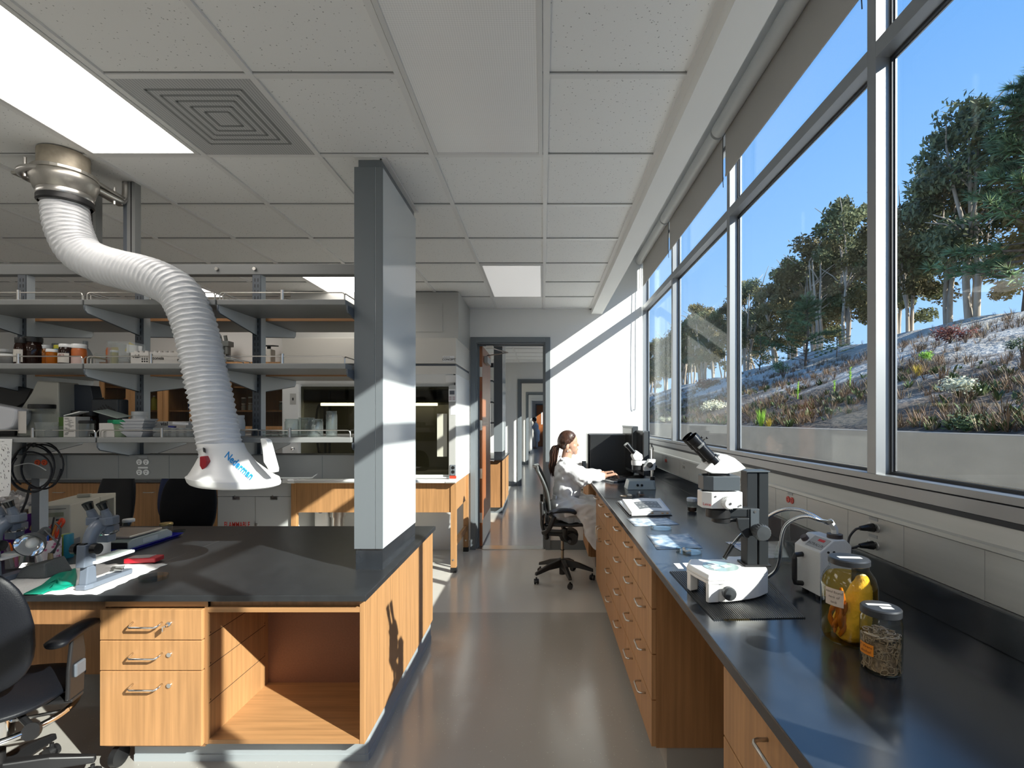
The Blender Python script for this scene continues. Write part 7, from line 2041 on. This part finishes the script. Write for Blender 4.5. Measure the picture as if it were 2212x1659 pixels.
# ------------------------------------------------------------------ far microscope on the right bench
fm_ = thing('stereo_microscope','small white stereo microscope with a grey base near the keyboard','microscope',atz(1388,1058,ZR))
M_fg = mat('grey green base', (.33,.37,.36), .35)
Yf = atz(1388,1058,ZR).y
xa,xb = shx(1355,Yf),shx(1419,Yf)
MB().add([(xa,Yf,ZR),(xb-.012,Yf,ZR),(xb,Yf+.03,ZR),(xb,Yf+.17,ZR),(xa,Yf+.17,ZR),(xa+.02,Yf+.03,ZR+.07),(xb-.028,Yf+.03,ZR+.07),(xb-.004,Yf+.05,ZR+.07),(xb-.004,Yf+.165,ZR+.075),(xa+.02,Yf+.165,ZR+.075)],[(4,3,2,1,0),(5,6,7,8,9),(0,1,6,5),(1,2,7,6),(2,3,8,7),(3,4,9,8),(4,0,5,9)]).build('base', M_fg, fm_, bevel=.004)
for f_ in (.36,.50): MB().cyl((lerp(xa,xb,f_),Yf+.012,ZR+.038),(lerp(xa,xb,f_),Yf+.002,ZR+.036),.010,n=14).build('knob', M_black, fm_, smooth=40)
Yp = Yf+.09
xp = shx(1409,Yp)
ztop = 1.53-(966-906)*Yp/F
MB().cyl((xp,Yp,ZR+.07),(xp,Yp,ztop),.012,n=16).build('pole', M_chrome, fm_, smooth=40)
MB().cyl((xp,Yp,ZR+.07),(xp,Yp,ZR+.10),.021,n=16).build('pole_collar', M_black, fm_, smooth=40)
MB().tube([(xp,Yp,ztop),(xp-.006,Yp,ztop+.02),(xp-.002,Yp,ztop+.035)],[.008,.006,.002],6).build('pole_tip', M_black, fm_)
zc_ = 1.53-(1003-906)*Yp/F
MB().prism([(xp-.075,zc_-.055),(xp+.018,zc_-.045),(xp+.022,zc_+.045),(xp-.035,zc_+.045),(xp-.045,zc_+.02),(xp-.075,zc_-.02)],'y',Yp-.035,Yp+.03).build('focus_block', M_leica, fm_, bevel=.005)
MB().cyl((xp-.03,Yp-.035,zc_-.002),(xp-.03,Yp-.055,zc_-.002),.024,n=20).build('focus_knob', M_black, fm_, smooth=40)
MB().cyl((xp+.02,Yp,zc_-.02),(xp+.04,Yp,zc_-.02),.010,n=14).build('clamp_knob', M_black, fm_, smooth=40)
xh = shx(1377,Yp)
MB().box(xh-.03,xp-.04,Yp-.012,Yp+.015,zc_+.005,zc_+.03).build('arm', M_leica, fm_, bevel=.004)
MB().lathe([(.030,zc_-.05),(.038,zc_-.045),(.038,zc_-.005)],(xh-.008,Yp,0),24).build('objective', M_black, fm_, smooth=40)
MB().lathe([(.044,zc_-.006),(.046,zc_+.02),(.044,zc_+.034)],(xh-.008,Yp,0),24).build('holder_ring', M_leica, fm_, smooth=40)
MB().prism([(xh-.055,zc_+.075),(xh-.02,zc_+.125),(xh+.035,zc_+.085),(xh+.04,zc_+.045),(xh+.02,zc_+.032),(xh-.035,zc_+.034)],'y',Yp-.045,Yp+.045).build('binocular_head', M_leica, fm_, bevel=.01, seg=3)
d = Vector((-.66,-.05,.75)).normalized()
for s_ in (-1,1):
    b0 = Vector((xh-.032,Yp+s_*.026,zc_+.10)); MB().cyl(b0,b0+d*.075,.017,.017,18).cyl(b0+d*.07,b0+d*.10,.021,.021,18).build('eyepiece', M_black_sh, fm_, smooth=40)

# ------------------------------------------------------------------ computer
cp = thing('computer_tower','black computer tower at the far end of the right bench','computer',(.95,5.5,ZR))
ct0,ct1 = shx(1270,5.20),shx(1362,5.20)
zt_ = 1.53-(937-906)*5.2/F
MB().box(ct0+.016,ct1,5.2,5.40,ZR+.001,zt_).build('case', mat('black computer case', (.02,.021,.022), .38), cp, bevel=.012, seg=3)
MB().box(ct0-.004,ct0+.014,5.195,5.40,ZR+.001,zt_).build('front_bezel', M_black_sh, cp, bevel=.008, seg=3)
MB().box(ct0+.015,ct1,5.195,5.2,zt_-.012,zt_-.004).build('edge_trim', M_steel, cp)
def monitor(label, px0, px1, py0, py1, Y, yaw, foot=True):
    W2 = .46
    c = at((px0+px1)/2,(py0+py1)/2,Y)
    o = thing('monitor', label, 'monitor', (c.x,c.y,ZR), yaw)
    zc_ = c.z-ZR; h_ = (py1-py0)*Y/F
    MB().box(-W2/2,W2/2,-.03,.03,zc_-h_/2,zc_+h_/2).build('casing', mat('dark grey monitor', (.05,.055,.06), .4), o, world=False, bevel=.006)
    MB().box(-W2/2+.025,W2/2-.025,-.0325,-.0295,zc_-h_/2+.03,zc_+h_/2-.025).build('screen', mat('dark screen', (.012,.013,.015), .15), o, world=False)
    MB().box(-W2/2-.001,W2/2+.001,-.034,-.024,zc_+h_/2-.012,zc_+h_/2+.002).build('bezel', M_gray_paint, o, world=False)
    MB().box(-.03,.03,-.01,.04,.02,zc_).build('stand', M_black, o, world=False)
    MB().lathe([(.13,0),(.13,.012),(.05,.03),(0,.032)],(0,0,0),28).build('foot', M_black, o, world=False, smooth=40)
    return o
monitor('dark flat monitor seen edge on, the farther of the two screens',1345,1377,920,1016,5.12,math.radians(-87))
monitor('dark flat monitor seen edge on, the nearer of the two screens',1367,1400,930,1022,4.86,math.radians(-87))
kb_ = thing('keyboard','black and grey keyboard under the hands of the seated woman','keyboard',atz(1327,1042,ZR))
kq_ = [atz(1303,1044,ZR),atz(1350,1046,ZR),atz(1350,1032,ZR),atz(1325,1022,ZR)]
kc_ = atz(1328,1037,ZR)
kb_.location = (kc_.x,kc_.y,ZR); kb_.rotation_euler = (0,0,math.radians(-62))
MB().prism([(-.085,.0),(.085,.0),(.085,.028),(-.085,.014)],'x',-.16,.16).build('case', M_black, kb_, world=False, bevel=.004)
MB().box(-.16,.16,-.13,-.085,0,.012).build('wrist_rest', mat('silver wrist rest', (.35,.36,.37), .35, metal=.4), kb_, world=False, bevel=.004)
ky = MB()
for r in range(5):
    for k in range(15):
        y = -.060+r*.027; ky.box(-.15+k*.0198,-.15+k*.0198+.016,y-.010,y+.010,.017+.0022*r,.023+.0024*r)
ky.build('keys', mat('grey key caps', (.09,.09,.095), .4), kb_, world=False)
# ------------------------------------------------------------------ mesh office chair
M_mf = mat('graphite chair frame', (.085,.09,.088), .4)
M_md = mat('black chair plastic', (.018,.018,.018), .42)
M_mesh = glass('black mesh fabric', (.28,.29,.28), .15, .4, (.03,.032,.03,.65))
CX, CY = .185, 4.68
ch = thing('office_chair', 'black mesh office chair on which the woman in the white coat sits', 'chair', (CX,CY,0))
star(ch, .285, math.radians(-6), .125, .075, M_md)
MB().cyl((0,0,.05),(0,0,.20),.030,n=20).build('column_sleeve', M_md, ch, world=False, smooth=40)
MB().cyl((0,0,.19),(0,0,.42),.014,n=16).build('gas_column', mat('bronze column', (.42,.33,.24), .3, metal=.9), ch, world=False, smooth=40)
MB().cyl((0,0,.28),(0,0,.287),.021,n=16).build('column_ring', M_md, ch, world=False)
tm_ = MB().prism([(-.15,.465),(-.15,.43),(-.03,.425),(-.02,.385),(.05,.36),(.10,.355),(.145,.40),(.15,.45),(.115,.475),(.05,.475),(-.02,.46)],'y',-.075,.075)
tm_.build('tilt_mechanism', M_md, ch, world=False, bevel=.012, seg=3)
MB().cyl((.085,-.135,.415),(.085,.135,.415),.055,n=28).build('spring_housing', M_md, ch, world=False, smooth=40)
MB().cyl((.06,-.17,.40),(.06,-.135,.40),.014,n=14).cyl((.06,-.172,.40),(.06,-.17,.40),.009,n=12).build('tension_knob', M_post, ch, world=False, smooth=40)
MB().tube(bez([(.02,-.20,.53),(.015,-.19,.47),(.03,-.15,.43),(.07,-.12,.41)],5),.022,10).build('swing_arm', M_md, ch, world=False, smooth=True)
MB().tube(bez([(.02,.20,.53),(.015,.19,.47),(.03,.15,.43),(.07,.12,.41)],5),.022,10).build('swing_arm', M_md, ch, world=False, smooth=True)
def seat_c(u,v):
    x = lerp(-.16,.27,u); y = (v-.5)*.48*(1-.25*max(0,u-.6))
    z = .555 + .02*(abs(v-.5)*2)**2 - .035*max(0,(u-.72)/.28)**2 - .008*math.sin(u*PI)
    return Vector((x,y,z))
MB().grid(18,18,lambda u,v: seat_c(u,v)).build('seat_mesh', mat('dark seat mesh', (.025,.026,.025), .6), ch, world=False, smooth=True, solid=.006)
rim = [seat_c(u,0) for u in [i/14 for i in range(15)]]+[seat_c(1,v) for v in [i/10 for i in range(1,11)]]+[seat_c(1-u,1) for u in [i/14 for i in range(1,15)]]+[seat_c(0,1-v) for v in [i/10 for i in range(1,11)]]
MB().tube(rim,.016,8,caps=False).build('seat_frame', M_md, ch, world=False, smooth=True)
bl_ = bez([(-.115,0,.60),(-.155,0,.68),(-.165,0,.76),(-.18,0,.86),(-.215,0,.96),(-.26,0,1.05),(-.275,0,1.085)],8)
def back_c(u,v):
    k = v*(len(bl_)-1); i = min(int(k),len(bl_)-2); p = bl_[i].lerp(bl_[i+1],k-i)
    w_ = lerp(.17,.255,min(1,v*1.6))*(1-.55*max(0,(v-.82)/.18)**3)*(1-.3*max(0,(.10-v)/.10))
    return Vector((p.x+.035*(abs(u-.5)*2)**2, (u-.5)*2*w_, p.z))
MB().grid(14,24,lambda u,v: back_c(u,v)).build('back_mesh', M_mesh, ch, world=False, smooth=True)
loop = [back_c(0,v) for v in [i/24 for i in range(25)]]+[back_c(u,1) for u in [i/8 for i in range(1,9)]]+[back_c(1,1-v) for v in [i/24 for i in range(1,25)]]+[back_c(1-u,0) for u in [i/8 for i in range(1,9)]]
MB().tube(loop,.013,10,caps=False).build('back_frame', M_mf, ch, world=False, smooth=True)
MB().tube(bez([(-.15,-.20,.44),(-.19,-.22,.55),(-.195,-.23,.66),(-.20,-.22,.78)],6),.022,8,flat=.7).tube(bez([(-.15,.20,.44),(-.19,.22,.55),(-.195,.23,.66),(-.20,.22,.78)],6),.022,8,flat=.7).tube([(-.15,-.20,.445),(-.16,0,.445),(-.15,.20,.445)],.022,8).build('back_yoke', M_md, ch, world=False, smooth=True)
MB().box(-.185,-.165,-.19,.19,.66,.76).build('lumbar_pad', M_mf, ch, world=False, bevel=.008, seg=3)
for s_ in (-1,1):
    ap = MB().tube(bez([(-.185,s_*.245,.50),(-.15,s_*.27,.52),(-.115,s_*.278,.575),(-.085,s_*.27,.655)],6),.022,10).build('arm_support', M_md, ch, world=False, smooth=True)
    MB().tube(bez([(-.135,s_*.265,.685),(-.09,s_*.27,.70),(0,s_*.27,.708),(.075,s_*.262,.700),(.115,s_*.255,.678)],6),[.018]+[.030]*4+[.042]*16+[.036]*3+[.02],14,flat=.52).build('armrest', mat('armrest pad', (.016,.018,.024), .38), ch, world=False, smooth=True)

# ------------------------------------------------------------------ the seated woman
M_skin = mat('skin', (.50,.285,.195), .5, noise=(18,.05))
M_coat = mat('white lab coat', (.80,.80,.81), .75)
M_hair = mat('dark brown hair', (.045,.018,.010), .38, noise=(70,.5,(1,1,.15)))
M_trous = mat('dark trousers', (.03,.03,.035), .7)
YC = 4.775
wp_ = thing('person', 'seated woman in a white lab coat typing at the keyboard, dark hair in a ponytail', 'person', (.22,YC,.57))
V = lambda x,y,z: Vector((x,YC+y,z))
b = MB()
# head
b.ell(V(.250,0,1.325),(.086,.070,.088),20,14)
b.ell(V(.283,0,1.272),(.052,.056,.074),18,12)
b.ell(V(.300,0,1.238),(.040,.042,.042),16,10)
b.cap(V(.322,0,1.207),V(.314,0,1.205),.016,.019)
b.cap(V(.285,.0,1.206),V(.250,-.042,1.228),.020,.018).cap(V(.285,0,1.206),V(.250,.042,1.228),.020,.018)
b.cap(V(.331,0,1.305),V(.349,0,1.279),.0065,.0085).cap(V(.344,-.008,1.274),V(.344,.008,1.274),.0068,.0068)
b.cap(V(.322,-.012,1.318),V(.312,-.036,1.316),.009,.008).cap(V(.322,.012,1.318),V(.312,.036,1.316),.009,.008)
for s_ in (-1,1):
    b.ell(V(.298,s_*.035,1.268),(.024,.020,.026),12,8)
    b.ell(V(.3145,s_*.0285,1.2975),(.012,.014,.0095),12,8)
    b.ell(V(.235,s_*.072,1.266),(.016,.007,.028),12,8,(0,.15,s_*-.3))
b.ell(V(.3335,0,1.241),(.0085,.019,.0055),12,8).ell(V(.332,0,1.2325),(.0085,.017,.0058),12,8)
# neck and trunk
b.cap(V(.243,0,1.235),V(.222,0,1.115),.046,.052)
b.cap(V(.215,-.13,1.075),V(.215,.13,1.075),.055,.055).ell(V(.215,0,1.00),(.095,.15,.14)).ell(V(.205,0,.82),(.10,.135,.16)).ell(V(.20,0,.68),(.125,.165,.11))
for s_ in (-1,1):
    b.cap(V(.20,s_*.09,.655),V(.56,s_*.10,.655),.082,.060).cap(V(.56,s_*.10,.655),V(.62,s_*.10,.14),.056,.038)
    b.cap(V(.61,s_*.10,.10),V(.74,s_*.11,.055),.036,.028)
# arms and hands
def arm(b, s_, sh, el, wr):
    b.cap(sh,el,.045,.036); b.cap(el,wr,.036,.024)
def hand(b, wr, d, s_, n_up=Vector((0,0,1)), sc_=1.0):
    """palm and five separate fingers curling down; s_=+1 thumb towards +side"""
    d = d.normalized(); side = n_up.cross(d).normalized(); up = d.cross(side).normalized()*1.0
    if up.z < 0: up = -up
    P = lambda f,s,u: wr + d*f*sc_ + side*s*sc_ + up*u*sc_
    b.cap(wr, P(.02,0,.004), .022*sc_, .022*sc_)
    for k in range(4):
        s0 = (k-1.5)*.0185; b.cap(P(.012,s0*.55,.004),P(.078,s0,.012),.0125*sc_,.0105*sc_,10)
    for k,(l,spread) in enumerate(((.034,-.10),(.040,-.03),(.038,.04),(.030,.12))):
        s0 = (k-1.5)*.0195; a = P(.080,s0,.012)
        q1 = a + d*l*sc_ + side*spread*.03 + up*.006*sc_
        q2 = q1 + d*l*.60*sc_ - up*.020*sc_
        q3 = q2 + d*l*.22*sc_ - up*.024*sc_
        b.cap(a,q1,.0090*sc_,.0084*sc_,10).cap(q1,q2,.0084*sc_,.0076*sc_,10).cap(q2,q3,.0076*sc_,.0068*sc_,10)
    t0 = P(.022,s_*.022,-.004); t1 = P(.052,s_*.046,-.010); t2 = P(.078,s_*.052,-.018)
    b.cap(t0,t1,.0125*sc_,.0098*sc_,10).cap(t1,t2,.0098*sc_,.0082*sc_,10)
shN, elN, wrN = V(.222,-.165,1.075), V(.410,-.185,.972), V(.58,-.085,.980)
shF, elF, wrF = V(.222,.165,1.075), V(.395,.20,.98), V(.575,.075,.992)
arm(b,-1,shN,elN,wrN); arm(b,1,shF,elF,wrF)
hand(b,wrN,Vector((.95,.12,.06)),1); hand(b,wrF,Vector((.95,-.10,.06)),-1)
sculpt(b,'body',M_skin,wp_,.0032,5)
# face details
ey = MB()
for s_ in (-1,1):
    ey.tube(bez([V(.3185,s_*.016,1.2925),V(.3245,s_*.026,1.2905),V(.3170,s_*.040,1.2935)],4),.0016,6)
ey.build('eyelashes', M_hair, wp_, smooth=True)
br_ = MB()
for s_ in (-1,1): br_.tube(bez([V(.3285,s_*.012,1.3155),V(.3235,s_*.028,1.3215),V(.3095,s_*.042,1.3175)],4),[.0022]*6+[.0018]*2+[.001],6)
br_.build('eyebrows', M_hair, wp_, smooth=True)
MB().ell(V(.3375,0,1.2405),(.0062,.0165,.0036),14,8).ell(V(.336,0,1.2335),(.0064,.0145,.004),14,8).build('lips', mat('lips', (.50,.14,.12), .4), wp_, smooth=True)
er = MB()
for s_ in (-1,1): er.ell(V(.237,s_*.079,1.234),(.0045,.0045,.0055),10,8).ell(V(.237,s_*.0795,1.222),(.0055,.005,.007),10,8)
er.build('earrings', mat('pearl', (.80,.76,.70), .2), wp_, smooth=True)
# hair: cap swept back, ponytail
h = MB()
h.ell(V(.238,0,1.338),(.091,.077,.088),24,16,(0,-.25,0))
h.ell(V(.205,0,1.315),(.066,.073,.082),20,12)
for s_ in (-1,1):
    h.cap(V(.285,s_*.048,1.358),V(.215,s_*.064,1.315),.018,.022).cap(V(.250,s_*.060,1.315),V(.190,s_*.045,1.285),.018,.024)
h.cap(V(.180,0,1.300),V(.158,0,1.272),.035,.024)
sculpt(h,'hair',M_hair,wp_,.004,4,disp=lambda c: .0005*math.sin((c.z*1.2+c.x*.5)*520+3*math.sin(c.x*60)))
pt = MB(); rr = random.Random(12)
cen = [V(.160,0,1.272),V(.128,.0,1.255),V(.108,0,1.20),V(.100,0,1.13),V(.085,0,1.06),V(.100,0,.995)]
for k in range(46):
    a = rr.uniform(0,6.28); r = math.sqrt(rr.random()); ph_ = rr.uniform(0,6)
    pts = []
    for i,c in enumerate(cen):
        wd = (.012,.030,.038,.036,.030,.016)[i]*r
        pts.append(c+Vector((math.cos(a)*wd+.006*math.sin(i*1.4+ph_), math.sin(a)*wd, rr.uniform(-.01,.01)-(.03*rr.random() if i == 5 else 0))))
    pt.tube(bez(pts,5),[.0058]*20+[.0050,.0044,.0036,.0028,.0020,.0010],6)
pt.build('ponytail', M_hair, wp_, smooth=True)
# trousers and shoes
t = MB()
for s_ in (-1,1): t.cap(V(.30,s_*.10,.655),V(.56,s_*.10,.655),.084,.066).cap(V(.56,s_*.10,.655),V(.62,s_*.10,.14),.063,.046)
sculpt(t,'trousers',M_trous,wp_,.007,4)
s2_ = MB()
for s_ in (-1,1): s2_.cap(V(.60,s_*.10,.07),V(.76,s_*.115,.045),.045,.036)
sculpt(s2_,'shoes',M_black,wp_,.006,3)
# lab coat: trunk, sleeves, the skirt that drapes over the lap and hangs at the side
c = MB()
c.ell(V(.222,0,1.135),(.066,.075,.040),18,10)
c.cap(V(.208,-.145,1.072),V(.208,.145,1.072),.072,.072).ell(V(.222,0,1.00),(.118,.185,.15),20,14).ell(V(.230,0,.84),(.135,.185,.19),20,14).ell(V(.215,0,.68),(.150,.215,.14),20,14)
c.ell(V(.305,-.05,.93),(.075,.10,.16)).ell(V(.305,.05,.93),(.075,.10,.16))
for s_ in (-1,1): c.cap(V(.26,s_*.10,.665),V(.56,s_*.105,.665),.105,.085)
sk = [(.10,.62),(.20,.56),(.34,.555),(.39,.46),(.455,.36),(.53,.325),(.60,.325),(.64,.50),(.63,.70),(.52,.755),(.30,.80),(.12,.74)]
c.prism(sk,'y',YC-.205,YC-.165)
c.prism([(.30,.66),(.36,.58),(.385,.46),(.455,.36),(.53,.325),(.60,.325),(.64,.50),(.63,.70),(.52,.745),(.34,.745)],'y',YC-.345,YC-.305)
c.prism([(.20,.64),(.30,.66),(.63,.66),(.63,.71),(.52,.755),(.30,.76),(.18,.70)],'y',YC-.345,YC)
c.prism([(x,z) for x,z in sk],'y',YC+.165,YC+.205)
c.cap(shN,elN,.066,.062).cap(elN,V(.43,-.172,.985),.062,.058).cap(V(.43,-.172,.985),V(.555,-.102,.985),.056,.045)
c.ell(V(.375,-.185,.945),(.060,.055,.050)).ell(V(.34,-.185,.985),(.07,.062,.07))
c.cap(shF,elF,.064,.060).cap(elF,V(.545,.096,.990),.056,.044)
def folds(q):
    x, y, z = q.x, q.y-YC, q.z
    f = .0055*math.sin(34*z+22*x+9*y)*math.sin(17*x-14*z+3)+.0036*math.sin(62*x+21*z+2*math.sin(40*z))+.0025*math.sin(95*z-50*x+20*y)
    if z < .62: f += .006*math.sin(48*x+14*z)
    return f
coat = sculpt(c,'lab_coat',M_coat,wp_,.0075,5,disp=folds)
# collar, buttons, back belt
MB().tube(bez([V(.168,-.03,1.168),V(.178,-.075,1.150),V(.235,-.088,1.125),V(.290,-.058,1.085),V(.322,-.02,1.03)],6),[.010]*6+[.014]*10+[.017]*9,8,flat=.5).tube(bez([V(.168,.03,1.168),V(.178,.075,1.150),V(.235,.088,1.125),V(.290,.058,1.085),V(.322,.02,1.03)],6),[.010]*6+[.014]*10+[.017]*9,8,flat=.5).build('collar', M_coat, coat, smooth=True)
bt = MB()
for x,z in ((.372,.86),(.402,.745)): bt.ell(V(x,-.125,z),(.009,.006,.009),10,8)
bt.build('buttons', mat('brown button', (.25,.16,.09), .4), coat, smooth=True)
MB().obox(V(.112,-.10,.79),(.016,.085,.030),(0,.1,.35)).build('back_belt', M_coat, coat, bevel=.004)

# ------------------------------------------------------------------ the person far away
fx, fy = -.43, 25.6
p2 = thing('person', 'distant standing person in a white coat, seen through the row of doors', 'person', (fx,fy,0))
U = lambda x,y,z: Vector((fx+x,fy+y,z))
b = MB()
b.ell(U(-.06,0,1.52),(.095,.078,.115)).cap(U(-.03,0,1.44),U(0,0,1.32),.05,.055).ell(U(.04,0,1.15),(.13,.19,.22)).ell(U(.10,0,.92),(.13,.17,.16))
for s_ in (-1,1):
    b.cap(U(.10,s_*.09,.88),U(.09,s_*.10,.46),.08,.058).cap(U(.09,s_*.10,.46),U(.10,s_*.10,.08),.055,.038).cap(U(.10,s_*.10,.05),U(-.06,s_*.11,.04),.042,.034)
    b.cap(U(.0,s_*.19,1.27),U(-.10,s_*.21,1.10),.05,.04).cap(U(-.10,s_*.21,1.10),U(-.26,s_*.12,1.22),.038,.028)
    for k in range(4): b.cap(U(-.27,s_*.12+.018*(k-1.5),1.22),U(-.35,s_*.12+.02*(k-1.5),1.235-.006*k),.010,.008,8)
    b.cap(U(-.27,s_*.10,1.23),U(-.31,s_*.07,1.26),.011,.009,8)
sculpt(b,'body',M_skin,p2,.008,4)
h = MB().ell(U(-.03,0,1.555),(.105,.092,.10)).ell(U(.01,0,1.52),(.085,.085,.10))
sculpt(h,'hair',M_black,p2,.008,3)
c = MB().cap(U(.02,-.17,1.28),U(.02,.17,1.28),.075,.075).ell(U(.05,0,1.12),(.16,.22,.24)).ell(U(.11,0,.85),(.17,.22,.22))
c.cap(U(.12,-.10,.80),U(.13,-.11,.46),.13,.13).cap(U(.12,.10,.80),U(.13,.11,.46),.13,.13)
for s_ in (-1,1): c.cap(U(.0,s_*.20,1.27),U(-.10,s_*.22,1.10),.068,.058).cap(U(-.10,s_*.22,1.10),U(-.22,s_*.14,1.19),.055,.045)
sculpt(c,'lab_coat',M_coat,p2,.010,3)
t = MB()
for s_ in (-1,1): t.cap(U(.10,s_*.10,.6),U(.10,s_*.10,.10),.075,.055)
sculpt(t,'trousers',mat('pale trousers', (.55,.55,.56), .7),p2,.010,3)
